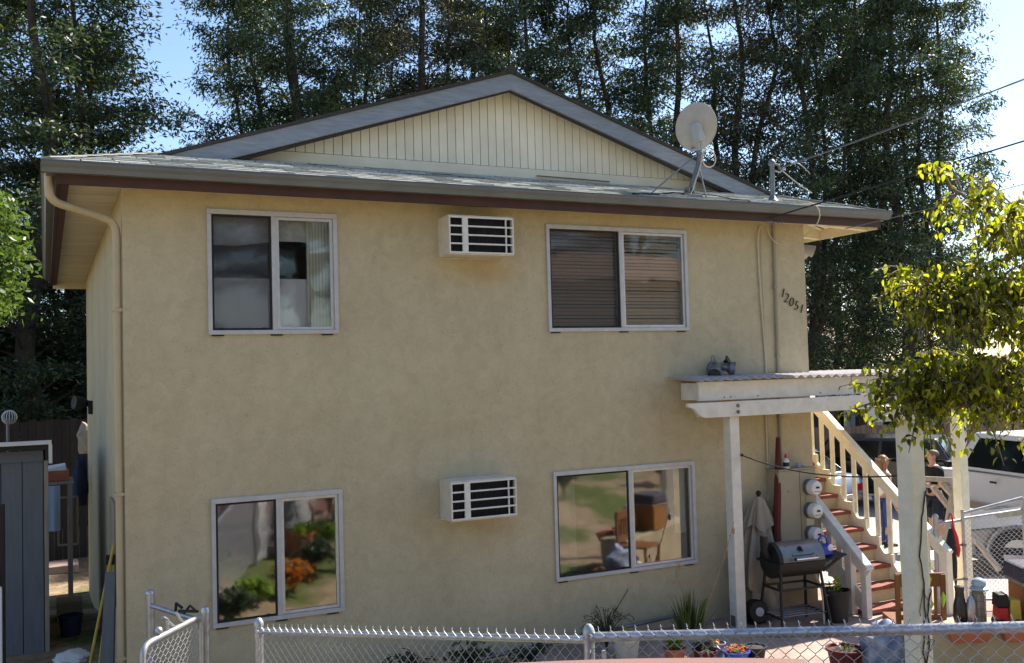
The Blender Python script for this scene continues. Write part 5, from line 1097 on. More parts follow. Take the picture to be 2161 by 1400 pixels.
# work table with stacked things
t = thing('work_table', 'cluttered outdoor table in the shaded side passage', 'table', (-.5, 7.3, gh(-.5,7.3)))
zt = 1.44; mb = MB(); mb.box(-1.5,-.25,6.95,7.7,zt,zt+.035); obj('top', mb, M['greywood'], t)
for x in (-1.45,-.30):
    for y in (7.0, 7.65): mb = MB(); mb.box(x-.03,x+.03,y-.03,y+.03,gh(x,y),zt); obj('leg', mb, M['greywood'], t)
mb = MB(); mb.box(-.85,-.31,7.05,7.5,zt+.04,zt+.19); tag(obj('red_crate', mb, M['terracotta'], bevel=.01), 'red crate on the cluttered side-yard table', 'crate')
mb = MB(); mb.hexa([(-.62,7.05,zt+.195),(-.34,7.05,zt+.195),(-.34,7.4,zt+.2),(-.62,7.4,zt+.2),(-.60,7.06,zt+.25),(-.36,7.05,zt+.28),(-.36,7.4,zt+.29),(-.60,7.4,zt+.26)]); tag(obj('white_sheet', mb, M['whitecloth'], bevel=.01), 'folded white sheet on top of the red crate', 'sheet')
tag(obj('hung_cloth', wavy(-.62,-.44,6.90,.75,1.43,.02,38,nx=24), M['paleblue'], smooth=True), 'pale blue cloth hanging over the side-yard table edge', 'cloth')
tag(obj('hung_jacket', lump((-.12,8.2,1.3), .12, .1, .46, 12), M['darkblue'], smooth=True), 'dark blue jacket hanging at the end of the side passage', 'jacket')
t = thing('screen_frame', 'empty pale window screen frame leaning in the side passage', 'frame', (-.3,7.8,0))
for a, b in (((-.46,7.8,.40),(-.46,7.8,1.15)), ((-.18,7.75,.40),(-.18,7.75,1.15)), ((-.46,7.8,1.15),(-.18,7.75,1.15)), ((-.46,7.8,.40),(-.18,7.75,.40))): mb = MB(); mb.bar(a, b, .03, .03, up=(0,1,0)); obj('rail', mb, M['greywood'], t)
tag(obj('white_tarp', lump((.04,9.6,1.95), .16, .2, .32, 21), M['umbrella'], smooth=True), 'pale tarp bundle hanging beyond the house corner', 'tarp')
mb = MB(); mb.box(-.9,-.1,10.2,10.9,gh(-.5,10.5),gh(-.5,10.5)+.14); tag(obj('concrete_step', mb, M['patio'], bevel=.01), 'low concrete slab at the end of the side passage', 'slab')
mb = MB(); mb.box(-.52,-.22,4.4,4.75,-.12,.18); tag(obj('cardboard_box', mb, M['planter'], bevel=.01), 'small cardboard box on the ground in the shaded side passage', 'box')
mb = MB(); mb.lathe([(.10,0),(.13,.26),(.135,.26),(.135,.28),(.12,.28),(.10,.02),(0,.02)], (-.38,3.5,-.07), 16); tag(obj('bucket', mb, M['darkblue'], smooth=True), 'dark bucket standing in the shaded side passage', 'bucket')
tag(obj('ground_rag', lump((-.40,2.3,.0), .18, .2, .08, 9), M['whitecloth'], smooth=True), 'pale rag dropped on the dirt of the side passage', 'rag')
tag(obj('rubble_stone', lump((-.33,1.5,.0), .14, .16, .10, 14), M['patio'], smooth=True), 'lump of rubble beside the leaning poles', 'stone')
t = thing('wooden_fence', 'dark shaded board fence across the end of the side passage', 'fence', (-2, 11.2, -.3))
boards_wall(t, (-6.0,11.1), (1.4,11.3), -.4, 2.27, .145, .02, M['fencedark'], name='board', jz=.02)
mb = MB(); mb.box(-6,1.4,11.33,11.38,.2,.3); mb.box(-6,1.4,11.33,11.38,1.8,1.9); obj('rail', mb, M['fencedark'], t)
t = thing('garden_stake_globe', 'white wire globe on a post above the dark fence', 'ornament', (-1.1,6.45,0))
mb = MB(); mb.tube([(-1.12,6.45,gh(-1,6.4)), (-1.12,6.45,2.42)], .025, 8); obj('stake', mb, M['steel'], t); mb = MB(); mb.lathe([(.05,0),(.09,.08),(.0,.08)], (-1.1,6.45,2.40), 12); obj('cup', mb, M['greywood'], t)
mb = MB()
for k in range(8): a = k*math.pi/8; mb.tube([Vector((-1.1,6.45,2.50))+Vector((.10*math.cos(b)*math.cos(a), .10*math.cos(b)*math.sin(a), .10*math.sin(b))) for b in np.linspace(0,6.283,21)], .005, 5)
obj('wire_globe', mb, M['whitecloth'], t)
# neighbour house beyond the dark fence
t = thing('neighbour_house', 'dark red house with white porch posts beyond the dark fence', 'house', (-4, 20, -.4))
mb = MB(); mb.box(-9,1.2,20.5,26,-.5,3.3); obj('wall', mb, M['brickred'], t); mb = MB(); mb.prism([(-10,3.35),(1.8,3.35),(-4,5.2)], 'y', 18.3, 27); obj('roof', mb, M['roofdark'], t)
for x in (-1.17,-5.0): mb = MB(); mb.box(x-.10,x+.10,18.65,18.85,-.5,3.34); obj('porch_post', mb, M['litwhite'], t)

# ================================================================== right background
t = thing('wooden_fence', 'sunlit brown board fence behind the parked cars', 'fence', (19.5, 10.8, -.5))
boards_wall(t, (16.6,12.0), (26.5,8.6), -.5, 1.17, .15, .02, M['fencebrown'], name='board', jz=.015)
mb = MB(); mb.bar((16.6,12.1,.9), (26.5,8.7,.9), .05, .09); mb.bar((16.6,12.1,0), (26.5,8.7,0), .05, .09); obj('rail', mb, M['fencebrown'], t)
def nhouse(name, label, x0, x1, y0, y1, z0, z1, mw, mr, ridge, axis='x', wins=()):
    t = thing(name, label, 'house', ((x0+x1)/2, y0, z0)); mb = MB(); mb.box(x0,x1,y0,y1,z0,z1); obj('wall', mb, mw, t)
    mb = MB()
    if axis == 'x': mb.prism([(y0-.6,z1-.02),(y1+.6,z1-.02),((y0+y1)/2,z1+ridge)], 'x', x0-.5, x1+.5)
    else: mb.prism([(x0-.6,z1-.02),(x1+.6,z1-.02),((x0+x1)/2,z1+ridge)], 'y', y0-.5, y1+.5)
    obj('roof', mb, mr, t)
    for (xx, zz, w_, h_) in wins:
        mb = MB(); mb.box(xx-w_/2-.06,xx+w_/2+.06,y0-.05,y0-.002,zz-h_/2-.06,zz+h_/2+.06); w = obj('window', mb, M['whitecloth'], t); mb = MB(); mb.box(xx-w_/2,xx+w_/2,y0-.07,y0-.052,zz-h_/2,zz+h_/2); obj('pane', mb, M['carglass'], w)
    return t
nhouse('neighbour_house', 'pale blue house wall showing above the brown board fence', 20.5, 29, 15.5, 21, -.5, 1.75, M['paleblue'], M['paleblue'], .25, wins=((23.2,1.0,1.0,.8),(26,1.0,1.0,.8)))
nhouse('neighbour_house', 'cream house with a low brown roof half hidden behind the broad leaves', 28.5, 37, 10.2, 16, -.5, 2.15, M['palehouse'], M['tileroof'], .9, wins=((31,1.2,1.3,1.0),(34.5,1.2,1.3,1.0)))
nhouse('neighbour_house', 'distant pale house seen between the tree trunks', 30, 41, 31, 38, -.5, 3.9, M['palehouse'], M['tileroof'], 1.7, wins=((33.0,2.3,1.3,1.2),(37,2.3,1.3,1.2)))

# ---- vehicles
def vehicle(name, label, cat, loc, heading, L, Wd, prof, cab, paint, trim=None, wr=.38, wheels=(.20,.80), zw=None, sides=(), lamps=True, group=None):
    """prof: body side outline (u along length from the front, z); cab: (u0 base,u1 top,u2 top,u3 base, z0, z1)"""
    t = thing(name, label, cat, loc, group); base = Vector(loc); q = Matrix.Rotation(heading, 3, 'Z')     # +x local = forward
    def T(u, v, z): return tuple(base + q @ Vector((L/2-u*L, v, z)))
    def put(nm, mb, m, par=t, **k): mb.v = [T(*p) for p in mb.v]; return obj(nm, mb, m, par, **k)
    n = len(prof)
    def ring(v, inset): return [(u, v, z) for u, z in prof]
    hw = Wd/2
    mb = MB(); cross = ((-hw*.90,.0,.97), (-hw,.0,1.0), (hw,.0,1.0), (hw*.90,.0,.97)); vs = []
    zc = sum(z for u, z in prof)/n
    for v, _, sc in cross: vs += [(.5+(u-.5)*(sc if sc < 1 else 1), v, zc+(z-zc)*(sc if sc < 1 else 1)) for u, z in prof]
    fs = [tuple(range(n)), tuple(range(4*n-1, 3*n-1, -1))]
    for j in range(3): fs += [(j*n+i, (j+1)*n+i, (j+1)*n+(i+1) % n, j*n+(i+1) % n) for i in range(n)]
    mb.add(vs, fs); body = put('body', mb, paint, smooth=True, bevel=.03)
    u0, u1, u2, u3, z0, z1 = cab; tp = hw*.78; bs = hw*.93
    mb = MB(); cv = [(u0,-bs,z0),(u3,-bs,z0),(u3,bs,z0),(u0,bs,z0),(u1,-tp,z1),(u2,-tp,z1),(u2,tp,z1),(u1,tp,z1)]
    mb.hexa(cv); put('cabin', mb, paint, smooth=True, bevel=.05)
    def glassq(name_, qd, off): mb = MB(); mb.add([tuple(Vector(p)+Vector(off)) for p in qd], [(0,1,2,3)]); put(name_, mb, M['carglass'])
    def lerp(a, b, t_): return tuple(Vector(a).lerp(Vector(b), t_))
    for sgn, a in ((-1,0),(1,3)):
        b0, b1 = (cv[0],cv[1]) if sgn < 0 else (cv[3],cv[2]); t0_, t1_ = (cv[4],cv[5]) if sgn < 0 else (cv[7],cv[6])
        k = 2 if L > 3.9 else 1
        for i in range(k):
            f0, f1 = .06+i*.88/k+.015, .06+(i+1)*.88/k-.015
            lo0, lo1, hi0, hi1 = lerp(b0,b1,f0), lerp(b0,b1,f1), lerp(t0_,t1_,f0), lerp(t0_,t1_,f1)
            glassq('side_window', [lerp(lo0,hi0,.10), lerp(lo1,hi1,.10), lerp(lo1,hi1,.86), lerp(lo0,hi0,.86)], (0,sgn*.014,0))
    glassq('windscreen', [lerp(lerp(cv[0],cv[3],.06),lerp(cv[4],cv[7],.06),.1), lerp(lerp(cv[0],cv[3],.94),lerp(cv[4],cv[7],.94),.1), lerp(lerp(cv[0],cv[3],.94),lerp(cv[4],cv[7],.94),.9), lerp(lerp(cv[0],cv[3],.06),lerp(cv[4],cv[7],.06),.9)], (-.018/L*1.2,0,.006))
    glassq('rear_window', [lerp(lerp(cv[1],cv[2],.06),lerp(cv[5],cv[6],.06),.12), lerp(lerp(cv[1],cv[2],.94),lerp(cv[5],cv[6],.94),.12), lerp(lerp(cv[1],cv[2],.94),lerp(cv[5],cv[6],.94),.88), lerp(lerp(cv[1],cv[2],.06),lerp(cv[5],cv[6],.06),.88)], (.018/L*1.2,0,.006))
    for u in wheels:
        for sgn in (-1, 1):
            c = Vector(T(u, sgn*(hw-.10), wr)); ax = q @ Vector((0, sgn, 0))
            mb = MB(); mb.lathe([(wr*.55,-.11),(wr*.96,-.11),(wr,-.07),(wr,.07),(wr*.96,.11),(wr*.62,.11),(wr*.6,.09)], c, 28, axis=ax); w = obj('wheel', mb, M['tyre'], t, smooth=True)
            mb = MB(); mb.lathe([(wr*.6,.095),(wr*.52,.06),(wr*.2,.075),(wr*.12,.10),(0,.10)], c, 20, axis=ax); obj('rim', mb, M['rim'], w, smooth=True)
            mb = MB(); arch = [c + q @ Vector((math.cos(a)*wr*1.17, sgn*.105, math.sin(a)*wr*1.17)) for a in np.linspace(-.15, math.pi+.15, 19)]; mb.tube(arch, .035, 6); obj('wheel_arch', mb, trim or paint, t, smooth=True)
    zmid = cab[4]
    for sgn in (-1, 1):
        for u in sides:
            mb = MB(); mb.box(u-.016, u+.016, sgn*hw+(-.012 if sgn < 0 else 0), sgn*hw+(0.012 if sgn > 0 else 0), zmid-.18, zmid-.14); put('door_handle', mb, M['black'])
        mb = MB(); mb.box(.06, .94, sgn*hw-.006, sgn*hw+.006, wr*.95, wr*1.25); put('side_trim', mb, trim or M['black'])
        mb = MB(); mb.box(u0+.01, u0+.035, sgn*(hw+.10)-.08, sgn*(hw+.10)+.08, z0+.04, z0+.17); put('mirror', mb, M['black'], bevel=.02)
    zf = [z for u, z in prof if u < .03]; zt = max(zf)
    for sgn in (-1, 1):
        mb = MB(); mb.ball((0.006, sgn*hw*.74, zt-.10), .02, .16, .075); put('headlight', mb, M['lens'], smooth=True)
        mb = MB(); mb.box(.990, 1.002, sgn*hw*.80-.09, sgn*hw*.80+.09, zt-.12, zt+.04); put('tail_light', mb, M['redplastic'])
    mb = MB(); mb.box(-.012, .01, -hw*.9, hw*.9, wr*.8, wr*1.25); put('bumper', mb, trim or M['chrome'], bevel=.03)
    mb = MB(); mb.box(.99, 1.012, -hw*.9, hw*.9, wr*.8, wr*1.25); put('bumper', mb, trim or M['chrome'], bevel=.03)
    return t
SEDAN = [(.0,.32),(.0,.62),(.03,.70),(.26,.84),(.30,.86),(.82,.88),(.97,.84),(1.0,.66),(1.0,.32),(.9,.22),(.1,.22)]
SUV = [(.0,.45),(.0,.92),(.04,1.02),(.25,1.10),(.98,1.14),(1.0,.9),(1.0,.45),(.93,.36),(.07,.36)]
vehicle('parked_truck', 'white crew cab truck with tan lower trim behind the man', 'truck', (17.09, 3.48, -.45), R(77), 5.7, 1.95, SUV, (.24,.34,.93,.985,1.12,1.90), M['carwhite'], M['cartan'], .40, (.17,.79), sides=(.47,.67))
vehicle('parked_car', 'grey car with its wheel showing behind the farther gate', 'car', (14.35, .42, -.40), R(135), 4.5, 1.78, SEDAN, (.27,.42,.75,.90,.86,1.36), M['cargrey'], None, .36, (.19,.80))
vehicle('parked_car', 'dark car glimpsed between the stair balusters', 'car', (17.2, 8.2, -.45), R(120), 4.4, 1.75, SUV, (.27,.36,.90,.97,1.12,1.62), M['cardark'], None, .36, (.19,.80))
vehicle('parked_car', 'silver-blue car parked below the brown fence near the house corner', 'car', (14.9, 9.2, -.45), R(100), 4.4, 1.75, SEDAN, (.27,.42,.75,.92,.86,1.38), M['carsilver'], None, .36, (.19,.80))
cp_ = Vector((-.638,-9.357,0))+Vector((.4347,.9006,0))*3.42+Vector((.9006,-.4347,0))*.62
vehicle('parked_car', 'faded salmon car on the road whose roof shows below the near fence', 'car', (cp_.x, cp_.y, .352), R(-25.8), 4.3, 1.72, SEDAN, (.22,.38,.74,.95,.86,1.385), M['carpink'], None, .33, (.19,.80))
car = [o for o in bpy.data.objects if o.name.startswith('parked_car') and 'salmon' in o.get('label','')][0]
mb = MB(); rx, ry = Vector((math.cos(R(-25.8)), math.sin(R(-25.8)), 0)), Vector((-math.sin(R(-25.8)), math.cos(R(-25.8)), 0)); rc_ = Vector((cp_.x, cp_.y, .352))+rx*(-.06*4.3)
for j in range(13):
    for i in range(17):
        a, b = -1+i/8, -1+j/6; q = rc_+rx*(a*.80)+ry*(b*.665*(1-.06*a*a)); mb.v.append((q.x, q.y, q.z+1.398+.055*(1-a*a*.85)*(1-b*b*.8)))
mb.f = [(j*17+i, j*17+i+1, (j+1)*17+i+1, (j+1)*17+i) for j in range(12) for i in range(16)]; mb.mi = [0]*len(mb.f)
obj('roof', mb, M['carpink'], car, smooth=True)
# weathered wood frame in front of the man
t = thing('wooden_stand', 'grey weathered wooden stand with splayed legs in front of the man', 'stand', (11.0, .7, -.1))
for a, b in (((10.55,.86,1.27),(11.27,.54,1.21)), ((11.24,.55,1.2),(11.16,.62,-.1)), ((11.20,.60,1.15),(10.60,.45,-.1)), ((11.1,.9,1.1),(11.75,.35,-.1)), ((11.02,.67,1.18),(11.20,.57,.92))):
    mb = MB(); mb.bar(a, b, .07, .055, up=(0,1,0)); obj('bar', mb, M['greywood'], t, bevel=.006)
mb = MB()
for k in range(3): mb.tube([(12.0+.30*math.cos(a)*(1+.1*k), 1.5+.25*math.sin(a), -.12+.05*k+.03*math.sin(3*a)) for a in np.linspace(0,6.28,26)], .018, 6)
tag(obj('wire_coil', mb, M['black'], smooth=True), 'loose coil of dark tubing on the sunlit ground past the stand', 'coil')
tag(obj('sand_bag', lump((11.5,1.15,-.06), .42, .28, .13, 31), M['whitecloth'], smooth=True), 'white sack lying on the ground past the stand', 'sack')

# ================================================================== people
def skin_mesh(joints, edges, lvl=2):
    """one continuous surface grown over connected joints {name: (co, radius)}"""
    names = list(joints); me = bpy.data.meshes.new('body'); idx = {n_: i for i, n_ in enumerate(names)}
    me.from_pydata([joints[n_][0] for n_ in names], [(idx[a], idx[b]) for a, b in edges], [])
    o = bpy.data.objects.new('body_tmp', me); COL.objects.link(o)
    sk = o.modifiers.new('skin', 'SKIN'); sk.use_smooth_shade = True
    lay = me.skin_vertices[0].data if me.skin_vertices else None
    if lay is None:
        bm = bmesh.new(); bm.from_mesh(me); bm.verts.layers.skin.verify(); bm.to_mesh(me); bm.free(); lay = me.skin_vertices[0].data
    for n_ in names:
        r_ = joints[n_][1]; lay[idx[n_]].radius = r_ if isinstance(r_, tuple) else (r_, r_)
    lay[0].use_root = True
    ss = o.modifiers.new('sub', 'SUBSURF'); ss.levels = lvl; ss.render_levels = lvl
    bpy.context.view_layer.update()
    out = bpy.data.meshes.new_from_object(o.evaluated_get(bpy.context.evaluated_depsgraph_get())); bpy.data.objects.remove(o)
    return out
def person(label, loc, yaw, hgt, female=False, arms=None, top='navy', bottom='shorts', hair='hairdark'):
    t = thing('person', label, 'person', loc); k = hgt/1.75; rot = Matrix.Rotation(yaw, 4, 'Z')        # local: facing -y
    def fin(me, name, m, par=t, extra=None):
        me.transform(Matrix.Scale(k, 4)); me.transform(rot); me.materials.clear(); me.materials.append(m)
        o = bpy.data.objects.new(name, me); COL.objects.link(o); o.parent = par; ORG[o.name] = Vector(loc); me.polygons.foreach_set('use_smooth', [True]*len(me.polygons)); return o
    sh = .165 if female else .222; hp = .10
    J = {'pelvis': ((0,0,.93),(.15,.11)), 'waist': ((0,.0,1.10),(.135 if not female else .115,.10)), 'chest': ((0,.0,1.30),(.165 if not female else .14,.115)), 'upper': ((0,.01,1.42),(.11,.085)), 'neck': ((0,-.005,1.50),.056), 'neck2': ((0,-.015,1.555),.054),
         'head0': ((0,-.03,1.60),(.066,.075)), 'head1': ((0,-.025,1.66),(.076,.095)), 'head2': ((0,-.01,1.71),(.068,.085)), 'crown': ((0,-.005,1.745),(.03,.04))}
    E_ = [('pelvis','waist'),('waist','chest'),('chest','upper'),('upper','neck'),('neck','neck2'),('neck2','head0'),('head0','head1'),('head1','head2'),('head2','crown')]
    A_ = arms or {}
    for s, sg in (('l',1),('r',-1)):
        el, wr_ = A_.get(s, ((.27*sg,.03,1.12),(.27*sg,-.06,.86)))
        J[s+'sh'] = ((sh*sg,.01,1.425),.062); J[s+'el'] = (el,.043); J[s+'wr'] = (wr_,.028)
        e = Vector(el); w = Vector(wr_); d = (w-e).normalized(); side = d.cross(Vector((0,-1,.3))).normalized(); 
        pm = w+d*.07; J[s+'palm'] = (tuple(pm),(.035,.020))
        E_ += [('upper',s+'sh'),(s+'sh',s+'el'),(s+'el',s+'wr'),(s+'wr',s+'palm')]
        for i, (o_, l_) in enumerate(((-.027,.065),(-.009,.078),(.010,.072),(.028,.055))):
            a = pm+d*.028+side*o_; c1 = a+d*l_*.55+Vector((0,-.006,-.004)); c2 = a+d*l_+Vector((0,-.02,-.012))
            J[f'{s}f{i}a'] = (tuple(a),.010); J[f'{s}f{i}b'] = (tuple(c1),.0085); J[f'{s}f{i}c'] = (tuple(c2),.0075); E_ += [(s+'palm',f'{s}f{i}a'),(f'{s}f{i}a',f'{s}f{i}b'),(f'{s}f{i}b',f'{s}f{i}c')]
        th = w+d*.035-side*.035*sg; J[s+'t1'] = (tuple(th),.012); J[s+'t2'] = (tuple(th+d*.04-side*.015*sg),.0095); E_ += [(s+'wr',s+'t1'),(s+'t1',s+'t2')]
        J[s+'hip'] = ((hp*sg,0,.88),.095); J[s+'kn'] = ((.115*sg,-.01,.49),.058); J[s+'calf'] = ((.118*sg,.02,.34),.056); J[s+'an'] = ((.12*sg,.03,.08),.036); J[s+'toe'] = ((.14*sg,-.11,.035),.036)
        E_ += [('pelvis',s+'hip'),(s+'hip',s+'kn'),(s+'kn',s+'calf'),(s+'calf',s+'an'),(s+'an',s+'toe')]
    fin(skin_mesh(J, E_), 'body', M['skin'])
    # face details
    mb = MB(); mb.ball((0,-.128,1.655), .013, .022, .02, 8, 6); mb.ball((.083,-.01,1.65), .012, .02, .03, 8, 6); mb.ball((-.083,-.01,1.65), .012, .02, .03, 8, 6); fin(mb.mesh('face', M['skin']), 'face_features', M['skin'])
    mb = MB(); mb.ball((.032,-.112,1.672), .014, .008, .009, 8, 6); mb.ball((-.032,-.112,1.672), .014, .008, .009, 8, 6); mb.ball((0,-.112,1.61), .024, .006, .006, 8, 6); fin(mb.mesh('eyes', M['black']), 'eyes', M['black'] if female else M['hairdark'])
    # clothes: grown over the same bones, a little larger
    def cloth(js, es, inf, name, m):
        JJ = {n_: (J[n_][0] if not isinstance(n_, tuple) else n_, J[n_][1]) for n_ in js if n_ in J}
        for n_, v in js.items():
            if v is not None: JJ[n_] = v
        JJ = {n_: (c, tuple(x*inf+.008 for x in (r_ if isinstance(r_, tuple) else (r_, r_)))) for n_, (c, r_) in JJ.items()}
        fin(skin_mesh(JJ, es), name, m)
    js = {'pelvis': None, 'waist': None, 'chest': None, 'upper': None}; es = [('pelvis','waist'),('waist','chest'),('chest','upper')]
    for s in 'lr':
        mid = tuple(Vector(J[s+'sh'][0]).lerp(Vector(J[s+'el'][0]), .62)); js[s+'sh'] = None; es.append(('upper', s+'sh'))
        if not female: js[s+'mid'] = (mid, .062); es.append((s+'sh', s+'mid'))
    cloth(js, es, 1.08, 'shirt', M[top])
    js = {'pelvis': ((0,0,.95),(.155,.115))}; es = []
    for s in 'lr':
        js[s+'hip'] = None; end_ = (tuple(Vector(J[s+'hip'][0]).lerp(Vector(J[s+'kn'][0]), .95)), .088) if not female else J[s+'an']
        if female: js[s+'kn'] = None; js[s+'e'] = (J[s+'an'][0], .042); es += [('pelvis',s+'hip'),(s+'hip',s+'kn'),(s+'kn',s+'e')]
        else: js[s+'e'] = end_; es += [('pelvis',s+'hip'),(s+'hip',s+'e')]
    cloth(js, es, 1.08, 'trousers' if female else 'shorts', M[bottom])
    for s in 'lr':
        an = Vector(J[s+'an'][0]); toe = Vector(J[s+'toe'][0])
        if not female: mb = MB(); mb.tube([an+Vector((0,0,.18)), an+Vector((0,0,.0))], [.050,.044], 12); fin(mb.mesh('sock', M['whitecloth']), 'sock', M['whitecloth'])
        mb = MB(); mb.ball(an+Vector((.005,-.06,-.025)), .055, .145, .055, 12, 8); fin(mb.mesh('shoe', M['black']), 'shoe', M['black'])
    mb = MB()
    if female:
        mb.ball((0,.015,1.672), .097, .105, .105, 16, 10); mb.v = [(x, y if not (y < -.03 and z < 1.73) else max(y, -.02), z) for x, y, z in mb.v]
        mb.tube([(0,.07,1.70), (0,.10,1.58), (.0,.10,1.45), (0,.09,1.36)], [.08,.095,.085,.04], 14)
        mb.tube([(.07,.0,1.70), (.085,.02,1.58), (.075,.03,1.45)], [.03,.035,.02], 8); mb.tube([(-.07,.0,1.70), (-.085,.02,1.58), (-.075,.03,1.45)], [.03,.035,.02], 8)
    else:
        mb.ball((0,.008,1.69), .087, .103, .082, 16, 10); mb.v = [(x, max(y, -.075), max(z, 1.655)) for x, y, z in mb.v]
    fin(mb.mesh('hair', M[hair]), 'hair', M[hair])
    if female: mb = MB(); mb.box(-.075,.075,-.128,-.10,1.655,1.69); fin(mb.mesh('sunglasses', M['black']), 'sunglasses', M['black'])
    return t
man_z = gh(13.9,3.2)
person('man in black polo and navy shorts looking aside by the white truck', (13.95, 3.35, man_z), R(-112), 1.78, arms={'l': ((.27,-.03,1.14),(.16,-.27,1.16)), 'r': ((-.27,-.03,1.14),(-.12,-.28,1.16))})
person('woman with long light brown hair in a white top behind the stair rail', (13.35, 3.95, gh(13.35,3.95)), R(68), 1.68, True, top='whitecloth', bottom='jeans', hair='hairblond')
mb = MB(); mb.lathe([(.03,0),(.04,.09),(.036,.09),(0,.02)], (13.70,3.26,man_z+1.14), 14); tag(obj('paper_cup', mb, M['whitecloth'], smooth=True), 'white cup held by the man in black', 'cup')
# ================================================================== trees
def leaf_cloud(pts, dirs, l, w, rng, shape='lance'):
    """one diamond-shaped leaf per point"""
    n = len(pts); d = dirs/np.linalg.norm(dirs, axis=1, keepdims=True)
    r_ = rng.normal(size=(n,3)); s_ = np.cross(d, r_); s_ /= np.linalg.norm(s_, axis=1, keepdims=True)
    L = (l*rng.uniform(.6,1.35,n))[:,None]; Wd = (w*rng.uniform(.7,1.3,n))[:,None]
    v = np.empty((n,4,3)); v[:,0] = pts; v[:,1] = pts+d*L*.45+s_*Wd*.5; v[:,2] = pts+d*L; v[:,3] = pts+d*L*.45-s_*Wd*.5
    return v.reshape(-1,3)
def quads_mesh(name, v, m):
    n = len(v)//4; me = bpy.data.meshes.new(name); me.vertices.add(n*4); me.vertices.foreach_set('co', v.astype(np.float32).ravel())
    me.loops.add(n*4); me.loops.foreach_set('vertex_index', np.arange(n*4, dtype=np.int32))
    me.polygons.add(n); me.polygons.foreach_set('loop_start', np.arange(0, n*4, 4, dtype=np.int32))
    me.update(calc_edges=True); me.materials.append(m); return me
def make_tree(seed, H_, rad, base, nb, lpt, trunk_r, droop=.5, leaf=(.19,.05), forks=1, top_taper=.55, twigs=7, clump=.20):
    """tapered trunk(s), ascending limbs, twigs carrying hanging sprays"""
    rng = np.random.default_rng(seed); r_ = random.Random(seed); tr = MB(); P_ = []; D_ = []
    leaders = []
    for f in range(forks):
        a = r_.uniform(0,6.28); sp = (.0 if f == 0 else rad*.45); pts = []; fork_z = H_*r_.uniform(.18,.4) if f else 0
        for i in range(17):
            t_ = i/16; z = fork_z+(H_-fork_z)*t_*(1 if f == 0 else .9); k = 0 if f == 0 else min(1, t_*1.6)
            pts.append(Vector((sp*k*math.cos(a)+.20*math.sin(z*.55+seed)+.08*math.sin(z*1.5+seed*2), sp*k*math.sin(a)+.12*math.cos(z*.5+seed*1.3), z)))
        leaders.append(pts); tr.tube(pts, [trunk_r*(1 if f == 0 else .6)*(1-.88*i/16)*(1.25 if i == 0 and f == 0 else 1) for i in range(17)], 8)
    for b in range(nb):
        pts = leaders[r_.randrange(len(leaders))] if r_.random() < .75 else leaders[0]
        t_ = (b+.5)/nb; t_ = base+(1-base)*t_**.92; z = H_*t_
        if z > pts[-1].z-.2 or z < pts[0].z+.1: pts = leaders[0]
        j = min(range(len(pts)), key=lambda q: abs(pts[q].z-z)); p0 = pts[j].copy(); p0.z = z
        a = b*2.4+r_.uniform(-.5,.5); prof = (1-.75*max(0,(t_-top_taper)/(1-top_taper))**1.3)*(.72+.28*min(1,(t_-base)/.15))
        ln = rad*prof*r_.uniform(.55,1.15); rise = r_.uniform(.05,.75)
        tip = p0+Vector((math.cos(a)*ln, math.sin(a)*ln, ln*rise)); c_ = bez(p0, p0.lerp(tip,.35)+Vector((0,0,.12*ln)), p0.lerp(tip,.7)+Vector((0,0,.2*ln)), tip, 8)
        tr.tube(c_, [trunk_r*.22*(1-.85*i/8)*max(.3, 1-t_*.75) for i in range(9)], 5, cap=False)
        for q in range(twigs):
            u = r_.uniform(.22,1.0); k = min(8, int(u*8)); o = c_[k]; da = a+r_.uniform(-1.5,1.5); tl = r_.uniform(.35,1.0)*(.5+.5*prof)
            e = o+Vector((math.cos(da)*tl, math.sin(da)*tl, r_.uniform(-.25,.35)*tl)); tr.tube([o, o.lerp(e,.5)+Vector((0,0,.06)), e], [.012,.009,.004], 4, cap=False)
            m_ = int(lpt*r_.uniform(.6,1.4)); s_ = rng.random(m_)**.7
            pp_ = np.array(o)+(np.array(e)-np.array(o))*s_[:,None]+rng.normal(size=(m_,3))*np.array([clump,clump,clump*.75])
            dd = rng.normal(size=(m_,3))*.65+np.array([math.cos(da)*.4, math.sin(da)*.4, -droop]); P_.append(pp_); D_.append(dd)
    P_ = np.concatenate(P_); D_ = np.concatenate(D_)
    return tr.mesh('trunk', M['bark'], smooth=True), leaf_cloud(P_, D_, leaf[0], leaf[1], rng)
protos = []
for i, (H_, rad, base, nb, lpt, tr_, fk, lf_, cl_) in enumerate(((17.5,2.3,.13,102,56,.20,2,(.16,.046),.18), (18.5,2.5,.12,106,62,.22,3,(.135,.046),.215), (17,2.7,.14,100,54,.19,3,(.17,.048),.17), (19,2.4,.11,108,60,.24,2,(.15,.050),.19))):
    tm, lv = make_tree(31+i*7, H_, rad, base, nb, lpt, tr_, .55, forks=fk, leaf=lf_, clump=cl_)
    protos.append((tm, quads_mesh('crown', lv, M['needle' if i != 1 else 'needle2'])))
def place_tree(label, x, y, k, rot, sc, group='tall dark trees standing in a row behind the house'):
    tm, cm = protos[k]; t = thing('tall_tree', label, 'tree', (x, y, gh(x,y)-.05), group); t.rotation_euler = (0,0,rot); t.scale = (sc[0],sc[0],sc[1])
    for nm, me in (('trunk', tm), ('crown', cm)):
        o = bpy.data.objects.new(nm, me); COL.objects.link(o); o.parent = t
        if nm == 'crown': o['kind'] = 'stuff'
    return t
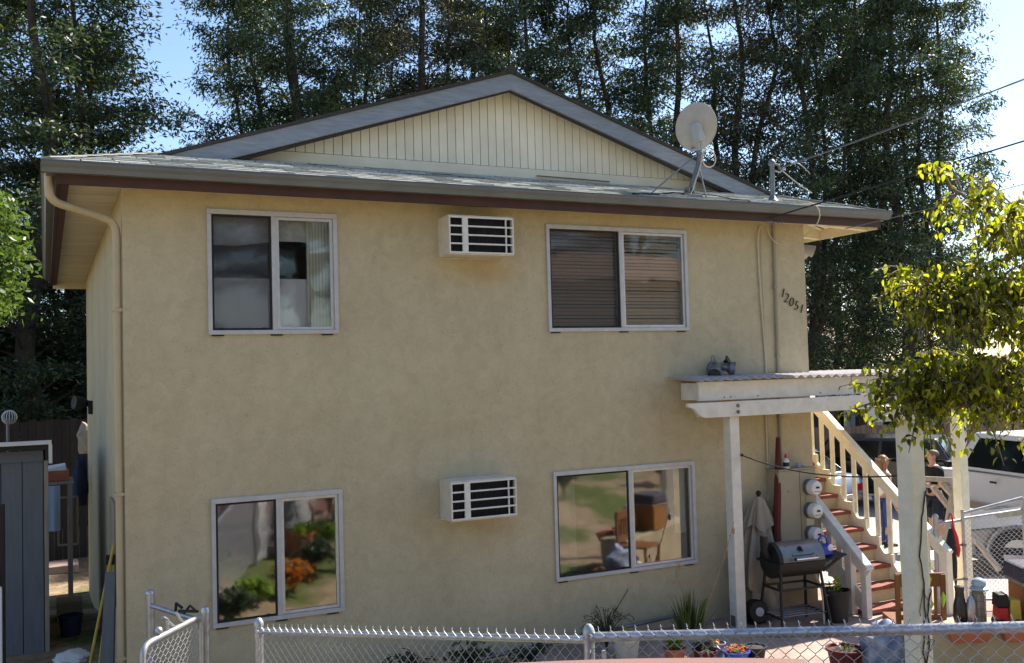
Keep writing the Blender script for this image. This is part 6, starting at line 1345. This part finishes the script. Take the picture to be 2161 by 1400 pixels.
ROW = [
 (-.75, 16.4, 3, .4, (1.2,.86), 'broad dark tree spreading over the roof edge at the left of the house'),
 (5.74, 17.5, 3, 1.1, (1.0,.95), 'stout-trunked tree behind the lower left slope of the gable'),
 (5.5, 21.0, 0, 3.0, (.95,.95), 'slimmer tree at the left edge of the row beside the gap of sky'),
 (8.86, 20.4, 2, 2.0, (1.05,.98), 'tree showing between the stout-trunked tree and the brown-tinged one'),
 (9.3, 16.9, 1, 4.0, (1.0,.92), 'brown-tinged tree behind the left part of the gable'),
 (12.3, 19.9, 3, 5.2, (1.05,.95), 'tree set back just left of the gable peak'),
 (12.0, 15.6, 2, .7, (.95,.95), 'tree standing directly behind the gable peak'),
 (14.63, 15.4, 0, 2.6, (1.0,.95), 'tree just right of the gable peak'),
 (16.67, 14.4, 3, 1.9, (.95,.9), 'tree rising directly behind the satellite dish'),
 (18.2, 13.7, 1, 5.5, (.92,.95), 'tree between the satellite dish and the service mast'),
 (20.1, 12.8, 2, 3.6, (.95,.98), 'tree whose dark trunk stands beside the house corner'),
 (24.3, 15.2, 0, 4.4, (1.1,1.0), 'tree set back behind the end of the eave'),
 (22.5, 11.7, 3, 2.2, (.98,.9), 'tree whose trunk shows between the eave and the broad-leaved branches'),
 (24.2, 11.5, 2, .2, (.86,.95), 'sunlit outermost tree of the row against the pale sky'),
]
for (x, y, k, rot, sc, l) in ROW: place_tree(l, x, y, k, rot, sc)
# second rank, farther back, closing the lower gaps
for (x, y, k, rot, sc, l) in ((17.5,25,3,1.0,(1.3,.50),'tree farther back behind the gable peak'), (23,22.5,1,2.0,(1.3,.48),'tree farther back behind the dish'), (27.0,19,2,4.1,(1.3,.55),'tree farther back beyond the far eave'), (11.5,27,0,3.3,(1.3,.50),'tree farther back behind the stout-trunked one'), (2.2,24,2,3.3,(1.3,.42),'low tree farther back in the gap behind the house roof')):
    place_tree(l, x, y, k, rot, sc)
for (x, y, k, rot, sc, l) in ((-2.4,18.6,0,2.2,(1.2,.8),'dark tree half out of frame beside the broad roof-edge tree'), (.35,18.6,0,1.2,(1.1,.74),'bushier tree just behind the broad roof-edge tree'), (-.2,21.5,3,.9,(.95,.36),'low dark tree filling the gap above the side passage fence'), (-3.4,17.6,1,2.9,(.9,.33),'lower dark tree close beside the white porch post')):
    place_tree(l, x, y, k, rot, sc)
# sunlit bright green tree at the far left
tm, lv = make_tree(91, 6.7, .62, .68, 26, 60, .10, .2, leaf=(.15,.06), clump=.2)
t = thing('bright_tree', 'small bright green sunlit tree at the far left beside the eave', 'tree', (-1.9, 9.9, gh(-1.9,9.9))); t.rotation_euler = (0,0,1.0)
for nm, me in (('trunk', tm), ('crown', quads_mesh('crown', lv, M['bright']))):
    o = bpy.data.objects.new(nm, me); COL.objects.link(o); o.parent = t
    if nm == 'crown': o['kind'] = 'stuff'

# ---- the near broad-leaved tree reaching in from the right
def leaf_mesh(seed):
    r_ = random.Random(seed); mb = MB(); L = .068; prof = [(0,.0),(.12,.26),(.35,.42),(.6,.36),(.82,.18),(1,0)]
    cur = r_.uniform(.1,.28); fold = r_.uniform(.15,.4); vs = []
    for t_, w in prof: z = -cur*L*t_*t_; vs += [(-w*L*.5*2*.62, t_*L, z+fold*w*L*.5), (0, t_*L, z), (w*L*.5*2*.62, t_*L, z+fold*w*L*.5)]
    fs = []
    for i in range(len(prof)-1): a = 3*i; fs += [(a,a+1,a+4,a+3), (a+1,a+2,a+5,a+4)]
    mb.add(vs, fs); return mb
NT = thing('broad_leaved_tree', 'yellow-green broad-leaved tree reaching in over the pergola with drooping leaves', 'tree', (6.3, -6.6, gh(6.3,-6.6)))
TIPS = [(4.05,-5.30,4.10), (4.91,-4.72,4.29), (5.31,-4.54,4.30), (5.43,-4.56,4.24), (4.81,-4.69,4.22), (4.48,-5.47,3.94), (5.52,-4.83,4.07), (4.63,-5.29,3.89), (5.26,-4.98,3.92), (5.01,-4.41,3.88), (4.87,-4.69,3.87), (4.35,-5.27,3.79), (4.66,-5.19,3.83), (5.52,-4.71,3.89), (4.71,-5.42,3.70), (4.70,-4.75,3.73), (4.63,-5.00,3.69), (4.56,-5.33,3.65), (5.23,-4.99,3.65), (3.82,-5.14,3.51), (3.96,-5.11,3.49), (4.32,-4.89,3.50), (4.07,-5.21,3.45), (4.13,-5.27,3.49), (4.77,-4.83,3.50), (4.84,-4.61,3.42), (5.23,-4.61,3.57), (4.50,-5.33,3.50), (4.98,-5.13,3.49), (4.91,-5.26,3.37), (4.92,-4.86,3.43), (4.27,-4.70,3.37), (4.79,-4.30,3.38), (4.28,-4.87,3.31), (4.03,-5.21,3.28), (4.79,-4.65,3.35), (4.05,-5.08,3.22), (4.81,-4.75,3.28), (4.84,-4.95,3.33), (5.44,-4.66,3.35), (5.17,-5.04,3.26), (4.94,-4.83,3.21), (3.95,-4.86,2.93), (4.32,-4.62,2.95), (4.13,-4.96,2.96), (4.73,-4.53,2.97), (4.59,-4.80,2.96), (3.86,-5.00,2.85), (4.08,-4.96,2.85), (3.93,-4.68,2.81), (4.33,-4.35,2.78), (3.74,-4.86,2.63), (4.31,-4.37,2.62), (4.36,-4.48,2.63), (3.90,-5.08,2.72), (4.39,-4.47,2.53), (3.98,-5.11,2.63), (4.08,-5.10,2.50), (4.62,-4.68,2.52), (4.35,-5.07,2.55), (5.13,-4.51,2.46), (4.80,-4.93,2.53), (4.74,-5.13,2.54), (5.39,-4.76,2.44), (3.96,-5.18,2.42), (4.77,-4.56,2.35), (4.11,-5.21,2.44), (4.61,-5.31,2.31), (5.63,-4.65,2.34), (5.34,-4.89,2.26), (4.41,-5.11,2.38), (3.91,-5.03,2.52), (5.47,-4.56,2.70), (5.27,-4.89,2.55), (5.40,-4.73,2.55), (4.07,-5.09,2.95), (5.35,-5.00,2.78), (4.99,-5.24,3.19), (4.52,-5.18,3.10), (4.68,-5.10,2.86), (4.55,-4.65,3.15), (4.49,-4.98,2.61), (4.92,-5.16,3.16), (4.66,-5.39,3.17), (5.31,-4.70,3.21), (4.58,-4.59,2.63), (4.92,-4.55,3.15), (5.15,-5.17,2.61), (5.04,-4.51,2.53), (4.89,-4.93,2.77), (4.69,-4.72,2.57), (5.07,-4.93,2.54), (5.45,-4.89,3.06), (4.61,-4.99,3.17), (4.12,-5.19,3.23), (4.16,-5.29,2.85), (4.12,-5.02,2.80), (4.20,-5.30,3.05), (5.55,-4.72,2.91), (4.66,-4.88,2.93), (5.31,-4.81,3.26), (4.63,-5.58,3.24), (5.00,-5.05,2.64), (4.84,-4.37,2.68), (4.86,-4.77,2.85), (4.36,-4.83,3.27), (4.53,-4.83,2.57), (4.16,-5.18,2.74), (4.77,-5.39,2.59), (4.33,-5.20,3.02), (4.71,-5.05,2.70), (4.39,-4.88,2.73), (5.52,-4.71,2.60), (4.09,-5.07,2.60), (4.24,-5.01,3.04), (4.67,-5.17,2.60), (4.33,-5.17,2.61), (4.63,-5.16,3.05), (4.40,-5.12,3.15), (4.47,-4.80,3.19), (4.45,-5.41,2.56), (5.01,-4.43,3.29), (5.08,-5.24,2.87), (5.24,-4.51,3.13), (5.12,-4.80,2.64), (4.99,-4.77,2.97), (4.44,-4.77,2.60), (4.91,-4.33,2.92), (4.67,-5.42,3.17), (5.22,-4.86,2.54), (4.70,-5.17,2.70), (4.69,-4.62,2.97), (4.79,-4.57,2.64), (4.30,-5.17,2.95), (4.88,-5.38,2.65), (4.66,-5.54,2.94), (4.52,-5.17,2.75), (4.35,-5.32,3.06), (4.65,-5.00,3.18), (5.25,-4.44,2.49), (5.05,-5.23,2.81), (4.62,-5.11,3.03), (4.46,-4.81,3.10), (4.81,-5.23,2.63), (4.97,-4.66,2.68), (5.31,-4.85,2.74), (4.58,-5.30,2.72), (4.44,-5.12,2.77), (4.84,-4.69,2.93), (5.57,-4.65,2.74), (4.82,-4.71,2.56), (4.88,-5.06,2.85), (4.93,-4.29,2.88), (4.10,-5.29,2.80), (4.31,-5.31,2.69), (5.27,-4.74,2.66), (4.61,-4.96,2.81), (4.50,-5.43,2.68), (4.76,-4.82,2.65), (5.72,-4.65,2.73), (5.25,-5.09,2.54), (4.68,-5.08,2.89), (4.13,-5.17,2.68), (4.68,-5.49,2.92), (5.45,-4.65,2.72), (5.02,-5.05,3.16), (5.57,-4.66,2.83), (4.46,-5.41,2.97), (4.64,-5.21,2.71), (4.43,-5.39,2.76), (4.34,-4.86,3.18), (4.30,-5.31,2.81), (4.34,-5.05,2.78), (4.84,-5.09,3.26), (4.60,-5.11,3.12), (4.00,-5.20,3.18), (4.18,-5.30,3.14), (5.09,-4.40,3.31), (4.45,-5.22,3.00), (4.94,-4.97,2.84), (4.51,-4.91,2.61), (4.46,-4.71,3.00), (4.20,-5.24,2.98), (4.32,-4.95,2.68), (4.30,-5.26,3.25), (4.98,-4.96,3.22), (5.35,-4.58,3.04), (5.01,-4.87,2.55), (5.52,-4.76,2.96), (4.76,-5.31,2.80), (4.20,-5.34,3.17), (4.96,-4.94,2.86), (5.19,-5.11,2.54), (5.01,-4.92,3.02), (5.02,-5.22,3.28), (4.64,-4.66,2.87), (5.19,-4.80,3.20), (4.86,-4.34,2.57), (4.14,-4.87,2.77), (4.22,-4.71,2.81), (4.91,-4.50,2.76), (4.26,-5.05,2.61), (4.02,-5.10,2.83), (4.37,-4.98,2.74), (3.93,-5.09,2.82), (4.86,-4.55,2.72), (4.62,-4.37,2.73), (4.04,-4.82,2.71), (3.98,-5.06,2.82), (4.05,-5.15,2.65), (3.94,-4.87,2.75), (3.87,-5.06,2.63), (4.42,-4.84,2.82), (4.37,-4.60,2.86), (4.30,-5.04,2.81), (3.97,-5.15,2.77), (4.64,-4.55,2.69), (4.00,-5.19,2.88), (4.17,-5.05,2.81), (4.84,-5.29,3.70), (4.82,-5.14,3.58), (4.58,-5.43,3.65), (5.11,-5.21,3.54), (4.62,-5.14,3.77), (5.34,-4.84,3.34), (5.34,-5.13,3.58), (5.25,-4.59,3.46), (5.21,-4.93,3.58), (5.49,-4.91,3.55), (5.15,-5.00,3.33), (4.94,-5.11,3.69), (5.64,-4.91,3.88), (5.14,-4.88,3.40), (5.35,-4.55,3.42), (5.45,-4.94,3.69), (5.19,-4.84,3.44), (5.01,-5.40,3.82), (5.42,-4.80,3.62), (4.93,-5.19,3.72), (4.47,-5.32,3.52), (4.72,-5.55,3.83), (4.55,-5.30,3.36), (4.94,-5.36,3.47)]
TIPS += [(4.52,-5.49,3.25), (4.15,-5.29,2.98), (4.93,-4.51,3.22), (4.96,-4.92,3.11), (4.40,-4.99,3.10), (4.98,-4.84,2.96), (5.03,-4.30,2.89), (4.70,-4.75,2.99), (4.96,-4.86,2.97), (4.80,-4.69,3.31), (5.08,-4.33,3.02), (4.35,-5.40,3.33), (4.91,-4.62,3.48), (4.81,-4.70,3.16), (5.17,-4.63,3.06), (4.21,-5.09,2.97), (5.75,-4.73,3.02), (5.51,-4.67,2.95), (4.36,-4.98,3.21), (5.17,-4.25,3.02), (4.38,-5.38,3.39), (4.95,-4.81,3.01), (4.44,-5.35,3.38), (4.84,-5.37,3.43), (5.38,-4.86,2.87), (5.40,-4.76,2.89), (4.93,-4.93,3.36), (4.59,-5.14,3.03), (5.20,-4.94,3.26), (5.21,-5.12,3.47), (4.79,-5.02,3.47), (4.71,-4.92,2.87), (4.60,-4.78,2.88), (5.06,-5.16,3.05), (4.14,-5.14,3.19), (5.08,-4.98,3.44), (4.51,-5.06,3.43), (5.59,-4.70,2.90), (5.88,-4.58,3.02), (5.32,-4.68,3.49), (4.70,-5.05,3.01), (5.10,-5.02,3.48), (4.86,-4.47,3.49), (4.89,-5.33,3.40), (5.24,-4.54,3.22), (4.61,-5.50,3.36), (5.34,-4.30,3.02), (4.70,-4.69,3.42), (4.91,-4.41,2.90), (4.86,-4.69,3.19), (5.29,-4.46,2.87), (4.99,-5.04,3.11), (4.40,-5.32,3.30), (4.80,-5.32,3.40), (5.35,-4.69,3.33), (5.38,-4.30,3.25), (4.37,-5.06,3.12), (4.60,-4.76,3.50), (5.02,-4.47,3.49), (4.96,-5.22,3.16), (4.72,-5.22,3.00), (5.01,-4.47,2.90), (4.36,-5.25,3.19), (4.71,-5.05,3.06), (5.27,-4.90,3.38), (5.18,-5.01,3.22), (5.31,-4.31,2.95), (5.19,-5.03,2.95), (4.69,-4.91,2.92), (4.72,-5.29,2.88), (5.55,-4.64,2.85), (4.34,-5.34,3.02), (4.50,-5.48,3.14), (4.77,-5.03,3.24), (5.63,-4.72,3.27), (4.79,-5.23,3.13), (5.05,-5.00,3.30), (4.12,-5.17,3.07), (4.40,-5.00,3.27), (5.74,-4.56,3.52), (5.74,-4.67,3.13), (4.45,-5.32,3.06), (5.16,-4.26,3.56), (5.06,-5.00,3.12), (4.56,-5.31,2.97), (4.60,-4.96,3.40), (5.93,-4.61,3.51), (4.54,-5.22,3.09), (5.64,-4.81,3.47), (5.67,-4.53,3.50), (5.44,-4.44,3.12), (5.55,-4.77,3.50), (5.69,-4.56,3.45), (4.37,-5.24,2.88), (5.47,-4.83,3.47), (5.55,-4.46,4.20), (5.31,-5.08,4.08), (4.61,-5.56,3.51), (5.01,-5.29,3.46), (5.14,-5.10,3.56), (5.06,-5.12,3.65), (5.27,-4.70,3.79), (4.92,-5.45,3.78), (4.58,-5.57,3.86), (5.37,-4.86,3.78), (5.95,-4.60,3.99), (5.13,-5.04,3.97), (5.44,-4.84,3.51), (5.39,-4.78,3.71), (5.42,-4.87,4.01), (5.65,-4.78,4.03), (4.57,-5.51,3.40), (5.35,-4.77,3.70), (5.01,-5.05,3.67), (4.88,-5.08,3.76), (5.70,-4.79,4.03), (4.61,-5.38,3.87), (5.57,-4.52,3.74), (5.73,-4.78,3.81), (4.95,-4.35,3.49), (4.96,-4.21,3.24), (4.21,-5.02,3.29), (4.59,-4.58,3.51), (4.85,-4.19,3.51), (4.58,-4.66,3.37), (4.83,-4.54,3.32), (4.21,-5.20,3.23), (4.84,-4.57,3.27), (4.00,-5.24,3.34), (4.73,-4.77,3.22), (3.95,-5.20,3.21), (4.30,-4.91,3.27), (3.93,-5.06,3.31), (4.45,-5.04,3.37), (4.24,-5.17,3.28), (4.89,-4.54,2.55), (4.90,-4.79,2.33), (5.43,-4.63,2.39), (5.61,-4.67,2.45), (5.01,-4.54,2.45), (5.36,-4.89,2.52), (4.99,-4.85,2.50), (5.23,-4.55,2.53), (5.13,-5.07,2.51), (4.99,-5.08,2.54), (4.79,-4.96,2.58), (4.40,-5.39,2.51), (4.55,-5.16,2.56), (5.22,-4.79,2.55), (5.09,-5.11,2.46), (4.94,-4.98,2.48)]
TIPS += [(4.02,-5.28,3.23), (4.47,-5.19,3.23), (4.81,-5.32,3.24), (4.78,-5.04,3.15), (5.41,-4.82,3.23), (4.92,-4.75,3.17), (4.58,-4.96,3.28), (4.97,-4.80,3.26), (4.76,-5.11,3.25), (4.83,-4.80,3.12), (5.28,-4.97,3.25), (4.24,-5.15,2.99), (4.72,-4.61,2.95), (4.84,-5.02,3.18), (4.92,-5.17,2.99), (4.50,-5.09,2.99), (4.25,-5.20,3.05), (4.73,-5.06,2.98), (4.21,-5.31,3.12), (5.03,-5.03,3.09), (5.26,-4.78,3.04), (5.13,-4.86,2.95), (4.82,-4.96,3.03), (4.63,-5.03,3.27), (5.09,-4.98,3.21), (4.52,-5.46,2.94), (4.35,-5.48,3.19), (4.97,-4.70,3.15), (4.30,-5.04,3.11), (4.94,-4.94,3.16), (4.43,-5.03,3.24), (4.65,-5.22,3.26), (4.89,-4.79,3.21), (4.57,-5.19,3.01), (5.26,-4.98,3.04), (5.39,-4.94,2.91), (4.46,-5.36,3.17), (5.20,-4.66,3.23), (4.56,-5.56,3.09), (4.79,-5.21,3.25), (4.48,-4.95,3.21), (4.89,-4.70,3.16), (4.24,-5.26,3.11), (4.72,-4.99,3.24), (4.30,-5.03,3.15), (4.86,-4.57,3.14), (4.02,-5.23,3.08), (4.20,-5.12,3.03), (4.98,-4.75,2.92), (4.38,-5.13,3.10), (5.35,-4.77,3.16), (4.16,-5.38,3.04), (4.90,-5.29,2.94), (4.26,-5.36,3.01), (4.91,-5.05,3.14), (5.14,-4.67,3.71), (4.81,-5.36,3.63), (4.96,-5.00,3.47), (4.38,-5.22,3.39), (4.95,-5.26,3.34), (4.82,-5.03,3.64), (4.77,-5.43,3.43), (5.07,-4.98,3.35), (4.74,-5.09,3.66), (5.02,-4.68,3.44), (4.49,-5.25,3.30), (5.41,-4.79,3.29), (4.55,-5.42,3.51), (4.43,-5.58,3.60), (4.98,-4.98,3.32), (5.05,-4.93,3.65), (4.77,-5.13,3.45), (4.25,-5.45,3.27), (5.23,-4.67,3.63), (4.43,-5.41,3.55), (5.09,-4.76,3.55), (5.46,-4.92,3.69), (4.36,-5.28,3.57), (5.45,-4.94,3.32), (4.60,-5.07,3.44)]
LIMB_A = [(6.3, -5.65, 1.71), (5.89, -5.48, 2.34), (5.48, -5.29, 2.57), (5.09, -5.11, 2.67), (4.87, -5.0, 2.72), (4.53, -4.84, 2.63)]
LIMB_B = [(5.89, -5.48, 2.34), (5.56, -5.34, 2.87), (5.2, -5.18, 3.16), (4.87, -5.03, 3.32), (4.59, -4.9, 3.39)]
LIMB_C = [(5.89, -5.48, 2.34), (5.76, -5.45, 3.11), (5.34, -5.27, 3.62), (4.99, -5.11, 3.84), (4.68, -4.97, 4.07)]
LIMB_TRUNK = [(6.35, -5.64, 0.94), (6.3, -5.65, 1.71), (5.89, -5.48, 2.34)]

def limb(pts, r0, r1):
    pts = [Vector(p) for p in pts]; out = []
    for i in range(len(pts)-1):
        for k in range(5): out.append(pts[i].lerp(pts[i+1], k/5)+Vector((RND.uniform(-.02,.02),)*3))
    out.append(pts[-1]); n = len(out); return out, [r0+(r1-r0)*i/(n-1) for i in range(n)]
tk = MB(); ALL = []
trunk_base = Vector((6.3,-6.6,gh(6.3,-6.6))); LIMB_TRUNK[0] = tuple(trunk_base)
for L_pts, a_, b_ in ((LIMB_TRUNK,.11,.07), (LIMB_A,.05,.012), (LIMB_B,.045,.010), (LIMB_C,.05,.008)):
    p_, r_ = limb(L_pts, a_, b_); tk.tube(p_, r_, 8)
    if L_pts is not LIMB_TRUNK: ALL += p_
LV = [leaf_mesh(i) for i in range(4)]; LVM = [b.mesh('leaf', M['leaf'], smooth=True) for b in LV]
leaves = []; tw = MB()
for i in range(48):      # the side of the crown away from the house
    q = ALL[RND.randrange(len(ALL))]; TIPS.append((q.x+RND.uniform(.25,1.0), q.y+RND.uniform(-.75,.35), q.z+RND.uniform(.05,.75)))
for tp in TIPS:
    tip = Vector(tp); best = min(ALL, key=lambda q: (q-tip).length+1.6*max(0, (tip-q).dot(Vector((.9006,-.4347,0)))))
    c_ = bez(best, best.lerp(tip,.35)+Vector((0,0,.10)), best.lerp(tip,.72)+Vector((0,0,.10)), tip, 12); ln = (tip-best).length
    tw.tube(c_, [.008*(1-.8*i/12)+.001 for i in range(13)], 5, cap=False)
    for k in range(RND.randint(16, 26)):
        u = RND.uniform(max(.25, 1-.42/max(ln,.45)), 1.0); p = c_[min(12, int(u*12))]+Vector((RND.gauss(0,.035), RND.gauss(0,.035), RND.gauss(0,.02)))
        az = RND.uniform(0, 6.28); dr = RND.gauss(-.75, .5); d = Vector((math.cos(az)*math.cos(dr), math.sin(az)*math.cos(dr), math.sin(dr)))
        x_ = d.cross(Vector((0,0,1))); x_ = (x_ if x_.length > .01 else Vector((1,0,0))).normalized(); x_ = (Matrix.Rotation(RND.uniform(-.8,.8), 3, d) @ x_); z_ = x_.cross(d)
        s_ = RND.uniform(.45, .95); m4 = Matrix((x_*s_, d*s_, z_*s_)).transposed().to_4x4(); m4.translation = p
        leaves.append((vdep(p.x,p.y)/s_, m4, RND.randrange(4)))
obj('trunk', tk, M['barklight'], NT, smooth=True); obj('twigs', tw, M['barklight'], NT, kind='stuff')
def in_view(m4):
    p = m4.translation-Vector((-.638,-9.357,2.97)); v = p.x*.4347+p.y*.9006; u = p.x*.9006-p.y*.4347; return u/v < .52
leaves.sort(key=lambda q: (not in_view(q[1]), q[0]))
org = ORG[NT.name]; rest = MB()
for i, (v, m4, k) in enumerate(leaves):
    if i < 290:
        o = bpy.data.objects.new('leaf', LVM[k]); COL.objects.link(o); o.parent = NT; mm = m4.copy(); mm.translation = m4.translation-org; o.matrix_local = mm
    else: rest.add([m4 @ Vector(q) for q in LV[k].v], LV[k].f)
obj('crown', rest, M['leaf'], NT, smooth=True, kind='stuff')

# ---- across the front garden: what the window panes mirror
for i, (x, y, h_, r_, n_, m_, lw, ll, l) in enumerate((
  (1.35,-2.6,.55,.34,60,'needle',.06,.12,'dark green shrub in the side yard inside the receding fence'),
  (1.7,-3.3,.40,.30,50,'lime',.06,.13,'lime tuft beside the dark green side yard shrub'),
  (1.0,-3.2,.62,.36,60,'dry',.05,.10,'dry shrub outside the receding fence'),
  (1.25,-4.1,.55,.34,60,'bright',.06,.12,'bright shrub outside the receding fence'),
  (2.3,-3.6,.55,.30,60,'orangeleaf',.05,.10,'small orange shrub inside the receding fence'),
  (2.75,-4.2,.6,.36,60,'needle',.06,.12,'dark shrub behind the middle fence post'),
  (.55,-4.0,.5,.34,50,'lime',.07,.15,'pale lime agave-like tuft by the gate path'),
  (4.4,-5.4,.7,.5,70,'needle',.06,.12,'dark shrub in the middle of the front garden'),
  (4.15,-8.4,.75,.55,70,'orangeleaf',.05,.10,'orange flowering shrub in the front garden'),
  (3.1,-5.2,.55,.5,50,'lime',.05,.13,'lime green shrub inside the near fence'),
  (3.7,-6.3,.5,.5,50,'dry',.05,.12,'olive shrub inside the near fence'),
  (5.3,-7.3,.6,.6,60,'bright',.05,.12,'bright green shrub in the front garden'),
  (2.2,-6.9,.35,.4,40,'lime',.06,.16,'low lime tuft outside the near fence'),
  (8.9,-8.2,.9,.7,70,'dry',.06,.12,'grey-green shrub at the far side of the front garden'),
  (9.8,-11.5,1.0,.8,70,'orangeleaf',.06,.12,'rusty orange shrub up the front bank'),
  (6.6,-10.5,.8,.7,60,'bright',.06,.12,'green shrub up the front bank'),
  (12.0,-9.2,.9,.7,60,'dry',.06,.12,'dull green shrub at the edge of the front garden'))):
    bush('garden_shrub', l, x, y, gh(x,y), h_, r_, n_, M[m_], lw, ll, cat='shrub')
pot('terracotta planter box of broad leaves in the front garden', 2.75, -5.05, .22, .35, M['terracotta'], plant=(M['lime'], 40, .3, .06, .8, .05, .4), z=gh(2.75,-5.05))
for (x, y, k, rot, sc, l) in ((-8,-31,2,1.,(1.7,.72),'bank tree opposite the shed'), (-1,-35,1,2.5,(1.7,.78),'bank tree opposite the downspout corner'), (5,-33,0,2.,(1.7,.75),'bank tree opposite the middle of the house'), (10.5,-37,3,5.,(1.7,.75),'bank tree opposite the gable peak'), (15,-34,3,3.,(1.7,.70),'bank tree opposite the far corner of the house'), (22,-40,2,4.,(1.7,.75),'bank tree opposite the neighbouring plot'), (29,-37,1,4.,(1.7,.75),'bank tree beyond the pale bank house')):
    place_tree(l, x, y, k, rot, sc, 'trees on the bank across from the house')
nhouse('neighbour_house', 'pale two storey house on the bank across from the far end of the garden', 17.5, 27, -31, -25, gh(20,-25)-.8, gh(20,-25)+4.4, M['palehouse'], M['tileroof'], 1.5, wins=())
